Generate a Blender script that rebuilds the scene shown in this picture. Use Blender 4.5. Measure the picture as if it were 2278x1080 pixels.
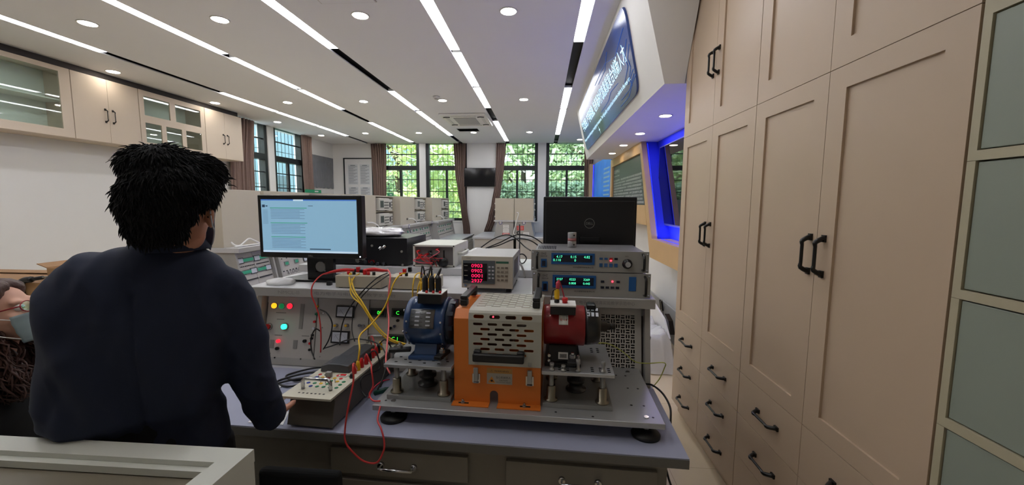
import bpy, bmesh, math, random
from mathutils import Vector, Matrix, noise
from math import sin, cos, pi, radians, atan2, sqrt
random.seed(7)
S = bpy.context.scene
COL = S.collection
for o in list(bpy.data.objects): bpy.data.objects.remove(o)

# ---------------------------------------------------------------- camera
FPX, YAW, PIT, ROL, HC = 892.0, 0.0733234, 0.0988672, 0.0061824, 1.62
fwd = Vector((-sin(YAW)*cos(PIT), cos(YAW)*cos(PIT), -sin(PIT)))
rgt0 = Vector((cos(YAW), sin(YAW), 0)); up0 = rgt0.cross(fwd)
rgt = rgt0*cos(ROL) + up0*sin(ROL); upv = up0*cos(ROL) - rgt0*sin(ROL)
cam = bpy.data.cameras.new('camera'); camo = bpy.data.objects.new('camera', cam); COL.objects.link(camo)
cam.sensor_fit = 'HORIZONTAL'; cam.sensor_width = 36.0; cam.lens = FPX/2278*36.0
cam.clip_start = 0.02; cam.clip_end = 300
Mc = Matrix(((rgt.x, upv.x, -fwd.x, 0), (rgt.y, upv.y, -fwd.y, 0), (rgt.z, upv.z, -fwd.z, HC), (0, 0, 0, 1)))
camo.matrix_world = Mc
S.camera = camo

# ---------------------------------------------------------------- world, sun, exposure
W = bpy.data.worlds.new('sky_world'); S.world = W; W.use_nodes = True
nt = W.node_tree; nt.nodes.clear()
sky = nt.nodes.new('ShaderNodeTexSky'); sky.sky_type = 'NISHITA'; sky.sun_disc = False
sky.sun_elevation = radians(48); sky.sun_rotation = radians(200); sky.air_density = 1.2; sky.dust_density = 2.0
bg = nt.nodes.new('ShaderNodeBackground'); bg.inputs[1].default_value = 0.55
wo = nt.nodes.new('ShaderNodeOutputWorld')
nt.links.new(sky.outputs[0], bg.inputs[0]); nt.links.new(bg.outputs[0], wo.inputs[0])
sun = bpy.data.lights.new('sun', 'SUN'); sun.energy = 7.0; sun.angle = radians(1.0); sun.color = (1, .96, .88)
suno = bpy.data.objects.new('sun', sun); COL.objects.link(suno)
suno.rotation_euler = (radians(48), radians(-12), radians(8))
S.view_settings.view_transform = 'Standard'; S.view_settings.look = 'None'
S.view_settings.gamma = 1.0; S.view_settings.use_curve_mapping = False
S.view_settings.exposure = 0.85
STRIP_E, DOWN_E, SOFFIT_E = 8.5, 26.0, 16.0

# ---------------------------------------------------------------- frames
TH = radians(-2.3)
class Frame:
    def __init__(s, o=(0, 0, 0), th=0.0):
        s.o = Vector(o); s.th = th; s.R = Matrix.Rotation(th, 3, 'Z')
    def w(s, p): return s.o + s.R @ Vector(p)
    def l(s, p): return s.R.transposed() @ (Vector(p) - s.o)
WORLD = Frame(); BEN = Frame((0.485, 1.251, 0), TH)
def ray(px, py): return fwd + rgt*((px-1139)/FPX) - upv*((py-540)/FPX)
def at(px, py, X=None, Y=None, Z=None, fr=WORLD):
    """point of a measured sight line on a plane x=X, y=Y or z=Z of frame fr"""
    d = fr.R.transposed() @ ray(px, py); c = fr.l((0, 0, HC))
    t = (X-c.x)/d.x if X is not None else (Y-c.y)/d.y if Y is not None else (Z-c.z)/d.z
    return c + d*t
def pb(px, py, Y=None, **k): return at(px, py, Y=Y, fr=BEN, **k)

# ---------------------------------------------------------------- materials
def srgb(r, g, b):
    f = lambda c: c/12.92 if c <= .04045 else ((c+.055)/1.055)**2.4
    return (f(r/255), f(g/255), f(b/255), 1)
MATS = {}
def mat(name, rgb=None, rough=.5, metal=0.0, emit=None, es=0.0, var=.04, scale=12.0, bump=0.0, bscale=80.0,
        coat=0.0, trans=0.0, alpha=1.0, ior=1.45, spec=.5):
    if name in MATS: return MATS[name]
    m = bpy.data.materials.new(name); m.use_nodes = True
    n = m.node_tree; p = n.nodes['Principled BSDF']
    c = srgb(*rgb)
    if var > 0:
        tc = n.nodes.new('ShaderNodeTexCoord'); nz = n.nodes.new('ShaderNodeTexNoise')
        nz.inputs['Scale'].default_value = scale; nz.inputs['Detail'].default_value = 4
        n.links.new(tc.outputs['Object'], nz.inputs['Vector'])
        mx = n.nodes.new('ShaderNodeMix'); mx.data_type = 'RGBA'
        mx.inputs[6].default_value = tuple(max(0, v*(1-var)) for v in c[:3])+(1,)
        mx.inputs[7].default_value = tuple(min(1, v*(1+var)) for v in c[:3])+(1,)
        n.links.new(nz.outputs['Fac'], mx.inputs[0]); n.links.new(mx.outputs[2], p.inputs['Base Color'])
    else: p.inputs['Base Color'].default_value = c
    if bump > 0:
        tc2 = n.nodes.new('ShaderNodeTexCoord'); nb = n.nodes.new('ShaderNodeTexNoise'); nb.inputs['Scale'].default_value = bscale
        nb.inputs['Detail'].default_value = 5
        bp = n.nodes.new('ShaderNodeBump'); bp.inputs['Strength'].default_value = bump; bp.inputs['Distance'].default_value = .01
        n.links.new(tc2.outputs['Object'], nb.inputs['Vector']); n.links.new(nb.outputs['Fac'], bp.inputs['Height'])
        n.links.new(bp.outputs[0], p.inputs['Normal'])
    p.inputs['Roughness'].default_value = rough; p.inputs['Metallic'].default_value = metal
    p.inputs['Specular IOR Level'].default_value = spec
    p.inputs['Coat Weight'].default_value = coat; p.inputs['Transmission Weight'].default_value = trans
    p.inputs['Alpha'].default_value = alpha; p.inputs['IOR'].default_value = ior
    if emit:
        p.inputs['Emission Color'].default_value = srgb(*emit); p.inputs['Emission Strength'].default_value = es
    MATS[name] = m
    return m

# ---------------------------------------------------------------- mesh builder
BASE = {}; FR = {}
def rot_to(d):
    d = Vector(d).normalized(); return d.to_track_quat('Z', 'Y').to_matrix()
class MB:
    def __init__(s): s.v = []; s.f = []; s.mi = []; s.sm = []
    def add(s, vs, fs, mi=0, sm=False):
        b = len(s.v); s.v += [Vector(v) for v in vs]
        s.f += [tuple(i+b for i in f) for f in fs]; s.mi += [mi]*len(fs); s.sm += [sm]*len(fs); return s
    def box(s, x0, x1, y0, y1, z0, z1, mi=0):
        if x0 > x1: x0, x1 = x1, x0
        if y0 > y1: y0, y1 = y1, y0
        if z0 > z1: z0, z1 = z1, z0
        v = [(x0,y0,z0),(x1,y0,z0),(x1,y1,z0),(x0,y1,z0),(x0,y0,z1),(x1,y0,z1),(x1,y1,z1),(x0,y1,z1)]
        return s.add(v, [(0,3,2,1),(4,5,6,7),(0,1,5,4),(1,2,6,5),(2,3,7,6),(3,0,4,7)], mi)
    def obox(s, c, size, R=None, mi=0):
        c = Vector(c); R = R or Matrix.Identity(3); h = [q/2 for q in size]
        v = [c + R @ Vector((a*h[0], b*h[1], d*h[2])) for d in (-1, 1) for a, b in ((-1,-1),(1,-1),(1,1),(-1,1))]
        return s.add(v, [(0,3,2,1),(4,5,6,7),(0,1,5,4),(1,2,6,5),(2,3,7,6),(3,0,4,7)], mi)
    def quad(s, a, b, c, d, mi=0): return s.add([a, b, c, d], [(0,1,2,3)], mi)
    def lathe(s, prof, p0, axis=(0,0,1), n=24, mi=0, sm=True):
        """prof: list of (radius, height) along axis from p0"""
        R = rot_to(axis); p0 = Vector(p0); vs = []; fs = []
        for r, h in prof:
            for k in range(n):
                a = 2*pi*k/n; vs.append(p0 + R @ Vector((r*cos(a), r*sin(a), h)))
        for i in range(len(prof)-1):
            for k in range(n):
                k2 = (k+1) % n; fs.append((i*n+k, i*n+k2, (i+1)*n+k2, (i+1)*n+k))
        s.add(vs, fs, mi, sm)
        b = len(s.v)-len(vs)
        s.f.append(tuple(b+k for k in reversed(range(n)))); s.mi.append(mi); s.sm.append(False)
        s.f.append(tuple(b+(len(prof)-1)*n+k for k in range(n))); s.mi.append(mi); s.sm.append(False)
        return s
    def cyl(s, p0, p1, r, r1=None, n=20, mi=0, sm=True):
        p0 = Vector(p0); p1 = Vector(p1); return s.lathe([(r, 0), (r1 if r1 is not None else r, (p1-p0).length)], p0, p1-p0, n, mi, sm)
    def tube(s, pts, r, n=8, mi=0, smooth=True, steps=6, rad=None):
        pts = [Vector(p) for p in pts]
        if smooth and len(pts) > 2:
            q = []; rr = []
            for i in range(len(pts)-1):
                a = pts[max(i-1, 0)]; b = pts[i]; c = pts[i+1]; d = pts[min(i+2, len(pts)-1)]
                for k in range(steps):
                    t = k/steps
                    q.append(.5*((2*b) + (c-a)*t + (2*a-5*b+4*c-d)*t*t + (3*b-a-3*c+d)*t**3))
                    if rad: rr.append(rad[i]*(1-t)+rad[i+1]*t)
            q.append(pts[-1]); pts = q
            if rad: rad = rr+[rad[-1]]
        N = len(pts); vs = []; fs = []
        T = (pts[1]-pts[0]).normalized(); U = T.orthogonal().normalized()
        for i in range(N):
            t = (pts[min(i+1, N-1)]-pts[max(i-1, 0)])
            if t.length < 1e-9: t = T
            t = t.normalized(); U = (U - t*U.dot(t)); U = U.normalized() if U.length > 1e-6 else t.orthogonal().normalized()
            V = t.cross(U); ra = rad[i] if rad else r
            for k in range(n):
                a = 2*pi*k/n; vs.append(pts[i] + (U*cos(a)+V*sin(a))*ra)
        for i in range(N-1):
            for k in range(n):
                k2 = (k+1) % n; fs.append((i*n+k, i*n+k2, (i+1)*n+k2, (i+1)*n+k))
        fs.append(tuple(reversed(range(n)))); fs.append(tuple((N-1)*n+k for k in range(n)))
        return s.add(vs, fs, mi, True)
    def prism(s, poly, ax, a0, a1, mi=0):
        """poly of 2D points in the plane normal to axis ax ('x': (y,z), 'y': (x,z), 'z': (x,y))"""
        f = {'x': lambda p, a: (a, p[0], p[1]), 'y': lambda p, a: (p[0], a, p[1]), 'z': lambda p, a: (p[0], p[1], a)}[ax]
        n = len(poly); v = [f(p, a0) for p in poly]+[f(p, a1) for p in poly]
        fs = [tuple(reversed(range(n))), tuple(range(n, 2*n))]+[(i, (i+1) % n, n+(i+1) % n, n+i) for i in range(n)]
        return s.add(v, fs, mi)
    def ell(s, c, r, R=None, mi=0, nu=20, nv=12):
        c = Vector(c); R = R or Matrix.Identity(3); vs = []; fs = []
        if not hasattr(r, '__len__'): r = (r, r, r)
        for i in range(nv+1):
            ph = pi*i/nv
            for k in range(nu):
                a = 2*pi*k/nu; vs.append(c + R @ Vector((r[0]*sin(ph)*cos(a), r[1]*sin(ph)*sin(a), r[2]*cos(ph))))
        for i in range(nv):
            for k in range(nu):
                k2 = (k+1) % nu; fs.append((i*nu+k, (i+1)*nu+k, (i+1)*nu+k2, i*nu+k2))
        return s.add(vs, fs, mi, True)
    def hole(s, o, u, v, w, h, hw, hh, n=12, mi=0, cx=None, cy=None, t=0.0):
        """rectangular cell w x h at o spanned by unit u,v with a rounded slot hw x hh (real opening)"""
        o = Vector(o); u = Vector(u); v = Vector(v); cx = w/2 if cx is None else cx; cy = h/2 if cy is None else cy
        inner = []; r = min(hw, hh)/2; L = max(hw, hh)/2-r
        for k in range(n):
            a = 2*pi*(k+.5)/n; x = r*cos(a); y = r*sin(a)
            if hw >= hh: x += L if cos(a) > 0 else -L
            else: y += L if sin(a) > 0 else -L
            inner.append((cx+x, cy+y))
        outer = []
        for k in range(n):
            a = 2*pi*(k+.5)/n; dx, dy = cos(a), sin(a)
            sx = (w-cx)/dx if dx > 1e-9 else (-cx/dx if dx < -1e-9 else 1e9)
            sy = (h-cy)/dy if dy > 1e-9 else (-cy/dy if dy < -1e-9 else 1e9)
            q = min(sx, sy); outer.append((cx+dx*q, cy+dy*q))
        # corner points
        pts = [o+u*x+v*y for x, y in inner]+[o+u*x+v*y for x, y in outer]
        fs = [(k, n+k, n+(k+1) % n, (k+1) % n) for k in range(n)]
        b = len(pts); cr = [(w, h), (0, h), (0, 0), (w, 0)]
        for ci, c in enumerate(cr):
            ca = atan2(c[1]-cy, c[0]-cx) % (2*pi)
            k = math.floor((ca/(2*pi)*n)-.5) % n
            pts.append(o+u*c[0]+v*c[1]); fs.append((n+k, len(pts)-1, n+(k+1) % n))
        return s.add(pts, fs, mi)
    def build(s, name, mats, parent=None, base=None, frame=None, bevel=0, seg=2, smooth=False, solid=0, xf=None):
        if not isinstance(mats, (list, tuple)): mats = [mats]
        if parent is not None: base = BASE[parent.name]; frame = FR[parent.name]
        frame = frame or WORLD
        if base is None:
            mn = [min(v[i] for v in s.v) for i in range(3)]; mx = [max(v[i] for v in s.v) for i in range(3)]
            base = ((mn[0]+mx[0])/2, (mn[1]+mx[1])/2, mn[2])
        base = Vector(base)
        me = bpy.data.meshes.new(name); me.from_pydata([tuple(v-base) for v in s.v], [], s.f)
        for m in mats: me.materials.append(m)
        for i, p in enumerate(me.polygons): p.material_index = s.mi[i]; p.use_smooth = s.sm[i] or smooth
        me.update()
        o = bpy.data.objects.new(name, me); COL.objects.link(o)
        if parent is not None: o.parent = parent
        else: o.location = frame.w(base); o.rotation_euler = (0, 0, frame.th)
        BASE[o.name] = base; FR[o.name] = frame
        if bevel > 0:
            b = o.modifiers.new('bevel', 'BEVEL'); b.width = bevel; b.segments = seg; b.limit_method = 'ANGLE'; b.angle_limit = radians(40)
        if solid:
            q = o.modifiers.new('solid', 'SOLIDIFY'); q.thickness = solid; q.offset = 0
        return o
def tag(o, label=None, cat=None, group=None, kind=None):
    if label: o['label'] = label
    if cat: o['category'] = cat
    if group: o['group'] = group
    if kind: o['kind'] = kind
    return o
def thing(name, label, cat, base, frame=WORLD, group=None):
    o = bpy.data.objects.new(name, None); COL.objects.link(o); o.empty_display_size = .05
    o.location = frame.w(base); o.rotation_euler = (0, 0, frame.th); BASE[o.name] = Vector(base); FR[o.name] = frame
    return tag(o, label, cat, group)
def struct(name, mb, m, parent=None, **k):
    o = mb.build(name, m, parent, **k)
    if parent is None: o['kind'] = 'structure'
    return o
def sroot(name, base):
    o = bpy.data.objects.new(name, None); COL.objects.link(o); o.location = base; o['kind'] = 'structure'
    BASE[o.name] = Vector(base); FR[o.name] = WORLD; return o
def dup(root, base, label=None, group=None):
    """copy a thing with its parts and sub-parts to a new base in the same frame"""
    fr = FR[root.name]
    r = root.copy(); COL.objects.link(r); r.location = fr.w(base); BASE[r.name] = Vector(base); FR[r.name] = fr
    if label: r['label'] = label
    if group: r['group'] = group
    for ch in list(root.children):
        c = ch.copy(); COL.objects.link(c); c.parent = r
        for g in list(ch.children):
            d = g.copy(); COL.objects.link(d); d.parent = c
    return r
def text_mb(s, c, right, up, height=None, width=None, align='C', extrude=0.0003, mi=0, mb=None):
    cu = bpy.data.curves.new('t', 'FONT'); cu.body = s; cu.size = 1; cu.resolution_u = 2
    cu.extrude = 0
    ob = bpy.data.objects.new('t', cu); COL.objects.link(ob)
    bpy.context.view_layer.update()
    dg = bpy.context.evaluated_depsgraph_get(); ev = ob.evaluated_get(dg); me = ev.to_mesh()
    vs = [v.co.copy() for v in me.vertices]; fs = [tuple(p.vertices) for p in me.polygons]
    ev.to_mesh_clear(); bpy.data.objects.remove(ob); bpy.data.curves.remove(cu)
    mb = mb or MB()
    if not vs: return mb
    x0 = min(v.x for v in vs); x1 = max(v.x for v in vs); y0 = min(v.y for v in vs); y1 = max(v.y for v in vs)
    sy = height/(y1-y0) if height else width/(x1-x0); sx = width/(x1-x0) if width else sy
    right = Vector(right).normalized(); up = Vector(up).normalized(); nr = right.cross(up); c = Vector(c)
    ox = {'C': (x0+x1)/2, 'L': x0, 'R': x1}[align]; oy = (y0+y1)/2
    mb.add([c + right*((v.x-ox)*sx) + up*((v.y-oy)*sy) + nr*extrude for v in vs], fs, mi)
    return mb
# ================================================================ ROOM
ZC = 3.22; XLW = -5.83; YB = 10.95; XR = 1.65; YF = -2.2
def glassmat(name, tint, refl=1.0, ior=1.5):
    m = bpy.data.materials.new(name); m.use_nodes = True; n = m.node_tree; n.nodes.clear()
    t = n.nodes.new('ShaderNodeBsdfTransparent'); t.inputs[0].default_value = srgb(*tint)
    g = n.nodes.new('ShaderNodeBsdfGlossy'); g.inputs['Roughness'].default_value = 0.02
    fz = n.nodes.new('ShaderNodeFresnel'); ge = n.nodes.new('ShaderNodeNewGeometry'); ma = n.nodes.new('ShaderNodeMath'); ma.operation = 'MULTIPLY_ADD'
    ma.inputs[1].default_value = 1/ior-ior; ma.inputs[2].default_value = ior; n.links.new(ge.outputs['Backfacing'], ma.inputs[0]); n.links.new(ma.outputs[0], fz.inputs[0])
    mx = n.nodes.new('ShaderNodeMixShader'); o = n.nodes.new('ShaderNodeOutputMaterial')
    n.links.new(fz.outputs[0], mx.inputs[0]); n.links.new(t.outputs[0], mx.inputs[1]); n.links.new(g.outputs[0], mx.inputs[2])
    n.links.new(mx.outputs[0], o.inputs[0]); return m
M_glass = glassmat('window_glass', (236, 244, 242))
M_cabglass = glassmat('cabinet_glass', (247, 252, 249), ior=1.6)
M_wall = mat('wall_paint', (226, 225, 224), .75, var=.02, scale=3, bump=.02)
M_ceil = mat('ceiling_paint', (234, 235, 238), .8, var=.015, scale=2)
M_chan = mat('channel_black', (22, 22, 26), .6)
M_lamp = mat('lamp_diffuser', (255, 255, 255), .5, emit=(250, 251, 255), es=STRIP_E, var=0)
M_down = mat('downlight_lens', (255, 255, 255), .5, emit=(255, 246, 232), es=DOWN_E, var=0)
M_down2 = mat('soffit_lens', (255, 255, 255), .5, emit=(255, 238, 215), es=SOFFIT_E, var=0)
M_white = mat('white_enamel', (232, 231, 228), .4)
M_black = mat('window_black', (24, 30, 34), .4)
M_curt = mat('curtain_cloth', (132, 110, 102), .9, var=.12, scale=30, bump=.3, bscale=200)

def tiled(name, rgb, grout, size, rough):
    m = bpy.data.materials.new(name); m.use_nodes = True; n = m.node_tree; p = n.nodes['Principled BSDF']
    tc = n.nodes.new('ShaderNodeTexCoord'); b = n.nodes.new('ShaderNodeTexBrick'); b.offset = 0
    b.inputs['Scale'].default_value = 1; b.inputs['Brick Width'].default_value = size; b.inputs['Row Height'].default_value = size
    b.inputs['Mortar Size'].default_value = .002
    c = srgb(*rgb); b.inputs['Color1'].default_value = c; b.inputs['Color2'].default_value = tuple(v*.96 for v in c[:3])+(1,)
    b.inputs['Mortar'].default_value = srgb(*grout)
    n.links.new(tc.outputs['Object'], b.inputs['Vector']); n.links.new(b.outputs['Color'], p.inputs['Base Color'])
    p.inputs['Roughness'].default_value = rough; return m
M_floor = tiled('floor_tiles', (222, 205, 176), (190, 170, 140), .8, .22)

struct('floor', MB().box(XLW-.3, XR+.3, YF-.3, YB+.3, -.1, 0), M_floor, base=(0, 0, 0))
struct('ceiling', MB().box(XLW-.3, XR+.3, YF-.3, YB+.3, ZC+.06, ZC+.16), M_chan, base=(0, 0, ZC+.06))

# the plasterboard sheets of the ceiling between the black channels
CH = [-4.77, -3.49, -2.205, -.935, .345]; CW = .105
LED_END = {0: [(2.94, 4.20), (5.84, 7.05), (7.14, 8.36), (8.46, 9.68)],
           1: [(3.05, 4.33), (4.46, 5.66), (5.76, 6.95), (8.13, 9.42), (9.52, 10.72)],
           2: [(2.94, 4.25), (5.89, 7.07), (7.2, 8.38), (8.5, 9.72)],
           3: [(3.14, 4.36), (4.45, 5.69), (5.78, 6.96), (8.11, 9.33), (9.40, 10.62)],
           4: [(3.0, 4.22), (5.85, 7.06), (7.15, 8.34), (8.43, 9.68)]}
cm = MB(); xs = [XLW-.3]
for c in CH: xs += [c-CW/2, c+CW/2]
xs.append(XR+.3)
VX0, VX1, VY0, VY1 = -1.885, -1.42, 8.83, 9.2
for i in range(0, len(xs), 2):
    a, b = xs[i], xs[i+1]
    if a < VX0 and b > VX1:
        cm.box(a, b, YF-.3, VY0, ZC, ZC+.012); cm.box(a, b, VY1, YB+.3, ZC, ZC+.012)
        cm.box(a, VX0, VY0, VY1, ZC, ZC+.012); cm.box(VX1, b, VY0, VY1, ZC, ZC+.012)
    else: cm.box(a, b, YF-.3, YB+.3, ZC, ZC+.012)
struct('trim_1', cm, M_ceil, base=(0, 0, ZC))
# linear LED luminaires in the channels
ROWN = ['the leftmost black channel', 'the second black channel from the left', 'the third black channel from the left', 'the fourth black channel from the left', 'the rightmost black channel']
ORD = ['nearest', 'second', 'third', 'fourth', 'farthest']
def led(x, y0, y1, label, group):
    t = thing('linear_light', label, 'ceiling light', (x, (y0+y1)/2, ZC), group=group)
    m = MB().box(x-CW/2+.003, x+CW/2-.003, y0, y1, ZC+.012, ZC+.045); m.build('housing', M_white, t)
    MB().box(x-CW/2+.007, x+CW/2-.007, y0+.006, y1-.006, ZC+.002, ZC+.0115).build('diffuser', M_lamp, t)
    return t
for r, x in enumerate(CH):
    segs = LED_END[r]
    for k, (a, b) in enumerate(segs):
        o = ORD[k] if k < len(segs)-1 else 'farthest'
        led(x, a, b, 'white linear LED light, %s one in %s' % (o, ROWN[r]), 'linear ceiling lights')
# unseen lights added for lighting above and behind the camera, continuing the rows
for r, x in enumerate(CH):
    for k in range(1 if r in (0, 4) else 2):
        b = LED_END[r][0][0]-.1-k*1.31 if r % 2 else LED_END[r][0][0]-.1-k*1.31
        led(x, b-1.2, b, 'white linear LED light in the ceiling behind the viewer', 'linear ceiling lights behind the viewer')

def downlight(x, y, label, group, z=ZC, r=.062, m=None):
    t = thing('recessed_downlight', label, 'ceiling light', (x, y, z), group=group)
    MB().lathe([(r+.014, -.0005), (r+.012, -.007), (r, -.006), (r, -.001)], (x, y, z), n=28).build('trim_ring', M_white, t)
    MB().lathe([(r-.002, -.0085), (r-.002, -.0065)], (x, y, z), n=28).build('lens', m or M_down, t)
    return t
nm = {3.52: 'nearest row', 6.40: 'middle row', 9.29: 'far row'}
for y, rown in nm.items():
    for k, x in enumerate([-4.13, -2.86, -1.58, -.30]):
        downlight(x, y, 'round recessed downlight, %s one from the left in the %s of the ceiling' % (['first', 'second', 'third', 'last'][k], rown), 'round downlights in the ceiling')
for k, y in enumerate([4.8, 6.37, 7.93, 9.55]):
    downlight(-5.35, y, 'round recessed downlight close above the left wall cabinets, %s from the viewer' % ['first', 'second', 'third', 'fourth'][k], 'downlights along the left wall')
downlight(.93, 10.4, 'round recessed downlight in the far right corner by the rightmost window', 'round downlights in the ceiling')
for x in (-4.13, -2.86, -1.58, -.3):
    downlight(x, .6, 'round recessed downlight in the ceiling behind the viewer', 'downlights behind the viewer')

# smoke detector, access panel, air-conditioning cassette, open vent
t = thing('smoke_detector', 'small round white smoke detector beside a downlight ahead of the ceiling air conditioner', 'smoke detector', (-1.62, 6.17, ZC))
MB().lathe([(.05, 0), (.052, -.012), (.04, -.03), (.022, -.036)], (-1.62, 6.17, ZC)).build('housing', M_white, t)
MB().lathe([(.028, -.03), (.026, -.042)], (-1.62, 6.17, ZC), n=14).build('sensor', mat('pale_grey', (190, 188, 188), .5), t)
t = thing('access_panel', 'faint square access panel flush in the white ceiling, at the top edge', 'access panel', (-1.57, 3.1, ZC))
MB().box(-1.80, -1.34, 2.82, 3.3, ZC-.006, ZC-.0005).build('frame', mat('panel_edge', (196, 192, 188), .7), t)
MB().box(-1.79, -1.35, 2.83, 3.29, ZC-.010, ZC-.0065).build('panel', M_ceil, t)
ax0, ax1, ay0, ay1 = -1.885, -1.03, 7.30, 8.40
t = thing('air_conditioner', 'white square ceiling cassette air conditioner with curved black slots', 'air conditioner', ((ax0+ax1)/2, (ay0+ay1)/2, ZC))
MB().box(ax0, ax1, ay0, ay1, ZC-.035, ZC-.0005).build('panel', M_white, t, bevel=.018, seg=3)
MB().box(ax0+.22, ax1-.22, ay0+.25, ay1-.25, ZC-.044, ZC-.0355).build('grille', mat('grille_grey', (176, 176, 176), .6), t, bevel=.004)
for (sx, sy) in ((ax0+.05, ay0+.16), (ax1-.17, ay0+.16), (ax1-.17, ay1-.22), (ax0+.05, ay1-.22)):
    MB().tube([(sx, sy+.03, ZC-.037), (sx+.06, sy, ZC-.038), (sx+.12, sy+.02, ZC-.037)], .011, n=6).build('corner_slot', M_chan, t)
for (x0, x1, y0, y1) in ((ax0+.2, ax1-.2, ay0+.10, ay0+.16), (ax0+.2, ax1-.2, ay1-.16, ay1-.10), (ax0+.07, ax0+.12, ay0+.26, ay1-.26), (ax1-.12, ax1-.07, ay0+.26, ay1-.26)):
    MB().box(x0, x1, y0, y1, ZC-.042, ZC-.0355).build('louvre', mat('louvre_white', (214, 213, 210), .5), t, bevel=.002)

# ---- walls
def wall_x(name, openings):        # back wall, openings in x
    m = MB(); x = XLW-.3
    for a, b, z0 in openings:
        m.box(x, a, YB, YB+.25, 0, ZC+.06); m.box(a, b, YB, YB+.25, 0, z0); m.box(a, b, YB, YB+.25, ZC+.03, ZC+.06); x = b
    m.box(x, XR+.3, YB, YB+.25, 0, ZC+.06); return struct(name, m, M_wall, base=(0, YB, 0))
WIN_B = [(-4.47, -3.37, 1.12), (-3.19, -2.05, 1.12), (-1.24, -.12, 1.12), (.10, 1.22, 1.12)]
WIN_L = [(7.2, 8.29, 1.12), (8.49, 9.58, 1.12)]
wall_x('wall_back', WIN_B)
m = MB(); y = YF-.3
for a, b, z0 in WIN_L:
    m.box(XLW-.25, XLW, y, a, 0, ZC+.06); m.box(XLW-.25, XLW, a, b, 0, z0); m.box(XLW-.25, XLW, a, b, ZC+.03, ZC+.06); y = b
m.box(XLW-.25, XLW, y, YB, 0, ZC+.06); struct('wall_left', m, M_wall, base=(XLW, 0, 0))
struct('wall_right', MB().box(XR, XR+.2, YF-.3, YB, 0, ZC+.06), M_wall, base=(XR, 0, 0))
struct('wall_front', MB().box(XLW, XR, YF-.2, YF, 0, ZC+.06), M_wall, base=(0, YF, 0))
struct('baseboard_back', MB().box(XLW, XR, YB-.015, YB-.0005, 0.001, .1), mat('skirting', (150, 146, 142), .5), base=(0, YB, 0))
struct('baseboard_right', MB().box(XR-.015, XR-.0005, 3.2, YB-.02, 0.001, .1), mat('skirting', (150, 146, 142), .5), base=(XR, 5, 0))

def window(idx, a, b, z0, side):
    """f(u,d,z): u along the wall, d outwards"""
    f = (lambda u, d, z: (u, YB+d, z)) if side == 'back' else (lambda u, d, z: (XLW-d, u, z))
    def bx(m, u0, u1, d0, d1, za, zb):
        p = f(u0, d0, za); q = f(u1, d1, zb); return m.box(p[0], q[0], p[1], q[1], p[2], q[2])
    root = sroot('window_%d' % idx, f((a+b)/2, 0, z0))
    zt = ZC+.03; ztr = 2.56
    fr = MB()
    bx(fr, a, a+.085, .02, .16, z0, zt); bx(fr, b-.085, b, .02, .16, z0, zt)
    bx(fr, a+.085, b-.085, .02, .16, z0, z0+.07); bx(fr, a+.085, b-.085, .02, .16, zt-.03, zt)
    bx(fr, a+.085, b-.085, .02, .16, ztr-.06, ztr+.06)
    fr.build('window_frame', M_black, root)
    mu = MB(); c = (a+b)/2
    bx(mu, c-.03, c+.03, .05, .1, z0+.07, ztr-.06)
    for zz in (2.24, 1.92, 1.62, 1.36): bx(mu, a+.085, b-.085, .055, .085, zz-.010, zz+.010)
    bx(mu, a+.085, b-.085, .06, .085, 2.92, 2.945)
    mu.build('muntins', M_black, root)
    gr = MB(); n = 7
    for k in range(n):
        u = a+.085+(b-a-.17)*(k+.5)/n
        p = f(u, .2, z0+.02); q = f(u, .2, zt-.04); gr.cyl(p, q, .006, n=6)
    for zz in (1.3, 2.0, 2.75):
        p = f(a+.02, .2, zz); q = f(b-.02, .2, zz); gr.cyl(p, q, .006, n=6)
    gr.build('security_bars', M_black, root)
    gl = MB()
    bx(gl, a+.085, b-.085, .095, .099, z0+.07, ztr-.06); bx(gl, a+.085, b-.085, .11, .114, ztr+.06, zt-.03)
    gl.build('pane', M_glass, root)
    si = MB(); bx(si, a-.01, b+.01, -.03, .02, z0-.035, z0-.001)
    si.build('window_sill', M_white, root)
i = 1
for a, b, z in WIN_B: window(i, a, b, z, 'back'); i += 1
for a, b, z in WIN_L: window(i, a, b, z, 'left'); i += 1

# ---- curtains: pleated cloth, gathered to a point or hanging
def curtain(label, u0, u1, stations, side='back', n=90, folds=9, off=.05):
    """stations: (z, ua, ub) edges of the cloth from top to bottom"""
    f = (lambda u, d, z: (u, YB-d, z)) if side == 'back' else (lambda u, d, z: (XLW+d, u, z))
    m = MB(); vs = []; fs = []; R = 26; zt = stations[0][0]; zb = stations[-1][0]
    for i in range(R+1):
        z = zt+(zb-zt)*i/R
        for s0, s1 in zip(stations, stations[1:]):
            if s0[0] >= z >= s1[0]-1e-6: break
        t = (s0[0]-z)/(s0[0]-s1[0]); t2 = t*t*(3-2*t)*.5+t*.5
        a = s0[1]+(s1[1]-s0[1])*t2; b = s0[2]+(s1[2]-s0[2])*t2
        amp = .028+.008*sin(z*2.1)
        for k in range(n+1):
            q = k/n; ph = q*folds*2*pi
            d = off+amp*(1+sin(ph+.5*sin(z*1.7)+sin(q*9)))+.01*noise.noise(Vector((q*8, z*2, u0)))
            vs.append(f(a+(b-a)*(q+.012*sin(ph*2)), d, z))
    for i in range(R):
        for k in range(n): fs.append((i*(n+1)+k, i*(n+1)+k+1, (i+1)*(n+1)+k+1, (i+1)*(n+1)+k))
    m.add(vs, fs, 0, True); o = m.build('curtain', M_curt, solid=.004); tag(o, label, 'curtain', 'brown window curtains'); return o
zt = ZC-.012
curtain('brown curtain hanging at the left edge of the leftmost back wall window', 0, 0, [(zt, -4.70, -4.26), (2.2, -4.66, -4.28), (1.1, -4.62, -4.30), (.25, -4.6, -4.32)], folds=7)
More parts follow.
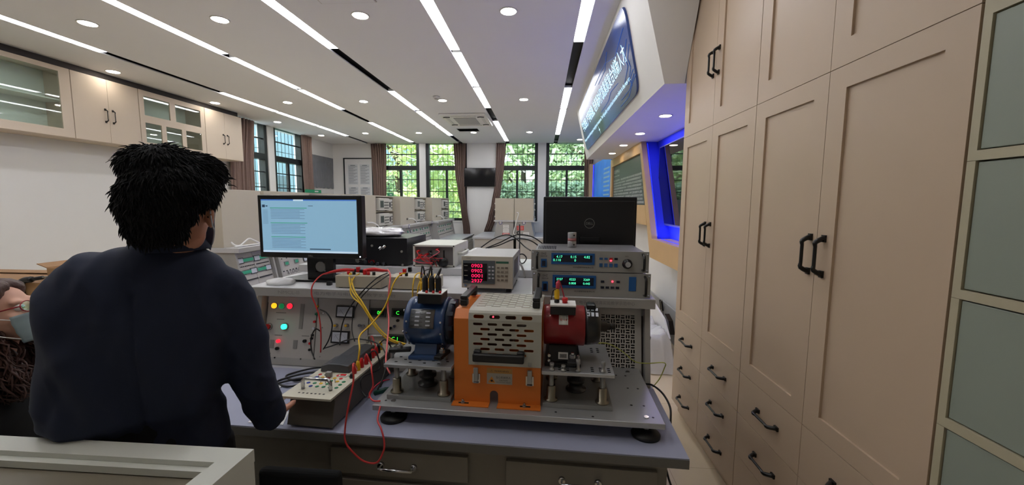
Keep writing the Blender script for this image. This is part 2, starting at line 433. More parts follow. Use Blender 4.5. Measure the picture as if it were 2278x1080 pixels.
curtain('brown curtain drawn in to a slant left of the wall television', 1, 0, [(zt, -2.40, -2.06), (2.4, -2.36, -2.085), (1.9, -2.28, -2.085), (1.4, -2.20, -2.03), (.9, -2.14, -1.95), (.55, -2.12, -1.93)], folds=6)
curtain('brown curtain swung left in a curve just right of the wall television', 2, 0, [(zt, -1.24, -.97), (2.5, -1.25, -1.03), (2.05, -1.29, -1.09), (1.6, -1.36, -1.16), (1.2, -1.45, -1.24), (.80, -1.57, -1.37)], folds=5)
curtain('brown curtain at the far right beside the blue lit poster wall', 3, 0, [(zt, 1.10, 1.34), (2.0, 1.12, 1.34), (.3, 1.14, 1.36)], folds=5)
curtain('brown curtain hanging on the left wall beside the end of the wall cabinets', 4, 0, [(zt, 7.20, 7.80), (2.3, 7.12, 7.74), (1.0, 7.05, 7.7), (.3, 7.0, 7.7)], side='left', folds=7)
curtain('brown curtain on the left wall between the window and the grey picture', 5, 0, [(zt, 9.38, 9.80), (2.2, 9.42, 9.84), (1.0, 9.46, 9.86), (.3, 9.46, 9.86)], side='left', folds=6)

# ---- things on the back wall
t = thing('wall_television', 'black flat television on the back wall between two brown curtains', 'television', (-1.68, YB-.08, 2.04))
MB().box(-2.11, -1.25, YB-.085, YB-.05, 2.05, 2.55).build('casing', mat('tv_black', (20, 20, 22), .35), t, bevel=.004)
MB().box(-2.10, -1.26, YB-.0862, YB-.0855, 2.065, 2.54).build('screen', mat('tv_screen', (14, 16, 20), .08, spec=.6), t)
MB().box(-1.8, -1.56, YB-.05, YB-.001, 2.2, 2.4).build('bracket', M_chan, t)
t = thing('notice_board', 'black framed notice board with four pages of small print on the back wall', 'notice board', (-5.08, YB-.02, 1.3))
x0, x1, z0, z1 = -5.51, -4.67, 1.3, 2.83
fm = MB(); 
for b in ((x0, x1, z1-.03, z1), (x0, x1, z0, z0+.03), (x0, x0+.03, z0+.03, z1-.03), (x1-.03, x1, z0+.03, z1-.03)): fm.box(b[0], b[1], YB-.04, YB-.001, b[2], b[3])
fm.build('frame', M_black, t)
MB().box(x0+.03, x1-.03, YB-.02, YB-.002, z0+.03, z1-.03).build('board', mat('board_white', (216, 216, 218), .4), t)
pg = mat('paper_grey', (196, 200, 206), .5); ink = mat('print_ink', (120, 124, 132), .6)
for i in range(2):
    for j in range(2):
        xa = x0+.12+i*.34; za = z1-.18-j*.62
        MB().box(xa, xa+.28, YB-.0225, YB-.0205, za-.55, za).build('page', pg, t)
        lm = MB()
        for k in range(16): lm.box(xa+.02, xa+.26-(.05*(k % 3)), YB-.0235, YB-.0226, za-.06-k*.03, za-.05-k*.03)
        lm.box(xa+.07, xa+.21, YB-.0235, YB-.0226, za-.035, za-.015)
        lm.build('text_lines', ink, t)
# wrinkled grey picture on the left wall
m = MB(); vs = []; fs = []; ny, nz = 60, 36
for i in range(ny+1):
    for k in range(nz+1):
        y = 9.84+(11-.1-9.84)*i/ny; z = 1.98+.83*k/nz
        d = .03+.014*noise.noise(Vector((y*14, z*2.2, 0)))+.006*noise.noise(Vector((y*40, z*6, 3)))
        vs.append((XLW+d, y, z+(.02*noise.noise(Vector((y*9, 1, 1))) if k == 0 else 0)))
for i in range(ny):
    for k in range(nz): a = i*(nz+1)+k; fs.append((a, a+1, a+nz+2, a+nz+1))
m.add(vs, fs, 0, True)
t = thing('wall_picture', 'wrinkled dark grey plastic covered picture on the left wall by the corner', 'picture', (XLW, 10.4, 1.98))
m.build('cover_sheet', mat('grey_plastic', (112, 114, 120), .35, var=.2, scale=6), t)
MB().box(XLW+.001, XLW+.012, 9.86, 10.88, 2.0, 2.79).build('backing_board', mat('grey_board', (96, 98, 102), .6), t)

# ---- outside: ground, trees, hedge, building
struct('ground_outside', MB().box(-26, 22, YB+.26, 42, -.6, -.5), mat('lawn', (92, 120, 66), .9, var=.3, scale=4), base=(0, 20, -.5))
struct('ground_side', MB().box(-40, XLW-.26, -10, 42, -.62, -.52), mat('paving', (170, 172, 176), .9, var=.1, scale=2), base=(-20, 0, -.5))
def leafmat(name, rgb):
    m = mat(name, rgb, .5, var=.35, scale=3); p = m.node_tree.nodes['Principled BSDF']
    n = m.node_tree; tr = n.nodes.new('ShaderNodeBsdfTranslucent'); tr.inputs[0].default_value = srgb(min(250, rgb[0]+45), min(250, rgb[1]+40), rgb[2]+20)
    mx = n.nodes.new('ShaderNodeMixShader'); mx.inputs[0].default_value = .45
    n.links.new(p.outputs[0], mx.inputs[1]); n.links.new(tr.outputs[0], mx.inputs[2]); n.links.new(mx.outputs[0], n.nodes['Material Output'].inputs[0]); return m
ML = [leafmat('leaf_bright', (196, 208, 160)), leafmat('leaf_mid', (160, 180, 148)), leafmat('leaf_dark', (118, 142, 124))]
M_bark = mat('bark', (84, 74, 62), .9, var=.3, scale=9, bump=.4)
def tree(x, y, h, r, zc, n, lm, label, trunk=.16, flat=1.0):
    rnd = random.Random(int(x*13+y*7))
    t = thing('tree', label, 'tree', (x, y, -.5), group='trees outside the windows')
    tr = MB(); tr.tube([(x, y, -.5), (x+.15, y, 1.2), (x-.1, y+.1, 2.6), (x+.1, y, h*.8)], trunk, rad=[trunk, trunk*.8, trunk*.6, trunk*.25])
    for k in range(7):
        a = rnd.uniform(0, 2*pi); z = rnd.uniform(1.6, h*.7)
        tr.tube([(x, y, z), (x+cos(a)*r*.4, y+sin(a)*r*.3, z+.6), (x+cos(a)*r*.85, y+sin(a)*r*.6, z+1.3)], .05, n=6, rad=[.07, .045, .02])
    tr.build('trunk', M_bark, t)
    m = MB(); blobs = [(rnd.uniform(-r, r)*.8, rnd.uniform(-r, r)*.6, rnd.uniform(-r, r)*flat, rnd.uniform(.35, .6)*r) for _ in range(11)]
    for _ in range(n):
        b = rnd.choice(blobs); a = rnd.uniform(0, 2*pi); c = rnd.uniform(-1, 1); s_ = sqrt(1-c*c); q = b[3]*rnd.uniform(.6, 1.05)
        p = Vector((x+b[0]+q*s_*cos(a), y+b[1]+q*s_*sin(a), zc+b[2]+q*c)); 
        if p.z < -.3: continue
        u = Vector((rnd.gauss(0, 1), rnd.gauss(0, 1), rnd.gauss(0, 1))).normalized(); v = u.orthogonal().normalized(); L = rnd.uniform(.07, .15)
        m.add([p-u*L, p+v*L*.45, p+u*L, p-v*L*.45], [(0, 1, 2, 3)], 0)
    m.build('foliage', lm, t)
tree(-5.6, 15.5, 6, 2.2, 3.2, 6500, ML[0], 'bright green tree seen through the leftmost back wall window')
tree(-2.6, 17.5, 7, 2.6, 3.4, 7500, ML[0], 'large sunlit tree outside, left of the wall television')
tree(-.6, 15.0, 6, 1.9, 2.6, 6500, ML[1], 'leafy green tree outside the window right of the television')
tree(1.6, 15.6, 6, 2.1, 2.9, 6500, ML[1], 'leafy tree filling the rightmost back wall window')
tree(-8.6, 20, 8, 3.0, 4.0, 6000, ML[1], 'tree standing further off beyond the back left corner')
tree(4.8, 19.0, 7, 2.6, 3.5, 6000, ML[0], 'tree standing further off beyond the right window')
tree(-11.2, 11.5, 6, 1.8, 3.6, 5000, ML[0], 'green tree outside the left wall windows')
def hedge(x0, x1, y, z0, z1, n, lm, label):
    rnd = random.Random(int(x0*31)); m = MB()
    for _ in range(n):
        p = Vector((rnd.uniform(x0, x1), y+rnd.uniform(-.6, .6), z0+(z1-z0)*rnd.random()**.8))
        u = Vector((rnd.gauss(0, 1), rnd.gauss(0, 1), rnd.gauss(0, 1))).normalized(); v = u.orthogonal().normalized(); L = rnd.uniform(.07, .14)
        m.add([p-u*L, p+v*L*.5, p+u*L, p-v*L*.5], [(0, 1, 2, 3)], 0)
    o = m.build('hedge', lm); tag(o, label, 'hedge')
hedge(-1.8, 3.6, 13.6, -.5, 2.3, 9000, ML[2], 'dark green hedge behind the two right back wall windows')
hedge(-9, -2.6, 22.5, -.5, 3.4, 9000, ML[1], 'distant green hedge beyond the two left back wall windows')
t = thing('building', 'pale building with blue grey windows outside the left wall', 'building', (-15, 10, -.5))
MB().box(-17, -14, 2, 46, -.5, 9).build('facade', mat('facade_pale', (196, 210, 226), .8), t)
for k in range(14):
    MB().box(-13.995, -13.95, 3+k*2.8, 4.4+k*2.8, 1.2, 3.0).build('facade_window', mat('facade_glass', (110, 130, 150), .2), t)
# street things seen far off through the window left of the television
t = thing('banner_post', 'red and white upright banner on a post outside, left of the television', 'banner', (-2.55, 15.0, -.5))
MB().cyl((-2.55, 15.0, -.5), (-2.55, 15.0, 2.35), .03, n=8).build('post', M_white, t)
MB().box(-2.5, -2.32, 14.99, 15.01, 1.25, 2.3).build('banner_cloth', mat('banner_red', (214, 40, 44), .6), t)
# ================================================================ LEFT WALL CABINETS
M_cab = mat('cabinet_laminate', (208, 192, 174), .42, var=.03, scale=5, bump=.015, bscale=300)
M_cabin = mat('cabinet_inside', (238, 244, 238), .6)
M_hndl = mat('handle_black', (16, 15, 15), .3)
XC = -5.5; CZ0, CZ1 = 2.345, 3.135
def handle_v(x, y, z0, z1, r=.006, out=-1, par=None, ax='x', name='handle', m=None, w=.0):
    """bow handle: feet at both ends on the face x, bowed out along 'out'"""
    k = out*.032; mm = MB(); n = 9; pts = []
    for i in range(n):
        t = i/(n-1); z = z0+(z1-z0)*t; e = min(1, sin(pi*t)*2.6)
        pts.append((x+k*e, y, z))
    mm.tube(pts, r, n=8, smooth=True, steps=3, rad=[r*1.5, r*1.3]+[r*.95]*(n-4)+[r*1.3, r*1.5])
    mm.obox((x+out*.004, y, z0+.004), (.008, .018, .026)); mm.obox((x+out*.004, y, z1-.004), (.008, .018, .026))
    return mm.build(name, m or M_hndl, par, bevel=0)
def handle_h(x, y0, y1, z, r=.0065, out=-1, par=None, m=None):
    mm = MB(); n = 9; pts = []
    for i in range(n):
        t = i/(n-1); e = min(1, sin(pi*t)*2.6); pts.append((x+out*.032*e, y0+(y1-y0)*t, z-.004*e))
    mm.tube(pts, r, n=8, smooth=True, steps=3, rad=[r*1.5, r*1.3]+[r*.95]*(n-4)+[r*1.3, r*1.5])
    mm.obox((x+out*.004, y0+.004, z), (.008, .026, .018)); mm.obox((x+out*.004, y1-.004, z), (.008, .026, .018))
    return mm.build('handle', m or M_hndl, par)
def cab_shell(t, y0, y1, front=True, shelves=()):
    m = MB(); d = .018
    m.box(XLW+.001, XC-.02, y0+.001, y0+d, CZ0, CZ1); m.box(XLW+.001, XC-.02, y1-d, y1-.001, CZ0, CZ1)
    m.box(XLW+.001, XC-.02, y0+d, y1-d, CZ0, CZ0+d); m.box(XLW+.001, XC-.02, y0+d, y1-d, CZ1-d, CZ1)
    m.build('carcass', M_cab, t)
    MB().box(XLW+.002, XLW+.012, y0+d, y1-d, CZ0+d, CZ1-d).build('back_panel', M_cabin, t)
    for z in shelves: MB().box(XLW+.012, XC-.05, y0+d, y1-d, z, z+.012).build('shelf', M_cabin, t)
def door_cab(y0, y1, label):
    t = thing('wall_cabinet', label, 'wall cabinet', (XC, (y0+y1)/2, CZ0), group='cabinets on the left wall'); cab_shell(t, y0, y1); c = (y0+y1)/2
    for a, b, hy in ((y0+.002, c-.0015, c-.045), (c+.0015, y1-.002, c+.045)):
        d = MB().box(XC-.0195, XC, a, b, CZ0+.002, CZ1-.002).build('door', M_cab, t, bevel=.002)
        handle_v(XC, hy, 2.60, 2.76, r=.005, out=1, par=d)
    return t
def glass_cab(y0, y1, openings, label, shelves=()):
    t = thing('display_cabinet', label, 'display cabinet', (XC, (y0+y1)/2, CZ0), group='cabinets on the left wall'); cab_shell(t, y0, y1, shelves=shelves)
    # front frame built around the openings, row by row
    m = MB(); rows = {}
    for a, b, z0, z1 in openings: rows.setdefault((z0, z1), []).append((a, b))
    zs = sorted(rows); z = CZ0+.002
    for (z0, z1) in zs:
        m.box(XC-.0195, XC, y0+.002, y1-.002, z, z0); y = y0+.002
        for a, b in sorted(rows[(z0, z1)]): m.box(XC-.0195, XC, y, a, z0, z1); y = b
        m.box(XC-.0195, XC, y, y1-.002, z0, z1); z = z1
    m.box(XC-.0195, XC, y0+.002, y1-.002, z, CZ1-.002)
    m.build('front_frame', M_cab, t)
    for a, b, z0, z1 in openings: MB().box(XC-.010, XC-.007, a+.0005, b-.0005, z0+.0005, z1-.0005).build('glass_pane', M_cabglass, t)
    return t
glass_cab(2.30, 4.44, [(2.42, 3.30, 2.44, 3.08), (3.36, 4.33, 2.44, 3.08)], 'wide glazed wall cabinet with empty shelves at the far left of the row', shelves=(2.76,))
door_cab(4.445, 5.235, 'beige wall cabinet with two black handles between the two glazed cabinets')
glass_cab(5.24, 6.315, [(5.31, 5.70, 2.80, 3.06), (5.79, 6.235, 2.80, 3.06), (5.31, 5.55, 2.43, 2.70), (5.62, 5.88, 2.43, 2.70), (5.95, 6.235, 2.43, 2.70)], 'wall cabinet with five small glazed openings above the standing man', shelves=(2.745,))
door_cab(6.32, 7.13, 'beige wall cabinet with two black handles at the window end of the row')
struct('gap_shade_strip', MB().box(XLW+.001, XC-.06, 1.6, 7.12, CZ1+.001, ZC-.001), mat('painted_gap_shade', (70, 66, 66), .8), base=(XC, 4, CZ1))  # dark filler over the cabinets; its colour paints the shade of the gap

# ================================================================ RIGHT WARDROBES
XW = 1.037; M_war = mat('wardrobe_laminate', (190, 168, 144), .4, var=.03, scale=6, bump=.02, bscale=350)
def shaker(y0, y1, z0, z1, t, p0, p1, q0, q1, name='door'):
    """door leaf y0..y1, z0..z1 with a sunk panel p0..p1 (y), q0..q1 (z)"""
    m = MB(); x = XW; T = .02
    m.box(x, x+T, y0, p0, z0, z1); m.box(x, x+T, p1, y1, z0, z1); m.box(x, x+T, p0, p1, z0, q0); m.box(x, x+T, p0, p1, q1, z1)
    m.box(x+.009, x+T, p0, p1, q0, q1)
    return m.build(name, M_war, t)
def wardrobe(y0, y1, ysplit, label, h_y, drawers_y, full=False):
    t = thing('wardrobe', label, 'wardrobe', (XW, (y0+y1)/2, 0), group='beige wardrobes along the right side')
    c = MB(); xb = XR-.004
    c.box(XW+.0205, xb, y0, y0+.018, .09, ZC-.002); c.box(XW+.0205, xb, y1-.018, y1, .09, ZC-.002)
    for z in (.09, .745, 2.09, ZC-.02): c.box(XW+.0205, xb, y0+.018, y1-.018, z, z+.018)
    c.box(xb-.012, xb, y0+.018, y1-.018, .108, ZC-.02)
    c.build('carcass', M_war, t)
    MB().box(XW+.05, xb, y0, y1, .002, .089).build('plinth', M_war, t)
    g = .0013
    for a, b, hy in ((y0+g, ysplit-g, h_y[0]), (ysplit+g, y1-g, h_y[1])):
        d = shaker(a, b, .757, 2.10-g, t, a+.078, b-.085, .83, 2.022)
        handle_v(XW, hy, 1.36, 1.50, r=.0065, par=d)
        d = shaker(a, b, 2.10+g, ZC-.004, t, a+.078, b-.085, 2.19, ZC-.09)
        handle_v(XW, hy, 2.395, 2.545, r=.0065, par=d)
    for (a, b, hys) in drawers_y:
        for k, z in enumerate((.095, .315, .535)):
            d = MB().box(XW, XW+.02, a+g, b-g, z+g, z+.22-g).build('drawer', M_war, t, bevel=.001)
            handle_h(XW, hys[0], hys[1], z+.11, par=d)
    return t
wardrobe(2.09, 3.10, 2.595, 'beige wardrobe with doors and drawers, the one farther from the viewer', (2.55, 2.625), [(2.09, 2.595, (2.24, 2.41)), (2.595, 3.10, (2.745, 2.92))])
wardrobe(1.083, 2.088, 1.588, 'beige wardrobe with doors and drawers next to the grey green lockers', (1.545, 1.62), [(1.083, 1.588, (1.235, 1.405)), (1.588, 2.088, (1.74, 1.90))])

# lockers, one body with several doors
M_lock = mat('locker_frame', (176, 168, 142), .45, bump=.01); M_lockd = mat('locker_door', (140, 148, 136), .4, var=.05, scale=4, bump=.02)
t = thing('locker', 'grey green steel locker with stacked doors at the right edge', 'locker', (1.04, .6, 0))
LX = 1.0385; ly0, ly1 = .17, 1.078
m = MB()
doors = [(.05, .36), (.385, .70), (.725, 1.052), (1.078, 1.388), (1.412, 1.727), (1.752, 2.066)]
z = .0
for a, b in doors: m.box(LX, LX+.03, ly0, ly1, z+.001, a); z = b
m.box(LX, LX+.03, ly0, ly1, z, 2.11)
for a, b in doors: m.box(LX, LX+.03, ly0, ly0+.025, a, b); m.box(LX, LX+.03, ly1-.02, ly1, a, b); m.box(LX, LX+.03, .61, .64, a, b)
m.build('front_frame', M_lock, t)
MB().box(LX+.031, XR-.01, ly0, ly1, .002, 2.11).build('body', M_lock, t)
for a, b in doors:
    for (ya, yb) in ((ly0+.028, .607), (.643, ly1-.023)):
        d = MB().box(LX+.004, LX+.022, ya, yb, a+.003, b-.003).build('locker_door', M_lockd, t, bevel=.002)
        MB().cyl((LX+.004, ya+.05, (a+b)/2), (LX-.004, ya+.05, (a+b)/2), .010, n=14).build('lock', mat('chrome', (190, 190, 192), .15, 1.0), d)
# upper cupboard above the lockers
t = thing('upper_cupboard', 'beige cupboard on top of the grey green lockers', 'cupboard', (XW, .6, 2.115))
MB().box(XW+.021, XR-.01, .17, 1.079, 2.115, ZC-.003).build('carcass', M_war, t)
for a, b in ((.172, .622), (.625, 1.078)): shaker(a, b, 2.117, ZC-.004, t, a+.078, b-.078, 2.19, ZC-.09)
# ================================================================ LED SIGN BULKHEAD
M_bulk = mat('bulkhead_white', (226, 224, 220), .6, var=.015)
XA, XB2, ZB = .598, .89, 2.5
yt0, yb0, yt1, yb1 = 2.80, 3.13, 7.31, 8.31
m = MB()
A = [(XA, yt0, ZC-.001), (XB2, yb0, ZB), (XB2, yb1, ZB), (XA, yt1, ZC-.001)]
Bk = [(XW-.003, yt0, ZC-.001), (XW-.003, yb0, ZB), (XR-.002, yb1, ZB), (XR-.002, yt1, ZC-.001), (XR-.002, yb0, ZB), (XR-.002, yb0, ZC-.001)]
v = [A[0], A[1], A[2], A[3], (XW-.003, yt0, ZC-.001), (XW-.003, yb0, ZB), (XR-.002, yb1, ZB), (XR-.002, yt1, ZC-.001), (XR-.002, yb0, ZB), (XR-.002, yb0, ZC-.001), (XW-.003, yb0, ZC-.001)]
m.add(v, [(0,1,2,3), (0,4,5,1), (1,5,8,6,2), (3,2,6,7), (4,10,5), (5,10,9,8), (8,9,7,6), (0,3,7,9,10,4)])
struct('trim_3', m, M_bulk, base=(XB2, 5, ZB))
# the sign: a rounded panel on the sloping face
ev = Vector((0, -1, 0))                         # reading direction towards the viewer
sl = (Vector(A[0])*1.0); dn = (Vector((XB2, 0, ZB))-Vector((XA, 0, ZC))).normalized(); upS = -dn; nS = ev.cross(upS).normalized()
LS = (Vector((XB2, 0, ZB))-Vector((XA, 0, ZC))).length
def sf(y, s, o=0.0):
    """point on the sloping face: y along the room, s metres down from the ceiling, o off the face"""
    return Vector((XA, y, ZC)) + dn*s + nS*o
def s_of_z(z): return (ZC-z)/(ZC-ZB)*LS
t = thing('led_sign', 'long illuminated blue sign with white Chinese and English writing on the bulkhead', 'sign', sf(5.3, .4))
poly = [(3.42, 3.15), (3.36, 3.06), (3.62, 2.68), (3.78, 2.61), (7.56, 2.61), (7.74, 2.69), (7.13, 3.09), (6.9, 3.145)]
def rounded(P, r, n=6):
    out = []
    for i in range(len(P)):
        a, b, c = Vector(P[i-1]), Vector(P[i]), Vector(P[(i+1) % len(P)])
        q = min(r, (a-b).length*.45, (c-b).length*.45); p0 = b+(a-b).normalized()*q; p1 = b+(c-b).normalized()*q
        for k in range(n+1):
            u = k/n; out.append(p0*(1-u)**2+b*2*u*(1-u)+p1*u*u)
    return out
P0 = [(3.30, 3.17), (3.70, 2.605), (7.72, 2.605), (7.06, 3.17)]
pts = rounded([Vector((y, s_of_z(z))) for y, z in P0], .14)
n = len(pts)
m = MB(); vs = [sf(p.x, p.y, .001) for p in pts]+[sf(p.x, p.y, .02) for p in pts]
m.add(vs, [tuple(range(n, 2*n))]+[(i, (i+1) % n, n+(i+1) % n, n+i) for i in range(n)])
# screen material: deep blue printed film with lighter band, lit from behind
ms = bpy.data.materials.new('sign_film'); ms.use_nodes = True; nn = ms.node_tree; p = nn.nodes['Principled BSDF']
tc = nn.nodes.new('ShaderNodeTexCoord'); nz = nn.nodes.new('ShaderNodeTexNoise'); nz.inputs['Scale'].default_value = 1.1; nz.inputs['Detail'].default_value = 3
cr = nn.nodes.new('ShaderNodeValToRGB'); cr.color_ramp.elements[0].position = .38; cr.color_ramp.elements[0].color = srgb(34, 42, 66)
cr.color_ramp.elements[1].position = .66; cr.color_ramp.elements[1].color = srgb(44, 68, 132)
nn.links.new(tc.outputs['Object'], nz.inputs['Vector']); nn.links.new(nz.outputs['Fac'], cr.inputs[0])
nn.links.new(cr.outputs[0], p.inputs['Base Color']); nn.links.new(cr.outputs[0], p.inputs['Emission Color']); p.inputs['Emission Strength'].default_value = .3
p.inputs['Roughness'].default_value = .22
m.build('panel', [ms], t)
M_sgw = mat('sign_letters', (200, 235, 255), .4, emit=(190, 235, 255), es=.75, var=0)
M_sgb = mat('sign_lines', (56, 96, 170), .4, emit=(60, 120, 210), es=.12, var=0)
rd = ev
def stext(s, y_left, y_right, z, h, name):
    c = sf((y_left+y_right)/2, s_of_z(z), .021)
    text_mb(s, c, rd, upS, height=h, width=abs(y_left-y_right), extrude=.0012).build(name, M_sgw, t)
stext('学以致用, 产学研相融, 培养新时代高素质复合创新人才', 7.22, 3.66, 2.93, .155, 'chinese_writing')
stext('Adhering to morality and cultivating people, Serving high-tech development, Train high-quality compound and innovative talents in the new era', 7.5, 3.78, 2.745, .055, 'english_writing')
lm = MB()
def sline(pts, r=.0028): lm.tube([sf(y, s_of_z(z), .0215) for y, z in pts], r, n=5, smooth=False)
for pp in ([(3.52, 2.98), (3.72, 2.90), (3.72, 2.83), (3.98, 2.76)], [(3.50, 2.93), (3.66, 2.87), (3.66, 2.80), (3.9, 2.72)], [(3.64, 2.74), (3.9, 2.68), (4.3, 2.68)],
           [(3.5, 3.06), (4.0, 3.0), (4.4, 3.08), (5.2, 3.08)], [(4.2, 2.82), (4.6, 2.84), (4.8, 2.80), (5.4, 2.80)], [(3.62, 2.77), (3.8, 2.74), (3.8, 2.68)],
           [(4.2, 3.12), (4.5, 3.04), (5.0, 3.04)], [(3.6, 2.72), (3.75, 2.70), (4.0, 2.64), (4.4, 2.64)]): sline(pp)
lm.build('circuit_lines', M_sgb, t)
st = MB(); c = sf(5.9, s_of_z(2.67), .0216)
for k in range(4):
    a = k*pi/2; d = rd*cos(a)+upS*sin(a); e = rd*cos(a+.8)+upS*sin(a+.8)
    st.add([c, c+e*.01, c+d*.06, c+(rd*cos(a-.8)+upS*sin(a-.8))*.01], [(0, 1, 2, 3)])
st.build('star', M_sgw, t)
for k, y in enumerate([4.22, 5.26, 6.29, 7.28]):
    downlight(1.222, y, 'round downlight under the white bulkhead, %s from the viewer' % ['nearest', 'second', 'third', 'farthest'][k], 'downlights under the bulkhead', z=ZB, r=.055, m=M_down2)

# ================================================================ FEATURE WALL
M_ply = mat('ply_veneer', (208, 172, 124), .45, var=.12, scale=2.2, bump=.02)
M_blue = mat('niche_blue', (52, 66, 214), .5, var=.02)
M_bled = mat('blue_led', (60, 80, 255), .4, emit=(30, 50, 255), es=.7, var=0)
XF = 1.40; XI = XR-.012
def yz(name, polys, x0, x1, m, par, **k):
    mm = MB()
    for P in polys: mm.prism(P, 'x', x0, x1)
    return mm.build(name, m, par, **k)
zt = ZB-.002
t = thing('wall_panelling', 'angular pale wood frame around a blue lit niche on the right wall', 'wall panelling', (XF, 5, .9))
# slanting member, bottom member, poster surround
yz('slanted_post', [[(6.06, zt), (5.26, .93), (5.20, 1.175), (5.95, zt)]], XF, XF+.07, M_ply, t)
yz('niche_side', [[(6.10, zt), (5.30, 1.12), (5.22, 1.12), (5.97, zt)]], XF+.0705, XI, M_blue, t)
yz('bottom_rail', [[(5.26, .93), (3.2, .935), (3.2, 1.175), (5.20, 1.175)]], XF, XI, M_ply, t)
yz('top_rail', [[(8.48, zt), (6.06, zt), (5.985, 2.345), (8.48, 2.345)]], XF, XI, M_ply, t)
yz('lower_band', [[(8.48, 1.60), (5.61, 1.60), (5.48, 1.33), (8.48, 1.33)]], XF, XI, M_ply, t)
yz('far_post', [[(8.48, 2.345), (8.30, 2.345), (8.30, 1.60), (8.48, 1.60)]], XF, XI, M_ply, t)
yz('niche_back', [[(5.97, zt), (3.2, zt), (3.2, 1.10), (5.21, 1.10)]], XI, XR-.001, M_blue, t)
m = MB()
m.tube([(XF+.076, 5.90, zt-.03), (XF+.076, 5.22, 1.21)], .004, n=6, smooth=False); m.tube([(XF+.09, 5.1, 1.180), (XF+.09, 3.3, 1.180)], .004, n=6, smooth=False)
m.build('led_strip', M_bled, t)
def blue_area(loc, target, sx, sy, e):
    l = bpy.data.lights.new('blue_led_light', 'AREA'); l.shape = 'RECTANGLE'; l.size = sx; l.size_y = sy; l.energy = e; l.color = (.10, .13, 1)
    o = bpy.data.objects.new('blue_led_light', l); COL.objects.link(o); o.location = loc
    o.rotation_euler = (Vector(target)-Vector(loc)).to_track_quat('-Z', 'Y').to_euler(); return o
blue_area((XF+.10, 4.3, 1.19), (XR-.03, 4.3, 1.7), 1.8, .03, 6)
blue_area((XF+.12, 4.9, ZB-.012), (XR-.03, 4.9, 1.9), 1.6, .03, 1.6)
# dark poster with rows of writing
pt = thing('dark_poster', 'dark grey board with rows of pale writing in the pale wood surround', 'poster', (XF+.1, 7.1, 1.6))
yz('board', [[(8.297, 2.343), (5.99, 2.343), (5.615, 1.602), (8.297, 1.602)]], XF+.03, XF+.05, mat('board_charcoal', (70, 74, 80), .35, var=.05), pt)
M_pw = mat('board_writing', (228, 230, 232), .5, var=0)
rnd = random.Random(3)
def ptext(s, y0, z, h, wd, name='writing'):
    text_mb(s, (XF+.0285, y0-wd/2, z), (0, -1, 0), (0, 0, 1), height=h, width=wd, extrude=.0006).build(name, M_pw, pt)
ptext('实验中心', 8.2, 2.23, .07, .55); ptext('Laboratory Center', 8.2, 2.14, .035, .55)
base = '电气工程实验教学中心面向全校本科生开设电工电子技术电机与拖动自动控制原理等课程坚持以学生为本知识传授能力培养素质提高协调发展的教育理念'
for i in range(9):
    z = 2.055-i*.052; wd = (8.2-5.98)-i*.0+min(i*.026, .2)
    k = (i*9) % len(base); s = (base+base)[k:k+34]
    g = 10+(i*7) % 12; s = s[:g]+'　'+s[g:]
    ptext(s, 8.2, z, .036, wd-.06*(i % 2))
# blue poster further along
t = thing('blue_poster', 'blue lit poster of towers beyond the dark board', 'poster', (XR-.1, 9.4, 1.0))
M_bp = mat('poster_blue', (46, 120, 196), .4, var=.5, scale=3.5, emit=(20, 90, 190), es=.25)
a, b = Vector((1.335, 10.55, 0)), Vector((1.415, 8.52, 0)); dq = (b-a).normalized(); nq = Vector((-dq.y, dq.x, 0)); nq = -nq if nq.x > 0 else nq
def bq(u, z, o=0): p = a+dq*u+nq*o; return (p.x, p.y, z)
L = (b-a).length
MB().add([bq(0, .9), bq(L, .9), bq(L, 2.62), bq(0, 2.62), bq(0, .9, -.03), bq(L, .9, -.03), bq(L, 2.62, -.03), bq(0, 2.62, -.03)], [(0,1,2,3),(4,7,6,5),(0,4,5,1),(3,2,6,7),(1,5,6,2),(0,3,7,4)]).build('print', M_bp, t)
tw = MB()
for k in range(16):
    u = .55+k*.05; h = 1.3+.9*abs(sin(k*2.3)); w_ = .012
    tw.add([bq(u, .92, .001), bq(u+w_, .92, .001), bq(u+w_*.5, h, .001)], [(0, 1, 2)])
tw.build('tower_picture', mat('poster_pale', (150, 200, 236), .4, emit=(120, 180, 230), es=.2), t)
wr = MB()
for k in range(14): wr.add([bq(1.25, 2.36-k*.095, .001), bq(1.9, 2.36-k*.095, .001), bq(1.9, 2.40-k*.095, .001), bq(1.25, 2.40-k*.095, .001)], [(0, 1, 2, 3)])
wr.build('text_lines', mat('poster_text', (150, 190, 220), .5), t)
MB().tube([bq(.03, .95, .03), bq(.03, 2.6, .03)], .012, n=6, smooth=False).build('led_strip', M_bled, t)
MB().box(1.21, 1.325, 10.52, 10.62, .1, 2.62).build('wood_post', M_ply, t)
# television in the niche
t = thing('wall_television', 'glossy black television hung in the blue lit niche', 'television', (XR-.06, 4.8, 1.34))
MB().box(XI-.045, XI-.004, 3.85, 5.70, 1.34, 2.385).build('casing', mat('tv_silver', (150, 152, 158), .3, .6), t, bevel=.003)
MB().box(XI-.0472, XI-.0455, 3.87, 5.685, 1.365, 2.37).build('screen', mat('tv_gloss', (9, 10, 12), .03, spec=.9), t)

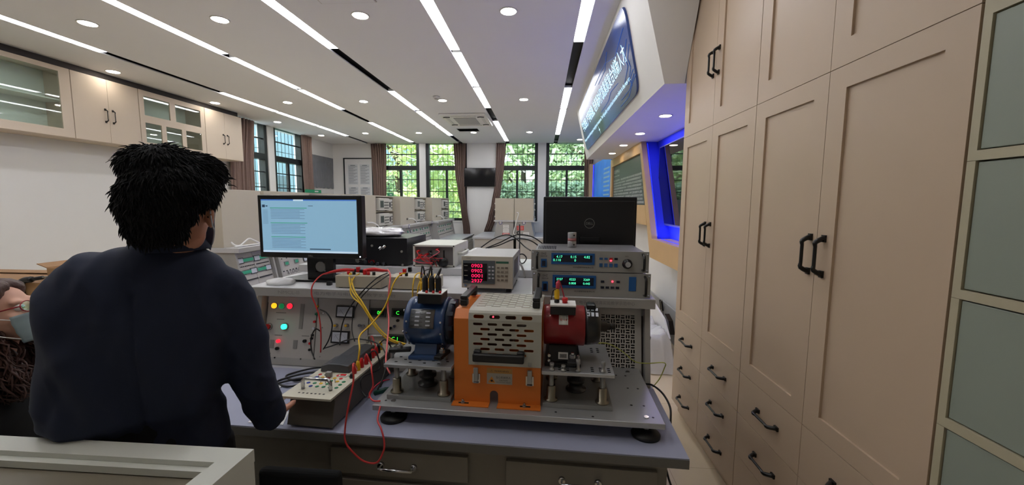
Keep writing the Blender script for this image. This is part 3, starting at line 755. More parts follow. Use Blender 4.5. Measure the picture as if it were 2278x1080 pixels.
# ---- things on the floor between bench and right wall
M_gb = mat('grey_plastic_board', (160, 162, 164), .45)
t = thing('leaning_boards', 'grey boards with black edge clips leaning low against the right wall', 'boards', (1.5, 4.6, 0))
for k, (ya, yb_) in enumerate(((3.95, 4.84), (4.88, 5.75))):
    MB().obox((1.50, (ya+yb_)/2, .235), (.018, yb_-ya, .46), Matrix.Rotation(radians(-9), 3, 'Y')).build('board', M_gb, t, bevel=.003)
    MB().obox((1.462, ya+.02 if k else yb_+.0, .40), (.03, .03, .12), Matrix.Rotation(radians(-9), 3, 'Y')).build('edge_clip', M_hndl, t)
t = thing('white_panel', 'white panel with a black corner bracket tilted in front of the grey boards', 'panel', (1.3, 4.6, 0))
MB().prism([(5.15, .60), (4.20, .415), (4.02, .27), (4.10, .004), (5.15, .004)], 'x', 1.29, 1.31).build('panel', M_white, t, bevel=.002)
MB().prism([(4.26, .46), (4.13, .42), (4.05, .30), (4.17, .34)], 'x', 1.312, 1.36).build('corner_bracket', M_hndl, t)
# frosted plastic sheet draped over a carton
def cloth(name, x0, x1, y0, y1, z0, zf, nx, ny, m, seed=0, parent=None):
    mm = MB(); vs = []; fs = []
    for i in range(nx+1):
        for j in range(ny+1):
            u = i/nx; v = j/ny; vs.append(zf(x0+(x1-x0)*u, y0+(y1-y0)*v, u, v))
    for i in range(nx):
        for j in range(ny): a = i*(ny+1)+j; fs.append((a, a+ny+1, a+ny+2, a+1))
    mm.add(vs, fs, 0, True); return mm.build(name, m, parent)
M_poly = mat('frosted_plastic', (226, 226, 226), .25, var=.03, alpha=.75, bump=.2, bscale=18)
def zf(x, y, u, v):
    w = .03*noise.noise(Vector((x*7, y*7, 0)))+.015*noise.noise(Vector((x*20, y*20, 5)))
    ed = min(u, 1-u, v, 1-v); z = .36-.06*v+.03*sin(u*9) if ed > .12 else (.36-.06*v)*ed/.12
    return (x+w+(.06 if ed < .12 else 0)*(u-.5), y+w, max(.012, z+w))
t = thing('plastic_sheet', 'frosted plastic sheet draped over white boxes right of the near bench', 'plastic sheet', (1.1, 4.2, 0))
cloth('sheet', .86, 1.27, 3.75, 4.7, 0, zf, 40, 50, M_poly, parent=t)
MB().box(.93, 1.2, 3.85, 4.6, .01, .28).build('box', M_white, t, bevel=.005)
# ================================================================ LABORATORY BENCHES
M_steel = mat('bench_steel', (168, 166, 162), .45, bump=.01)
M_panel = mat('console_panel', (186, 182, 176), .45, var=.02)
M_shelf = mat('shelf_laminate', (202, 202, 204), .3, var=.02)
M_desk = mat('desk_laminate', (176, 178, 184), .35, var=.02)
M_body = mat('bench_body', (122, 116, 106), .5, var=.04)
M_edge = mat('bench_edge', (104, 102, 98), .45)
M_chrome = mat('chrome', (190, 190, 192), .15, 1.0)
M_dark = mat('dark_ink', (50, 50, 54), .6, var=0)
M_red = mat('plug_red', (200, 30, 34), .35); M_yel = mat('plug_yellow', (226, 178, 32), .4); M_blk = mat('plug_black', (18, 18, 20), .35)
M_grn = mat('socket_green', (30, 120, 80), .4); M_blu = mat('socket_blue', (40, 60, 150), .4)
M_gdig = mat('digits_green', (40, 255, 60), .4, emit=(60, 255, 70), es=.9, var=0)
M_face = mat('meter_face', (200, 204, 214), .3); M_dig = mat('display_dark', (24, 40, 34), .25)
SH0, SH1 = .52, .95                       # shelf front and back (bench y)
PZ0, PZ1, PY0, PY1 = .80, 1.135, .53, .602
pn = Vector((0, -(PZ1-PZ0), PY1-PY0)).normalized(); pu = Vector((0, PY1-PY0, PZ1-PZ0)).normalized(); px_ = Vector((1, 0, 0))
PR = Matrix((( px_.x, pu.x, pn.x), (px_.y, pu.y, pn.y), (px_.z, pu.z, pn.z)))   # columns right, up, normal
def pan(x, z, o=0.0): return Vector((x, PY0+(PY1-PY0)*(z-PZ0)/(PZ1-PZ0), z)) + pn*o

def bench(label, fr, x0, x1, drawers, group=None, back=None, legs=True, M_body=M_body):
    t = thing('lab_bench', label, 'lab bench', ((x0+x1)/2, 0, 0), frame=fr, group=group)
    yb = SH1 if back is None else back
    MB().box(x0, x1, 0, yb, .768, .80).build('desktop', [M_desk], t, bevel=.002)
    MB().box(x0+.001, x1-.001, -.0012, .004, .7685, .7985).build('front_edge', M_edge, t)
    b = MB(); b.box(x0+.06, x1-.06, .03, yb-.01, .08, .7675); b.build('cabinet_body', M_body, t)
    MB().box(x0+.09, x1-.09, .07, yb-.04, .001, .0795).build('plinth', M_edge, t)
    for a, c in drawers:
        d = MB().box(a, c, .012, .0295, .645, .74).build('drawer', M_body, t, bevel=.0015)
        xm = (a+c)/2; h = MB()
        h.tube([(xm-.06, .012, .69), (xm-.06, -.016, .69), (xm+.06, -.016, .69), (xm+.06, .012, .69)], .0055, n=8, smooth=False)
        h.cyl((xm-.06, .0121, .69), (xm-.06, .0, .69), .011); h.cyl((xm+.06, .0121, .69), (xm+.06, .0, .69), .011)
        h.build('handle', M_chrome, d)
        e = MB().box(a-.03, c+.03, .014, .0295, .1, .62).build('cupboard_door', M_body, t, bevel=.0015)
    # console: side cheeks, sloping panel, shelf on top
    s = MB()
    side = [(.50, .8005), (.57, 1.1545), (yb, 1.1545), (yb, .8005)]
    s.prism(side, 'x', x0+.012, x0+.035); s.prism(side, 'x', x1-.035, x1-.012)
    s.box(x0+.035, x1-.035, yb-.02, yb, .8005, 1.1545)
    s.box(x0+.035, x1-.035, .605, .64, 1.1, 1.1545)
    s.build('console_frame', M_steel, t)
    MB().box(x0, x1, SH0, yb, 1.155, 1.20).build('shelf', [M_shelf], t, bevel=.003)
    MB().box(x0+.002, x1-.002, SH0-.0015, SH0+.001, 1.157, 1.197).build('shelf_front', M_steel, t)
    return t
def panel(t, x0, x1, z0=PZ0+.002, z1=PZ1-.002, m=None, name='control_panel'):
    c = pan((x0+x1)/2, (z0+z1)/2, -.005)
    return MB().obox(c, (x1-x0-.003, (Vector((0, PY1-PY0, PZ1-PZ0)).length)*(z1-z0)/(PZ1-PZ0), .01), PR).build(name, m or M_panel, t)
def pbox(x, z, w, h, d, m, par, name, o=0.0, bevel=0):
    return MB().obox(pan(x, z, d/2+o), (w, h, d), PR).build(name, m, par, bevel=bevel)
def pcyl(x, z, r, d, m, par, name, r1=None, o=0.0):
    return MB().cyl(pan(x, z, o), pan(x, z, o+d), r, r1, n=20).build(name, m, par)
def ptxt(s, x, z, h, par, m=None, name='lettering', width=None, o=.0008):
    return text_mb(s, pan(x, z, 0), (1, 0, 0), pu, height=h, width=width, extrude=o).build(name, m or M_dark, par)

# ---------------------------------------------------------------- the near bench
BX0, BX1 = -1.95, -.0
nb = bench('grey laboratory bench with drawers and a sloping control console in the foreground', BEN, BX0, BX1, [(-1.235, -.73), (-.597, -.095)])
M_mat = mat('bench_mat', (152, 156, 178), .6, var=.05, scale=3, bump=.03, bscale=30)
o = MB().box(BX0+.01, BX1-.001, .0, .495, .8006, .8036).build('bench_mat', M_mat, frame=BEN); tag(o, 'blue grey rubber mat covering the near bench top', 'mat')
# control panels of the near bench
p1 = panel(nb, -1.905, -1.635); p2 = panel(nb, -1.632, -1.36); p3 = panel(nb, -1.357, -.79); p4 = panel(nb, -.787, -.432)
MB().obox(pan(-.98, .82, -.004), (1.86, .035, .012), PR).build('console_kick', M_steel, nb)
def X(px, py): return pb(px, py, Y=.57).x
def Zp(px, py): return pb(px, py, Y=.57).z
M_amb = mat('lamp_amber', (240, 170, 30), .3, emit=(255, 170, 30), es=.9, var=0); M_rl = mat('lamp_red', (230, 30, 40), .3, emit=(255, 30, 50), es=1.0, var=0)
M_gl = mat('lamp_green', (20, 130, 70), .3, emit=(20, 140, 80), es=.25, var=0); M_gl2 = mat('button_green_lit', (60, 240, 190), .3, emit=(50, 255, 190), es=1.3, var=0)
M_rb = mat('button_red', (160, 26, 26), .3); M_gry = mat('meter_grey', (140, 138, 134), .5)
for (px, py, m, s) in ((605, 683, M_amb, 'a'), (622, 684, M_gl, 'g'), (640, 684, M_rl, 'r')):
    l = pcyl(X(px, py), Zp(px, py), .0155, .006, M_chrome, p1, 'pilot_lamp'); 
    MB().lathe([(.014, 0), (.0135, .004), (.008, .009), (.001, .0105)], pan(X(px, py), Zp(px, py), .006), pn, n=20).build('pilot_lens', m, p1)
for (px, py, m) in ((599, 727, M_rb), (635, 727, M_gl2)):
    pcyl(X(px, py), Zp(px, py), .0185, .010, M_chrome, p1, 'button_bezel', r1=.0165)
    pcyl(X(px, py), Zp(px, py), .0135, .017, m, p1, 'push_button')
for (px, py, w, h) in ((668, 706, .02, .125), (611, 763, .022, .042), (662, 764, .022, .042)): pbox(X(px, py), Zp(px, py), w, h, .002, M_gry, p1, 'label_strip')
for (px, py) in ((625, 757), (625, 772), (683, 757)):
    pcyl(X(px, py), Zp(px, py), .008, .012, M_blk if py != 757 or px == 683 else M_rl, p1, 'knob')
for (px, py, w) in ((621, 698, .055), (622, 712, .04), (622, 745, .04), (682, 747, .04), (605, 782, .03)):
    pbox(X(px, py), Zp(px, py), w, .0035, .0008, mat('panel_print', (120, 118, 114), .6, var=0), p1, 'print_line')
for k, (px, py) in enumerate([(701, 685), (701, 701), (699, 717), (699, 731), (698, 745), (697, 752), (695, 762), (696, 775)]):
    pcyl(X(px, py), Zp(px, py), .0062, .009, [M_yel, M_grn, M_red, M_face, M_blk, M_blk, M_red, M_blk][k], p1, 'socket')
for (px, py, w, h) in ((765, 696, .085, .052), (760, 749, .085, .052)):
    f = pbox(X(px, py), Zp(px, py), w+.008, h+.008, .010, M_blk, p2, 'analog_meter')
    pbox(X(px, py), Zp(px, py), w-.006, h-.006, .001, M_face, f, 'meter_face', o=.0101)
    q = MB(); c = pan(X(px, py), Zp(px, py)-.018, .0114)
    for k in range(9):
        a = pi*(.2+.6*k/8); q.obox(c+px_*(.032*cos(a))+pu*(.032*sin(a)), (.0008, .005, .0003), PR @ Matrix.Rotation(a-pi/2, 3, 'Z'))
    q.obox(c+px_*(-.014)+pu*.016, (.0009, .036, .0003), PR @ Matrix.Rotation(radians(40), 3, 'Z')); q.build('meter_scale', M_dark, f)
for (px, py) in ((748, 725), (772, 725)):
    pcyl(X(px, py), Zp(px, py), .009, .018, M_chrome, p2, 'terminal'); pcyl(X(px, py), Zp(px, py), .006, .021, M_yel, p2, 'terminal_cap')
for (px, py, s) in ((837, 698, '00'), (888, 699, 'C  '), (886, 753, 'C 1')):
    x, z = X(px, py), Zp(px, py); par = p3
    f = pbox(x, z, .088, .043, .008, mat('meter_bezel', (70, 74, 72), .4), par, 'digital_meter')
    pbox(x, z, .07, .026, .001, M_dig, f, 'meter_window', o=.0081)
    text_mb(s.strip(), pan(x-(.012 if 'C' in s else -.012), z, .0095), (1, 0, 0), pu, height=.017, extrude=.0002).build('digits', M_gdig, f)
for (px, py, m) in ((884, 715, M_blk), (869, 731, M_blk), (878, 727, M_chrome), (800, 725, M_chrome), (808, 726, M_chrome), (820, 727, M_yel)):
    pcyl(X(px, py), Zp(px, py), .007, .012, m, p3, 'terminal')
for k in range(4): pcyl(-1.60, .85+.07*k, .0028, .003, M_chrome, p2, 'screw')
for (x, z) in ((-1.895, .95), (-1.84, .835), (-1.70, .835)): pcyl(x, z, .004, .003, M_chrome, p1, 'screw')
# perforated basket-weave grille at the right end
gx0, gx1, gz0, gz1 = -.385, -.072, .868, 1.108
MB().obox(pan((-.43-.04)/2, 1.122, -.002), (.38, .022, .006), PR).build('grille_top_strip', M_panel, nb)
g = MB(); nx, nz = 14, 11; cw = (gx1-gx0)/nx; ch = (gz1-gz0)/nz/ (pu.z)
for i in range(nx):
    for j in range(nz):
        o_ = pan(gx0+i*cw, gz0+j*(gz1-gz0)/nz)
        if (i+j) % 2: 
            for q in range(2): g.hole(o_+pu*(q*ch/2), px_, pu, cw, ch/2, cw*.80, ch*.30, n=8)
        else:
            for q in range(2): g.hole(o_+px_*(q*cw/2), px_, pu, cw/2, ch, cw*.30, ch*.80, n=8)
for a, b, c, d in ((-.43, gx0, gz0-.03, gz1+.005), (gx1, -.045, gz0-.03, gz1+.005), (gx0, gx1, gz0-.03, gz0), (gx0, gx1, gz1, gz1+.005)):
    g.quad(pan(a, c), pan(b, c), pan(b, d), pan(a, d))
g.build('ventilation_grille', M_panel, nb, solid=.0015)
MB().box(-.44, -.04, .68, .70, .81, 1.15).build('grille_backing', mat('dark_inside', (34, 32, 32), .8), nb)
MB().obox(pan(-.235, .832, -.002), (.38, .06, .006), PR).build('grille_kick', M_steel, nb)
# shelf lettering
for s, xa, xb, par in (('NMCL-Ⅱ', -1.79, -1.68, nb), ('电力电子与电机控制教学实验台', -1.60, -1.19, nb), ('国家级电工电子虚拟仿真实验教学示范中心', -.42, -.09, nb)):
    text_mb(s, ((xa+xb)/2, SH0-.0017, 1.178), (1, 0, 0), (0, 0, 1), height=.017, width=xb-xa, extrude=.0003).build('shelf_lettering', mat('faint_print', (128, 128, 128), .6, var=0) if s[0] != 'N' else M_gry, par)

# the bench standing back to back behind it
fb = Frame(BEN.w((0, 1.42+.48, 0)), TH+pi)
o_ = bench('matching laboratory bench standing back to back behind the near bench', fb, .03, 1.98, [(.12, .6), (.75, 1.3)])
MB().box(.03, 1.98, .50, .945, 1.2005, 1.243).build('raised_shelf', M_shelf, o_, bevel=.003)

# ================================================================ BENCH ROWS FURTHER BACK
M_hut = mat('instrument_case', (196, 188, 172), .45, var=.02)
M_scope = mat('scope_case', (204, 202, 194), .4); M_scr = mat('scope_screen', (74, 84, 82), .2)
M_btn = mat('meter_green', (60, 150, 120), .4, emit=(30, 120, 90), es=.15, var=0)
ROW = lambda y0: Frame((-2.17 if y0 < 3.8 else -2.15 if y0 < 5 else -2.00 if y0 < 7 else -1.89 if y0 < 8 else -1.76, y0, 0), radians(90))
def console(t, x0, x1, rnd, style=0):
    pa = panel(t, x0+.04, (x0+x1)/2); pbn = panel(t, (x0+x1)/2+.002, x1-.04)
    for (p, a, b) in ((pa, x0+.06, (x0+x1)/2), (pbn, (x0+x1)/2+.02, x1-.06)):
        L = b-a
        for r_, z in enumerate((1.07, .96)):
            for k in range(4):
                x = a+L*(k+.6)/4.3
                if (k+r_+style) % 4 == 0: 
                    f = pbox(x, z, .085, .055, .008, M_blk, p, 'analog_meter'); pbox(x, z, .07, .043, .001, M_face, f, 'meter_face', o=.0082)
                else:
                    f = pbox(x, z, .072, .045, .007, mat('meter_bezel2', (120, 128, 124), .4), p, 'digital_meter'); pbox(x, z, .05, .028, .001, M_btn, f, 'meter_window', o=.0072)
        q = MB()
        for k in range(14): q.cyl(pan(a+L*(k+.5)/14, .885, 0), pan(a+L*(k+.5)/14, .885, .010), .006, n=8)
        for k in range(9): q.cyl(pan(a+L*(k+.5)/9, 1.015, 0), pan(a+L*(k+.5)/9, 1.015, .008), .005, n=8)
        q.build('terminals', M_dark, p)
def oscilloscope(fr, x, y, z, label, w=.44, h=.2, group='oscilloscopes'):
    t = thing('oscilloscope', label, 'oscilloscope', (x, y, z), frame=fr, group=group); d = .34
    MB().box(x-w/2, x+w/2, y, y+d, z+.012, z+h).build('case', M_scope, t, bevel=.006)
    f = MB().box(x-w/2+.004, x+w/2-.004, y-.010, y-.0005, z+.016, z+h-.004).build('front_panel', M_scope, t, bevel=.003)
    MB().box(x-w/2+.03, x-w/2+.18, y-.014, y-.0105, z+.05, z+h-.03).build('screen_bezel', mat('bezel_grey', (176, 174, 166), .4), t)
    MB().box(x-w/2+.045, x-w/2+.175, y-.0155, y-.0145, z+.062, z+h-.045).build('screen', M_scr, t)
    k = MB()
    for i in range(4):
        for j in range(3): c = (x+.0+i*.05, y-.0105, z+.05+j*.048); k.cyl(c, (c[0], y-.022, c[2]), .010, n=10)
    k.build('knobs', mat('knob_grey', (110, 110, 106), .4), t)
    ft = MB(); ft.box(x-w/2+.03, x-w/2+.06, y+.02, y+.05, z, z+.0115); ft.box(x+w/2-.06, x+w/2-.03, y+.02, y+.05, z, z+.0115)
    ft.box(x-w/2+.03, x-w/2+.06, y+.28, y+.31, z, z+.0115); ft.box(x+w/2-.06, x+w/2-.03, y+.28, y+.31, z, z+.0115); ft.build('feet', M_blk, t)
    return t
def generator(fr, x, y, z, label, w=.22, h=.2):
    t = thing('signal_generator', label, 'signal generator', (x, y, z), frame=fr, group='signal generators')
    MB().box(x-w/2, x+w/2, y, y+.3, z+.001, z+h).build('case', M_scope, t, bevel=.005)
    MB().box(x-.075, x-.005, y-.004, y-.0005, z+.06, z+h-.05).build('display', M_dark, t)
    k = MB()
    for i in range(2):
        for j in range(3): k.cyl((x+.03+i*.035, y-.0005, z+.05+j*.05), (x+.03+i*.035, y-.010, z+.05+j*.05), .009, n=10)
    k.build('knobs', mat('knob_grey', (110, 110, 106), .4), t)
ROWY = [(3.36, 3.88, 'nearest'), (3.89, 5.49, 'second'), (5.50, 7.09, 'third'), (7.10, 8.74, 'fourth'), (8.75, 10.38, 'farthest')]
rnd = random.Random(5)
for k, (ya, yb_, on) in enumerate(ROWY):
    fr = ROW(ya); L = yb_-ya
    t = bench('grey bench with a sloping meter console, the %s in the row along the left' % on, fr, .0, L, [(.1, L/2-.05), (L/2+.05, L-.1)] if L > 1.2 else [(.1, L-.1)], group='benches in the left row', M_body=mat('row_body', (184, 180, 172), .5))
    console(t, 0, L, rnd, k)
    # instrument case on the shelf
    h = thing('instrument_case', 'beige instrument case on the shelf of the %s bench in the left row' % on, 'instrument case', (L/2, .66, 1.2), frame=fr, group='instrument cases on the left row')
    hy0, hy1 = .66, 1.30; z0, z1 = 1.201, 1.725
    xs = L*.5 if L > 1.2 else L*.98
    MB().box(.003, xs, hy0, hy1, z0, z1).build('closed_case', M_hut, h, bevel=.002)
    if L > 1.2:
        c = MB(); c.box(xs+.001, L-.003, hy0+.36, hy1, z0, z1); c.box(xs+.001, L-.003, hy0, hy0+.359, z1-.02, z1); c.box(xs+.001, L-.003, hy0, hy0+.359, z0, z0+.016)
        c.box(L-.02, L-.003, hy0, hy0+.359, z0+.016, z1-.02); c.box(xs+.001, L-.021, hy0, hy0+.359, 1.455, 1.467)
        c.build('open_bay', M_hut, h)
        for (x, z) in ((.35, 1.30), (.44, 1.305)): MB().cyl((x, hy0-.001, z), (x, hy0-.010, z), .02, n=14).build('cable_outlet', M_blk if x < .4 else M_scope, h)
        xb = (xs+L)/2
        for zz, up in ((1.218, 'lower'), (1.468, 'upper')):
            oscilloscope(fr, xs+.255, hy0-.03, zz, 'old beige oscilloscope, %s one in the case of the %s left row bench' % (up, on), w=.44, h=.215)
            generator(fr, xs+.60, hy0-.01, zz, 'small signal generator beside the %s oscilloscope of the %s left row bench' % (up, on), w=.18)
        w = MB().tube([(.44, hy0-.010, 1.305), (.52, hy0-.06, 1.30), (.66, hy0-.08, 1.25), (.72, hy0-.07, 1.212), (.95, hy0-.05, 1.208)], .010, n=8).build('power_cable', M_white, frame=fr)
        tag(w, 'white cable from the case on the %s bench of the left row' % on, 'cable')
# white cable lying on the near shelf beside the man's mask
fr = Frame((-2.17, 2.98, 0), radians(90))
w = MB().tube([(.42, .62, 1.25), (.44, .60, 1.22), (.50, .60, 1.212), (.56, .60, 1.24), (.62, .60, 1.265), (.68, .59, 1.24), (.73, .58, 1.21), (.62, .575, 1.208), (.5, .57, 1.21), (.40, .57, 1.21)], .008, n=8).build('power_cable', M_white, frame=fr)
tag(w, 'white cable looped on the shelf right of the standing man', 'cable')
# number badges and label
def badge(fr, x, y, z, s, m, rd=(1, 0, 0), label=''):
    t = thing('number_badge', label, 'badge', (x, y, z), frame=fr)
    MB().cyl((x, y, z), (x, y-.004, z), .038, n=24).build('disc', mat('badge_blue', (60, 64, 130), .4), t)
    MB().cyl((x, y-.0042, z), (x, y-.005, z), .026, n=24).build('centre', M_white, t)
    text_mb(s, (x, y-.0052, z), (1, 0, 0), (0, 0, 1), height=.028, extrude=.0003).build('number', M_dark, t)
badge(ROW(7.10), .05, .52, 1.178, '5', M_dark, label='round blue number badge on the shelf edge of the left bench row')
badge(ROW(7.10), 1.6, .52, 1.178, '6', M_dark, label='small round blue number badge farther along the left bench row')
t = thing('exit_label', 'small green label on top of the instrument case behind the monitor', 'label', (-2.804, 4.80, 1.726))
MB().box(-2.806, -2.802, 4.60, 4.95, 1.726, 1.765).build('plate', mat('sign_green', (20, 140, 90), .4), t); 
MB().box(-2.8015, -2.800, 4.80, 4.88, 1.738, 1.753).build('mark', M_white, t)
t = thing('exit_label', 'small green label on the instrument case above the first oscilloscope', 'label', (-2.65, 6.90, 1.726))
MB().box(-2.655, -2.65, 6.78, 7.04, 1.726, 1.775).build('plate', mat('sign_green', (20, 140, 90), .4), t)
MB().box(-2.6495, -2.648, 6.87, 6.97, 1.742, 1.758).build('mark', M_white, t)
# handwriting on the first console
c = ROW(3.89)
text_mb('& LEADPERT', pan(.30, .862, .001), (1, 0, 0), pu, height=.035, width=.32, extrude=.0005).build('marker_writing', M_dark, frame=c); bpy.data.objects['marker_writing']['label'] = 'black marker writing on the meter console behind the monitor'; bpy.data.objects['marker_writing']['category'] = 'writing'

# the island seen end on, in the middle of the back wall
IX, IY = -.62, 8.95
def island(x0, x1, label):
    t = thing('lab_bench', label, 'lab bench', ((x0+x1)/2, IY, 0), group='island benches by the back wall')
    MB().box(x0, x1, IY, 10.75, .80, .835).build('desktop', M_desk, t, bevel=.002)
    MB().box(x0+.05, x1-.006, IY+.03, 10.7, .001, .7995).build('end_panel', mat('island_panel', (182, 178, 172), .5), t)
    return t
tl = island(-1.56, IX-.002, 'left half of the island bench under the small beige cases')
tr = island(IX+.002, .34, 'right half of the island bench beside the black monitor')
for sgn, tt, lab in ((-1, tl, 'left'), (1, tr, 'right')):
    P = [(IX+sgn*.006, .836), (IX+sgn*.46, .836), (IX+sgn*.38, 1.19), (IX+sgn*.006, 1.19)]
    m = MB(); m.prism(P if sgn > 0 else P[::-1], 'y', IY+.12, 10.6); m.build('console', M_steel, tt)
    MB().box(min(IX+sgn*.006, IX+sgn*.46), max(IX+sgn*.006, IX+sgn*.46), IY+.1, 10.6, 1.191, 1.225).build('shelf', M_shelf, tt)
    h = thing('instrument_case', 'beige instrument case on the %s half of the island bench' % lab, 'instrument case', (IX+sgn*.23, IY+.12, 1.225))
    MB().box(min(IX+sgn*.005, IX+sgn*.435), max(IX+sgn*.005, IX+sgn*.435), IY+.12, 10.5, 1.226, 1.72).build('case', M_hut, h, bevel=.003)
    kn = MB()
    for z in (1.3, 1.46, 1.6): kn.cyl((IX+sgn*.436, IY+.3, z), (IX+sgn*.47, IY+.3, z), .018, n=10)
    kn.build('knobs', M_scope, h)
F0 = Frame()
badge(F0, -.98+.05, IY+.118, 1.165, '8', M_dark, label='round blue number badge on the left console end of the island')
badge(F0, -.40, IY+.118, 1.165, '12', M_dark, label='round blue number badge on the right console end of the island')
def note(x0, x1, z0, z1, m, label, stripe=None):
    t = thing('paper_label', label, 'label', ((x0+x1)/2, IY+.119, z0))
    MB().box(x0, x1, IY+.116, IY+.1195, z0, z1).build('paper', m, t)
    q = MB()
    for k in range(3): q.box(x0+.015, x1-.015, IY+.1148, IY+.1158, z0+(z1-z0)*(.25+.25*k)-.003, z0+(z1-z0)*(.25+.25*k)+.003)
    q.build('print', stripe or M_gry, t)
M_lr = mat('label_red', (206, 58, 52), .5)
note(-.87, -.74, 1.04, 1.12, M_white, 'upper white label on the left console end'); note(-.87, -.74, .94, 1.03, M_white, 'lower white label on the left console end')
note(-.885, -.725, .885, .935, M_lr, 'red label strip low on the left console end', M_white)
note(-.56, -.40, 1.0, 1.10, M_lr, 'red and white label on the right console end', M_white); note(-.41, -.28, .88, .955, M_white, 'small white label low on the right console end')
w = MB().tube([(IX+.06, IY+.115, 1.40), (IX+.10, IY+.08, 1.38), (IX+.07, IY+.06, 1.25), (IX+.03, IY+.07, 1.1), (IX+.0, IY+.07, .98), (IX+.02, IY+.06, .9), (IX+.25, IY+.04, .85), (IX+.75, IY+.1, .842)], .011, n=8).build('power_cable', M_white)
tag(w, 'white cable hanging between the two beige cases of the island', 'cable')
MB().box(IX-.012, IX+.012, IY+.10, IY+.119, .836, 1.22).build('seam_cover', M_chan, tr)
t = thing('socket_outlet', 'round black socket on the right console end of the island', 'socket', (-.52, IY+.119, .92))
MB().cyl((-.52, IY+.119, .94), (-.52, IY+.105, .94), .042, n=20).build('ring', M_blk, t); MB().cyl((-.52, IY+.1045, .94), (-.52, IY+.102, .94), .02, n=16).build('core', M_gry, t)
# ================================================================ THINGS ON THE NEAR BENCH SHELF
ZS = 1.2005
M_mon = mat('monitor_black', (20, 20, 23), .4, var=.02); M_monb = mat('monitor_bezel', (14, 14, 16), .25)
# -- lit monitor
t = thing('monitor', 'lit black monitor showing a pale blue page on the left of the bench shelf', 'monitor', (-1.70, .70, ZS), frame=BEN)
mx0, mx1, mz0, mz1 = -1.955, -1.40, 1.333, 1.652; my = .62
MB().box(mx0, mx1, my, my+.045, mz0, mz1).build('casing', M_monb, t, bevel=.004)
ms = mat('screen_page', (120, 160, 190), .3, emit=(150, 196, 224), es=.30, var=0)
scr = MB().box(mx0+.02, mx1-.024, my-.0012, my-.0003, mz0+.028, mz1-.022).build('screen', ms, t)
sx0, sx1, sz0, sz1 = mx0+.02, mx1-.024, mz0+.028, mz1-.022
def sc(u, v): return sx0+(sx1-sx0)*u, sz1-(sz1-sz0)*v
def sb(u0, v0, u1, v1, m, name, o=.0016):
    a = sc(u0, v0); b = sc(u1, v1); return MB().box(a[0], b[0], my-o, my-o+.0003, b[1], a[1]).build(name, m, t)
M_sb = mat('screen_titlebar', (60, 110, 190), .3, emit=(70, 120, 205), es=.3, var=0); M_sgn = mat('screen_green', (60, 160, 130), .3, emit=(70, 165, 140), es=.3, var=0)
M_sg = mat('screen_grey', (90, 120, 150), .3, emit=(100, 130, 165), es=.3, var=0); M_sk = mat('screen_dark', (40, 60, 80), .3, emit=(45, 65, 90), es=.3, var=0); M_sl = mat('screen_light', (190, 215, 240), .3, emit=(200, 225, 245), es=.33, var=0)
sb(0, 0, .345, .022, M_sb, 'title_bar'); sb(.345, 0, .45, .03, M_sl, 'browser_tab'); sb(.45, 0, 1, .022, M_sb, 'title_bar'); sb(0, .965, 1, 1, M_sl, 'task_bar')
q = MB()
for v0, u1 in ((.155, .485), (.435, .485), (.70, .46)):
    a = sc(.095, v0); b = sc(u1, v0+.013); q.box(a[0], b[0], my-.0018, my-.0014, b[1], a[1])
q.build('table_headings', M_sgn, t)
q = MB()
for v0 in (.185, .465, .735):
    for k in range(7):
        a = sc(.10, v0+k*.028); b = sc(.46-.05*(k % 2), v0+k*.028+.008); q.box(a[0], b[0], my-.0018, my-.0014, b[1], a[1])
for k in range(11): a = sc(.015, .2+k*.025); b = sc(.07, .206+k*.025); q.box(a[0], b[0], my-.0018, my-.0014, b[1], a[1])
q.build('table_rows', M_sg, t)
q = MB()
for (u, v, w_, h_) in ((.012, .10, .03, .05), (.05, .115, .02, .02), (.50, .115, .05, .008), (.50, .92, .22, .018)): a = sc(u, v); b = sc(u+w_, v+h_); q.box(a[0], b[0], my-.0018, my-.0014, b[1], a[1])
q.build('page_marks', M_sk, t)
text_mb('DELL', ((mx0+mx1)/2, my-.0006, mz0+.0125), (1, 0, 0), (0, 0, 1), height=.008, extrude=.0003).build('logo', M_gry, t)
MB().cyl((mx1-.013, my-.0001, mz0+.013), (mx1-.013, my-.0015, mz0+.013), .003, n=12).build('power_light', mat('led_white', (220, 225, 255), .3, emit=(220, 225, 255), es=3, var=0), t)
s = MB(); s.prism([(-1.745, ZS+.012), (-1.60, ZS+.012), (-1.615, 1.50), (-1.735, 1.50)][::1], 'y', .69, .725)
n = MB(); P = MB()
c0 = (-1.672, ZS+.075)
# stand neck with a round cable hole
for side in (0,):
    n.box(-1.745, -1.70, .69, .715, ZS+.012, 1.45); n.box(-1.644, -1.60, .69, .715, ZS+.012, 1.45); n.box(-1.70, -1.644, .69, .715, ZS+.012, ZS+.05); n.box(-1.70, -1.644, .69, .715, ZS+.105, 1.45)
n.build('stand_neck', M_monb, t); MB().cyl((-1.672, .718, ZS+.078), (-1.672, .69, ZS+.078), .027, n=24).build('cable_ring', M_gry, t)
MB().box(-1.73, -1.61, .666, .69, 1.40, 1.56).build('mount', M_monb, t)
b = MB(); b.add([(-1.905, .66, ZS), (-1.555, .66, ZS), (-1.575, .865, ZS), (-1.83, .865, ZS), (-1.905, .66, ZS+.012), (-1.555, .66, ZS+.012), (-1.575, .865, ZS+.012), (-1.83, .865, ZS+.012)], [(0,3,2,1),(4,5,6,7),(0,1,5,4),(1,2,6,5),(2,3,7,6),(3,0,4,7)])
b.build('stand_base', M_monb, t, bevel=.003)
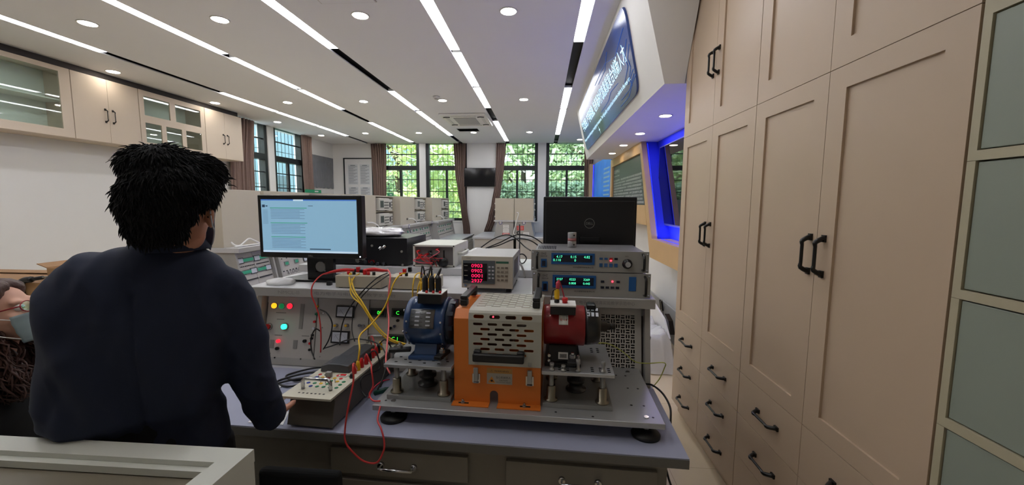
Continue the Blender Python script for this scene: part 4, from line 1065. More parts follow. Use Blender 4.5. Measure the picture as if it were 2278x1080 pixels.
# -- back of the second monitor
t = thing('monitor', 'black monitor seen from behind above the stacked rack instruments', 'monitor', (-.255, 1.02, 1.2435), frame=BEN)
bx0, bx1, by, bz0, bz1 = -.515, -.01, .97, 1.335, 1.655
MB().box(bx0, bx1, by, by+.045, bz0, bz1).build('casing', M_mon, t, bevel=.006)
MB().box(bx0+.012, bx1-.012, by-.010, by-.0005, bz0+.02, bz1-.022).build('back_cover', M_mon, t, bevel=.008)
q = MB(); R0 = .026
for k in range(40):
    a = 2*pi*k/40; c = Vector((-.262, by-.0108, 1.51)); q.obox(c+Vector((R0*cos(a), 0, R0*sin(a))), (.0045, .0012, .0022), Matrix.Rotation(-a+pi/2, 3, 'Y'))
q.build('logo_ring', M_gry, t); text_mb('DELL', (-.262, by-.0112, 1.51), (1, 0, 0), (0, 0, 1), height=.013, width=.037, extrude=.0004).build('logo', M_gry, t)
MB().box(-.315, -.205, by-.035, by-.0105, 1.2555, 1.44).build('stand_neck', M_monb, t, bevel=.004)
MB().box(-.40, -.12, by-.01+.02, by+.19, 1.2435, 1.255).build('stand_base', M_monb, t, bevel=.002)

# -- stacked rack instruments
M_rk = mat('rack_face', (158, 158, 154), .45, .0, var=.02); M_rtop = mat('rack_top', (120, 120, 122), .4, .4)
M_bl = mat('display_blue', (24, 92, 160), .35); M_lcd = mat('lcd_dark', (14, 22, 44), .2); M_cy = mat('digits_cyan', (70, 255, 190), .4, emit=(90, 255, 200), es=.7, var=0)
M_bk2 = mat('key_blue', (46, 96, 150), .4); M_rled = mat('led_red', (255, 60, 70), .3, emit=(255, 50, 70), es=2.5, var=0)
def rack(label, x0, x1, y, z0, z1, digits, keys, knob, title):
    t = thing('rack_instrument', label, 'test instrument', ((x0+x1)/2, y, z0), frame=BEN, group='stacked rack instruments')
    MB().box(x0+.018, x1-.018, y+.004, y+.30, z0+.004, z1-.002).build('case', M_rtop, t, bevel=.001)
    f = MB(); f.box(x0, x1, y, y+.0038, z0+.001, z1-.001); f.build('front_panel', M_rk, t)
    ls = MB()
    for xx in (x0+.008, x1-.008):
        for zz in (z0+.012, z1-.012): ls.tube([(xx-.003, y-.0005, zz), (xx+.003, y-.0005, zz)], .0035, n=8, smooth=False)
    ls.build('mounting_slots', M_face, t)
    for xx in (x0+.028, x1-.026):
        h = MB(); h.tube([(xx, y, z0+.013), (xx, y-.03, z0+.018), (xx, y-.034, z0+.03), (xx, y-.034, z1-.03), (xx, y-.03, z1-.018), (xx, y, z1-.013)], .0055, n=8, smooth=False); h.build('handle', M_blk, t)
    W_ = x1-x0; H = z1-z0
    def fx(u): return x0+W_*u
    def fz(v): return z1-H*v
    def fb_(u0, v0, u1, v1, d, m, name, par=t, bv=0): return MB().box(fx(u0), fx(u1), y-d, y-.0004, fz(v1), fz(v0)).build(name, m, par, bevel=bv)
    d = fb_(.175, .13, .545, .66, .003, M_bl, 'display_frame'); MB().box(fx(.195), fx(.525), y-.0036, y-.0031, fz(.55), fz(.22)).build('display_window', M_lcd, d)
    for (u, v, s, h) in digits: text_mb(s, (fx(u), y-.0042, fz(v)), (1, 0, 0), (0, 0, 1), height=h, extrude=.0002).build('digits', M_cy, d)
    sw = fb_(.085, .42, .135, .82, .006, M_bl, 'rocker_switch', bv=.001); MB().box(fx(.095), fx(.125), y-.0085, y-.0061, fz(.76), fz(.5)).build('rocker', M_lcd, sw)
    text_mb('DHZ', (fx(.11), y-.0006, fz(.17)), (1, 0, 0), (0, 0, 1), height=.009, width=.022, extrude=.0003).build('maker_mark', M_dark, t)
    text_mb('测控仪器', (fx(.11), y-.0006, fz(.29)), (1, 0, 0), (0, 0, 1), height=.006, width=.03, extrude=.0003).build('maker_mark', M_dark, t)
    text_mb(title, (fx(.26), y-.0006, fz(.065)), (1, 0, 0), (0, 0, 1), height=.0062, width=.085, extrude=.0003).build('title_print', M_dark, t)
    text_mb('杭州威衡科技有限公司', (fx(.45), y-.0006, fz(.79)), (1, 0, 0), (0, 0, 1), height=.0075, width=.09, extrude=.0003).build('maker_print', M_dark, t)
    for (u, v, w_, h_, m) in keys: fb_(u-w_/2, v-h_/2, u+w_/2, v+h_/2, .003, m, 'key', bv=.0004)
    if knob:
        k = MB().lathe([(.022, 0), (.021, .006), (.0175, .008), (.016, .02), (.013, .022)], (fx(.82), y-.0005, fz(.58)), (0, -1, 0)).build('dial', M_blk, t); MB().cyl((fx(.82), y-.023, fz(.58)), (fx(.82), y-.025, fz(.58)), .012).build('dial_cap', M_chrome, k)
        text_mb('Adjust', (fx(.815), y-.0006, fz(.23)), (1, 0, 0), (0, 0, 1), height=.005, extrude=.0003).build('print', M_dark, t)
    else: fb_(.82, .14, .88, .72, .003, M_bl, 'blue_cover', bv=.001)
    MB().cyl((fx(.683), y-.0005, fz(.44 if knob else .35)), (fx(.683), y-.003, fz(.44 if knob else .35)), .004, n=12).build('indicator', M_rled, t)
    return t
kk = [(.60+.042*i, .36, .028, .1, (M_bk2, M_bk2, M_red, M_lcd)[i]) for i in range(4)]+[(.60+.042*i, .66, .028, .17, M_bk2) for i in range(4)]
k2 = [(.60, .36, .028, .09, M_lcd), (.73, .36, .028, .09, M_lcd)]+[(.60+.042*i, .60, .03, .09, M_lcd) for i in range(4)]
YR1 = .535
rack('lower grey rack instrument with blue display on the right of the shelf', -.545, -.022, YR1, 1.2005, 1.311, [(.235, .30, '2227', .010), (.345, .30, '0223', .010), (.465, .30, '3269', .010), (.225, .46, 'AC', .010), (.345, .46, '0.808', .010), (.465, .46, '0.445', .010)], k2, False, 'MMC2-E 电动机综合测试仪')
rack('upper grey rack instrument with a dial, stacked on a twin without a dial', -.552, -.031, YR1+.008, 1.3115, 1.408, [(.245, .30, '4.17', .011), (.365, .30, '0.15', .011), (.48, .30, '4.82', .011), (.225, .46, '0.110', .011), (.38, .46, '0', .011)], kk, True, 'MMC1-E 电动机测试仪')
# vent perforations on the top of the upper instrument: small dark louvres
q = MB()
for i in range(11):
    for j in range(7): q.box(-.545+i*.008+.02, -.545+i*.008+.0245, .60+j*.02, .61+j*.02, 1.4062, 1.4068)
o = q.build('vent_slots', M_lcd, [x for x in bpy.data.objects if x.get('label', '').startswith('upper grey rack')][0])
# -- flexible coupling standing on the instruments
t = thing('shaft_coupling', 'small silver coupling cylinder standing in front of the black monitor back', 'coupling', (-.364, .72, 1.407), frame=BEN)
M_alu = mat('aluminium', (186, 186, 190), .3, .85, var=.04)
MB().cyl((-.364, .70, 1.407), (-.364, .70, 1.436), .021, n=28).build('lower_hub', M_alu, t, bevel=.001)
MB().cyl((-.364, .70, 1.4365), (-.364, .70, 1.450), .0205, n=28).build('spider', mat('spider_pink', (170, 110, 110), .5), t)
MB().cyl((-.364, .70, 1.4505), (-.364, .70, 1.478), .021, n=28).build('upper_hub', M_alu, t, bevel=.001)
for z in (1.42, 1.465): MB().cyl((-.356, .6815, z), (-.355, .678, z), .004, n=10).build('set_screw', M_blk, t)
# -- power meter with red digits
M_pm = mat('meter_cream', (206, 200, 186), .4, var=.02)
t = thing('power_meter', 'cream digital power meter with four red number rows on the shelf', 'power meter', (-.755, .53, ZS), frame=BEN)
px0, px1, pz0, pz1, py, pyb = -.878, -.636, 1.222, 1.372, .545, .90
MB().box(px0+.003, px1-.003, py+.006, pyb, pz0+.004, pz1-.003).build('case', mat('meter_case_grey', (176, 176, 174), .45), t, bevel=.002)
MB().box(px0, px1, py, py+.0055, pz0, pz1).build('front_frame', M_pm, t, bevel=.0015)
sv = MB()
for i in range(16): sv.box(px1-.0032, px1-.0024, .62+i*.012, .626+i*.012, 1.26, 1.345)
sv.build('side_louvres', M_gry, t)
d = MB().box(px0+.008, px0+.158, py-.0035, py-.0004, pz0+.022, pz1-.02).build('display_frame', mat('pm_dark', (96, 104, 110), .3), t)
MB().box(px0+.010, px0+.122, py-.0044, py-.0036, pz0+.035, pz1-.033).build('display_window', mat('pm_window', (26, 22, 26), .15), d)
M_rdig = mat('digits_red', (255, 30, 80), .4, emit=(255, 28, 84), es=1.0, var=0)
for k, s in enumerate(('0.903', '0.902', '0.001', '2.937')):
    zz = pz1-.044-k*.0235
    text_mb(s[0]+s[2:] , (px0+.074, py-.005, zz), (1, 0, 0), (0, 0, 1), height=.016, width=.052, extrude=.0002).build('digits', M_rdig, d)
    MB().box(px0+.014, px0+.030, py-.0048, py-.0045, zz-.002, zz+.002).build('row_label', M_gry, d)
for i in range(2):
    for j in range(4): MB().box(px0+.128+i*.016, px0+.138+i*.016, py-.0055, py-.0036, pz1-.052-j*.0175, pz1-.045-j*.0175).build('soft_key', M_face, t)
MB().box(px0+.163, px0+.222, py-.0012, py-.0004, pz1-.032, pz1-.022).build('green_strip', mat('pm_green', (60, 110, 90), .4), t)
for i in range(3):
    for j in range(4): MB().box(px0+.168+i*.019, px0+.180+i*.019, py-.004, py-.0004, pz1-.056-j*.019, pz1-.048-j*.019).build('function_key', mat('key_brown', (128, 118, 106), .5), t)
text_mb('8902F', (px0+.035, py-.0006, pz1-.010), (1, 0, 0), (0, 0, 1), height=.006, extrude=.0003).build('title_print', M_gry, t)
MB().box(px0+.014, px0+.024, py-.003, py-.0004, pz0+.008, pz0+.016).build('power_key', M_chrome, t)
for x in (px0+.02, px1-.035):
    for y in (py+.03, pyb-.05): MB().box(x, x+.022, y, y+.022, ZS, pz0+.0035).build('foot', M_blk, t)
# -- two flat beige boxes with terminals
M_tb = mat('terminal_box', (184, 176, 158), .45, var=.02)
def tbox(label, x0, x1, y0, y1, rot=0):
    t = thing('terminal_box', label, 'terminal box', ((x0+x1)/2, (y0+y1)/2, ZS), frame=BEN, group='beige terminal boxes')
    MB().box(x0, x1, y0, y1, ZS+.004, ZS+.062).build('case', M_tb, t, bevel=.002)
    for x in (x0+.012, x1-.03):
        for y in (y0+.008, y1-.03): MB().box(x, x+.018, y, y+.018, ZS, ZS+.0036).build('foot', M_blk, t)
    for k, (u, m) in enumerate(((.22, M_red), (.34, M_blk), (.66, M_red), (.78, M_blk))):
        x = x0+(x1-x0)*u; MB().cyl((x, y0+.035, ZS+.0625), (x, y0+.035, ZS+.078), .0075, n=14).build('binding_post', m, t)
    return t
tbox('beige terminal box with red clips, standing left beside the lit monitor', -1.508, -1.275, .548, .66)
tbox('beige terminal box with yellow leads, standing left of the cream power meter', -1.243, -1.0, .548, .66)

# ================================================================ THINGS ON THE REAR BENCH
ZR = 1.2435
t = thing('power_amplifier', 'wide black instrument with knobs behind the lit monitor', 'test instrument', (-1.5, 1.0, ZR), frame=BEN)
ax0, ax1, ay0, ay1, az0, az1 = -1.93, -1.312, .985, 1.33, ZR+.006, 1.408
MB().box(ax0, ax1, ay0+.004, ay1, az0, az1).build('case', mat('amp_black', (30, 31, 35), .35), t, bevel=.002)
MB().box(ax0-.0, ax1-.0, ay0, ay0+.0035, az0, az1).build('front_panel', mat('amp_front', (22, 23, 27), .4), t)
for x in (ax0+.03, ax1-.05):
    for y in (ay0+.03, ay1-.05): MB().box(x, x+.03, y, y+.03, ZR+.0003, az0-.0003).build('foot', M_blk, t)
rnd = random.Random(4)
def afx(px, py): p = pb(px, py, Y=ay0); return p.x, p.z
for (px, py, k) in ((806, 551, 0), (828, 547, 1), (806, 566, 0), (847, 552, 2), (856, 549, 2), (829, 585, 3), (842, 587, 3), (855, 587, 3), (894, 560, 1), (896, 590, 1), (808, 540, 1), (815, 583, 3)):
    x, z = afx(px, py)
    if k in (0, 2): MB().lathe([(.012, 0), (.011, .008), (.007, .010), (.007, .03)], (x, ay0-.0004, z), (0, -1, -.2)).build('connector', M_chrome, t)
    elif k == 1: MB().cyl((x, ay0-.0004, z), (x, ay0-.006, z), .007, n=14).build('screw', M_gry, t)
    else: MB().lathe([(.011, 0), (.0105, .012), (.008, .016)], (x, ay0-.0004, z), (0, -1, 0)).build('knob', mat('knob_dark', (44, 46, 52), .35), t)
q = MB()
for i in range(5): q.tube([(-1.60+.012*cos(a*.6)*(1+i*.4), ay0-.002, 1.272+.008*sin(a*.6)*(1+i*.3)) for a in range(0, 8)], .0013, n=5)
q.build('emblem', M_gry, t); text_mb('LCR', (-1.53, ay0-.002, 1.268), (1, 0, 0), (0, 0, 1), height=.016, extrude=.0004).build('red_print', M_red, t)
# plastic parcel on top
def blob(c, r, seed, name, m, parent=None, frame=None, amp=.25, base=None, sc_=6, nu=40, nv=20, zmin=None):
    mm = MB(); mm.ell(c, r, nu=nu, nv=nv)
    for i, v in enumerate(mm.v):
        d = v-Vector(c); k = 1+amp*noise.noise(Vector((v.x*sc_*2+seed, v.y*sc_*2, v.z*sc_*2)))+amp*.4*noise.noise(Vector((v.x*sc_*7, v.y*sc_*7+seed, v.z*sc_*7)))
        v2 = Vector(c)+d*k
        if zmin is not None and v2.z < zmin: v2.z = zmin
        mm.v[i] = v2
    return mm.build(name, m, parent, base=base, frame=frame)
M_bag = mat('clear_bag', (222, 222, 226), .12, var=.05, bump=.6, bscale=25, coat=.6)
o = blob((-1.62, 1.13, 1.43), (.24, .12, .032), 3, 'plastic_parcel', M_bag, frame=BEN, zmin=1.4085); tag(o, 'crumpled clear plastic parcel lying on the black instrument', 'plastic parcel')
# white open-fronted instrument full of wires
t = thing('wired_instrument', 'white box shaped instrument with a tangle of red wires and a side handle', 'test instrument', (-1.13, .975, ZR), frame=BEN)
wx0, wx1, wy0, wy1, wz0, wz1 = -1.275, -1.025, .985, 1.33, ZR+.001, 1.372
M_wi = mat('instrument_white', (214, 214, 206), .4, var=.02)
m = MB(); T = .006
m.box(wx0, wx1, wy0+.02, wy1, wz1-T, wz1); m.box(wx0, wx1, wy0+.02, wy1, wz0, wz0+T); m.box(wx0, wx0+T, wy0+.02, wy1, wz0+T, wz1-T); m.box(wx1-T, wx1, wy0+.02, wy1, wz0+T, wz1-T); m.box(wx0+T, wx1-T, wy1-T, wy1, wz0+T, wz1-T)
m.build('case', M_wi, t)
m = MB(); m.box(wx0, wx1, wy0, wy0+.02, wz1-.010, wz1); m.box(wx0, wx1, wy0, wy0+.02, wz0, wz0+.008); m.box(wx0, wx0+.010, wy0, wy0+.02, wz0+.008, wz1-.010); m.box(wx1-.010, wx1, wy0, wy0+.02, wz0+.008, wz1-.010)
m.build('front_frame', M_wi, t)
MB().box(wx0+.010, wx1-.010, wy0+.021, wy0+.026, wz0+.008, wz1-.010).build('inner_panel', mat('inner_grey', (120, 116, 116), .5), t)
MB().box(wx1-.075, wx1-.066, wy0+.0205, wy0+.0208, 1.29, 1.34).build('slot', M_blk, t)
MB().tube([(wx1, 1.06, 1.315), (wx1+.022, 1.065, 1.315), (wx1+.022, 1.24, 1.315), (wx1, 1.245, 1.315)], .008, n=8, smooth=False).build('side_handle', M_wi, t)
for (x, z) in ((wx0+.006, wz1-.005), (wx1-.006, wz1-.005), (wx1-.006, wz0+.005), (wx0+.006, wz0+.005)): MB().cyl((x, wy0-.0004, z), (x, wy0-.004, z), .004, n=12).build('screw', M_blk, t)
rnd = random.Random(11)
plugs = [(wx0+.02+rnd.random()*.13, 1.27+rnd.random()*.08) for _ in range(9)]
for i, (x, z) in enumerate(plugs): MB().cyl((x, wy0+.0205, z), (x, wy0-.02, z), .0065, n=10).build('plug', (M_red, M_blk, M_red)[i % 3], t)
for i in range(9):
    x, z = plugs[i]; x2, z2 = wx0+.10+rnd.random()*.1, wz0+.01+rnd.random()*.02
    w = MB().tube([(x, wy0-.021, z), (x+rnd.uniform(-.03, .03), wy0-.05, z-.01), ((x+x2)/2, wy0-.055, (z+z2)/2+rnd.uniform(-.02, .03)), (x2, wy0-.03, z2+.03), (x2+.02, wy0-.02, ZR+.006)], .0026, n=6)
    o = w.build('jumper_wire', (M_red, M_blk, mat('wire_rose', (200, 70, 90), .4))[i % 3], t)
q = blob((wx0+.19, wy0-.022, ZR+.032), (.028, .02, .028), 1, 'black_adapter', M_blk, t, amp=.1)
# white translucent bag right of it
o = blob((-.93, 1.15, 1.295), (.055, .09, .048), 9, 'plastic_bag', M_poly, frame=BEN, zmin=ZR+.001); tag(o, 'small frosted plastic bag behind the cream power meter', 'plastic bag')
# crumpled clear film and a bottle at the left end of the shelf
o = blob((-1.84, .61, 1.208), (.07, .045, .016), 5, 'plastic_film', M_poly, frame=BEN, zmin=ZS+.0005, amp=.5); tag(o, 'crumpled clear film on the shelf left of the monitor stand', 'plastic film')
# plug with a black cord lying by the terminal box
o = MB().box(-1.585, -1.562, .595, .615, ZS, ZS+.02).box(-1.518, -1.510, .57, .60, ZS, ZS+.03).build('cord_plug', M_blk, frame=BEN, bevel=.002); tag(o, 'little black plug at the right corner of the monitor stand', 'plug')
# ================================================================ MOTOR TEST RIG ON THE BENCH
ZM = .8037
M_plate = mat('ground_steel', (180, 182, 184), .34, .55, var=.08, scale=5, bump=.02, bscale=60)
M_zinc = mat('zinc_steel', (160, 160, 158), .35, .6, var=.08)
M_or = mat('guard_orange', (216, 120, 46), .4, var=.02); M_gg = mat('guard_grey', (178, 176, 164), .42, var=.02)
M_rub = mat('rubber_black', (20, 20, 21), .5)
PX0, PX1, PYa, PYb, PZa, PZb = -1.105, -.058, .080, .552, .851, .871
t = thing('base_plate', 'thick steel base plate on round black levelling feet carrying the motor rig', 'base plate', ((PX0+PX1)/2, .3, ZM), frame=BEN)
MB().box(PX0, PX1, PYa, PYb, PZa, PZb).build('plate', M_plate, t, bevel=.0015)
for x, y in ((PX0+.065, PYa+.04), (PX1-.055, PYa+.04), (PX0+.065, PYb-.05), (PX1-.055, PYb-.05)):
    f = MB().lathe([(.049, 0), (.050, .008), (.044, .014), (.026, .024), (.018, .026), (.016, .027)], (x, y, ZM+.0003), n=32).build('levelling_foot', M_rub, t)
    MB().cyl((x, y, ZM+.027), (x, y, PZa-.0003), .007, n=12).build('threaded_stem', M_zinc, f)
    MB().cyl((x, y, ZM+.0275), (x, y, ZM+.034), .0125, n=6, sm=False).build('lock_nut', M_zinc, f)
    MB().cyl((x, y, PZb+.0002), (x, y, PZb+.003), .009, n=16).build('stem_top', M_chrome, t)
q = MB()
for x, y in ((-.30, .10), (-.14, .34), (-.10, .34), (-.15, .20), (-.105, .20), (-.09, .12), (-.43, .115), (-.13, .46), (-.17, .46), (-1.07, .12), (-.12, .50)): q.cyl((x, y, PZb+.0001), (x, y, PZb+.0006), .0045, n=12)
q.build('bolt_holes', M_blk, t)

def stand(label, x0, x1, y0, y1, z0, z1, tx0, tx1, ty1, holes):
    t = thing('motor_stand', label, 'motor stand', ((x0+x1)/2, (y0+y1)/2, z0), frame=BEN, group='steel motor stands')
    MB().box(x0, x1, y0, y1, z0, z0+.016).build('lower_plate', M_zinc, t, bevel=.001)
    tp = MB().box(tx0, tx1, y0-.002, ty1, z1-.012, z1).build('upper_plate', M_plate, t, bevel=.001)
    for x in (x0+.03, x1-.035):
        for y in (y0+.03, y1-.035):
            p = MB().cyl((x, y, z0+.0162), (x, y, z1-.0122), .0095, n=16).build('guide_post', M_zinc, t)
            MB().lathe([(.025, 0), (.025, .005), (.0165, .007), (.0165, .055), (.013, .057)], (x, y, z0+.0163), n=24).build('bushing', mat('bushing_steel', (140, 134, 120), .3, .9), p)
    c = ((x0+x1)/2, (y0+y1)/2)
    MB().lathe([(.040, 0), (.040, .004), (.026, .006), (.026, .03), (.035, .033), (.035, .045), (.018, .047), (.018, z1-z0-.03)], (c[0], c[1], z0+.0163), n=28).build('lifting_screw', mat('dark_steel', (70, 70, 70), .4, .7), t)
    q = MB()
    for (x, y) in holes: q.tube([(x-.005, y, z1+.0002), (x+.005, y, z1+.0002)], .0028, n=6, smooth=False)
    q.build('slot_holes', M_blk, tp)
    return t
L0, L1 = -1.073, -.822
holesL = [(L0+.03+i*.028, .16+j*.025) for i in range(8) for j in range(3) if (i+j) % 2 == 0]
stand('steel height adjusting stand under the blue motor', L0, L1, .134, .36, .8715, 1.008, L0-.008, L1+.004, .40, holesL)
R0_, R1_ = -.479, -.226
holesR = [(R0_+.06+i*.03, .165+j*.016) for i in (0, 1, 4, 5, 6) for j in range(3)]+[(R1_-.06+i*.025, .36+j*.02) for i in range(2) for j in range(3)]
stand('steel height adjusting stand under the red motor', R0_, R1_, .145, .40, .8715, 1.008, R0_-.004, R1_+.004, .46, holesR)

# ---- blue motor
AX = Vector((1, 0, 0)); MY, MZ = .285, 1.137
M_bm = mat('motor_blue', (38, 66, 108), .32, var=.04, coat=.3); M_bm2 = mat('motor_blue_dark', (16, 28, 48), .4)
t = thing('electric_motor', 'blue electric motor with a metal rating plate on the left stand', 'motor', (-.93, MY, 1.008), frame=BEN)
MB().lathe([(.02, 0), (.088, .001), (.097, .008), (.0985, .022), (.0985, .026), (.094, .028), (.094, .148), (.099, .150), (.099, .160), (.090, .165), (.02, .166)], (-1.028, MY, MZ), AX, n=56).build('housing', M_bm, t)
m = MB().lathe([(.09, 0), (.092, .004), (.088, .024), (.06, .031), (.018, .032), (.013, .033), (.013, .05)], (-.8615, MY, MZ), AX, n=48)
for k in range(10):
    a = 2*pi*k/10; m.obox((-.846, MY+.080*cos(a), MZ+.080*sin(a)), (.028, .022, .016), Matrix.Rotation(a, 3, 'X'))
m.build('fan_end', M_bm2, t)
MB().lathe([(.0, 0), (.014, .001), (.014, .02)], (-1.048, MY, MZ), AX, n=20).build('rear_shaft', M_zinc, t)
q = MB()
for k in range(6):
    a = 2*pi*k/6+.3; q.cyl((-1.0295, MY+.083*cos(a), MZ+.083*sin(a)), (-1.034, MY+.083*cos(a), MZ+.083*sin(a)), .0045, n=8)
for (x, dz) in ((-1.01, 0), (-.875, 0)):
    for a in (3.9, 3.35, 2.9): q.cyl((x, MY+.0985*cos(a), MZ-.0985*sin(a)*-1), (x, MY+.103*cos(a), MZ+.103*sin(a)), .004, n=8)
q.build('bolts', M_chrome, t)
sd = MB(); sd.prism([(MY-.075, 1.0215), (MY+.075, 1.0215), (MY+.06, 1.062), (MY-.06, 1.062)], 'x', -.99, -.90); sd.box(-1.005, -.885, MY-.10, MY+.10, 1.009, 1.0214)
sd.build('foot_bracket', M_bm, t, bevel=.002)
MB().obox((-1.037, MY-.03, MZ+.0), (.016, .02, .02)).build('cable_gland', M_blk, t)
# rating plate following the housing
def curved(name, x0, x1, a0, a1, r, m, par, n=10, yc=MY, zc=MZ, th=.0008, y_sign=-1):
    mm = MB(); vs = []; fs = []
    for i in range(n+1):
        a = a0+(a1-a0)*i/n; yy = yc-r*cos(a); zz = zc+r*sin(a); vs += [(x0, yy, zz), (x1, yy, zz)]
    for i in range(n): fs.append((2*i, 2*i+1, 2*i+3, 2*i+2))
    mm.add(vs, fs, 0, True); return mm.build(name, m, par, solid=th)
pl = curved('rating_plate', -.999, -.903, radians(-2), radians(44), .0952, mat('plate_grey', (120, 122, 124), .35, .6), t)
q = MB()
for i in range(2):
    for k in range(4):
        a = radians(6+k*9.5); n_ = Vector((0, -cos(a), sin(a))); c = Vector((-.97+i*.043+(.0), MY, MZ))+n_*.0965
        q.obox(c, (.017, .0006, .0055), Matrix.Rotation(-a, 3, 'X'))
q.build('plate_fields', M_face, pl)
q = MB()
for i in range(3):
    for k in range(5):
        a = radians(4+k*9); n_ = Vector((0, -cos(a), sin(a))); c = Vector((-.988+i*.034, MY, MZ))+n_*.0963
        q.obox(c, (.012, .0004, .0014), Matrix.Rotation(-a, 3, 'X'))
q.build('plate_print', M_dark, pl)
tb = MB(); tb.box(-.972, -.876, MY-.075, MY+.01, 1.226, 1.2645); tbo = tb.build('terminal_block', M_blk, t, bevel=.002)
MB().box(-.973, -.875, MY-.076, MY+.011, 1.2647, 1.268).build('terminal_label', M_white, tbo)
for k in range(3):
    for j in range(1):
        x = -.952+k*.027; y = MY-.040+j*.035
        MB().lathe([(.0125, 0), (.012, .012), (.0115, .013), (.0115, .052), (.009, .056), (.0055, .064)], (x, y, 1.2682), n=14).build('plug', M_blk, tbo)
for k in range(3): MB().cyl((-.938+k*.027, MY-.066, 1.2682), (-.938+k*.027, MY-.066, 1.277), .005, n=12).build('post', (M_red, M_red, M_red)[k], tbo)

# clamps beside the motor
def clamp(label, x, y, dx, ang=0):
    t = thing('toe_clamp', label, 'clamp', (x, y, 1.008), frame=BEN, group='black step clamps')
    R = Matrix.Rotation(ang, 3, 'Z')
    MB().obox((x, y, 1.040), (.085, .03, .014), R).build('clamp_arm', M_rub, t, bevel=.003)
    o = R @ Vector((-.030*dx, 0, 0)); MB().cyl((x+o.x, y+o.y, 1.0084), (x+o.x, y+o.y, 1.0325), .007, n=12).build('support_post', M_zinc, t)
    MB().cyl((x, y, 1.0475), (x, y, 1.058), .011, n=6, sm=False).build('nut', M_zinc, t); MB().cyl((x, y, 1.0583), (x, y, 1.068), .006, n=12).build('bolt', M_chrome, t)
clamp('black clamp holding the left foot of the blue motor', -1.045, .205, 1, .25); clamp('black clamp at the right front of the blue motor', -.865, .175, -1, 1.4)

# ---- guard
GX0, GX1, GY0, GY1, GZ = -.812, -.487, .150, .440, 1.222
t = thing('coupling_guard', 'orange machine guard with a perforated grey lid and black handles', 'machine guard', ((GX0+GX1)/2, .29, PZb), frame=BEN)
T = .0025; cz = .03
def prof(x): return None
# side cheek left: octagonal profile
cheek = [(GY0, PZb+.001), (GY1, PZb+.001), (GY1, GZ-cz), (GY1-cz, GZ), (GY0+cz, GZ), (GY0, GZ-cz)]
MB().prism(cheek, 'x', GX0, GX0+T).build('left_cheek', M_or, t)
# right cheek with opening for the shaft (frame of strips)
m = MB(); 
for P in ([(GY0, PZb+.001), (GY0+.06, PZb+.001), (GY0+.06, GZ-.005), (GY0+cz, GZ), (GY0, GZ-cz)], [(GY1-.06, PZb+.001), (GY1, PZb+.001), (GY1, GZ-cz), (GY1-cz, GZ), (GY1-.06, GZ)],
          [(GY0+.06, PZb+.001), (GY1-.06, PZb+.001), (GY1-.06, 1.04), (GY0+.06, 1.04)], [(GY0+.06, 1.20), (GY1-.06, 1.20), (GY1-.06, GZ), (GY0+.06, GZ)]): m.prism(P, 'x', GX1-T, GX1)
m.build('right_cheek', M_or, t)
SX = GX0+.055; ZW = 1.017
m = MB()
# front face: lower part with a rounded notch, left strip
nx0, nx1, nzt = -.676, -.645, .905
m.box(GX0+T, SX, GY0, GY0+T, ZW, GZ-cz)
m.box(GX0+T, nx0, GY0, GY0+T, PZb+.001, ZW); m.box(nx1, GX1-T, GY0, GY0+T, PZb+.001, ZW); m.box(nx0, nx1, GY0, GY0+T, nzt+.016, ZW)
arc = [(nx0, nzt+.016)]+[((nx0+nx1)/2-(nx1-nx0)/2*cos(pi*k/8), nzt+(nx1-nx0)/2*sin(pi*k/8)) for k in range(9)]+[(nx1, nzt+.016)]
for a, b in zip(arc[1:], arc[2:]): m.prism([(a[0], a[1]), (b[0], b[1]), (b[0], nzt+.0161), (a[0], nzt+.0161)], 'y', GY0, GY0+T)
# chamfer and top strip at left
m.add([(GX0, GY0, GZ-cz), (SX, GY0, GZ-cz), (SX, GY0+cz, GZ), (GX0, GY0+cz, GZ)], [(0,1,2,3)]); m.box(GX0, SX, GY0+cz, GY1-cz, GZ-T, GZ)
m.box(GX0+T, GX1-T, GY1-T, GY1, PZb+.001, GZ-cz)
m.build('front_panel', M_or, t)
fl = MB(); fl.box(GX0-.003, nx0, GY0-.038, GY0-.0005, PZb+.0006, PZb+.0030); fl.box(nx1, GX1+.002, GY0-.038, GY0-.0005, PZb+.0006, PZb+.0030); fl.build('foot_flange', M_or, t)
for x in (-.775, -.545):
    MB().cyl((x, GY0-.018, PZb+.0032), (x, GY0-.018, PZb+.009), .008, n=6, sm=False).build('flange_nut', M_zinc, t); MB().cyl((x, GY0-.018, PZb+.0092), (x, GY0-.018, PZb+.018), .004, n=10).build('flange_bolt', M_chrome, t)
    MB().tube([(x-.016, GY0-.018, PZb+.0034), (x+.022, GY0-.018, PZb+.0034)], .0035, n=6, smooth=False).build('flange_slot', M_blk, t)
# perforated lid: front sheet, bend, top sheet
lid = MB(); lx0, lx1 = SX+.001, GX1+.001; yF = GY0-.002; W_ = lx1-lx0; zb, zt_ = ZW+.001, GZ-cz+.004
def sheet(o, u, v, w, h, rows, pw, sw, sh, off0=.5, skip=None):
    rh = h/rows
    for r in range(rows):
        off = (off0 if r % 2 else 0)*pw; x = .016-off*0+((pw*.5) if r % 2 else 0); x = .008+off; 
        if x > 0: lid.quad(Vector(o)+v*(r*rh), Vector(o)+u*x+v*(r*rh), Vector(o)+u*x+v*((r+1)*rh), Vector(o)+v*((r+1)*rh))
        while x+pw <= w+1e-6:
            if skip and skip(r, x): lid.quad(*[Vector(o)+u*a+v*b for a, b in ((x, r*rh), (x+pw, r*rh), (x+pw, (r+1)*rh), (x, (r+1)*rh))])
            else: lid.hole(Vector(o)+u*x+v*(r*rh), u, v, pw, rh, sw, sh)
            x += pw
        if x < w: lid.quad(*[Vector(o)+u*a+v*b for a, b in ((x, r*rh), (w, r*rh), (w, (r+1)*rh), (x, (r+1)*rh))])
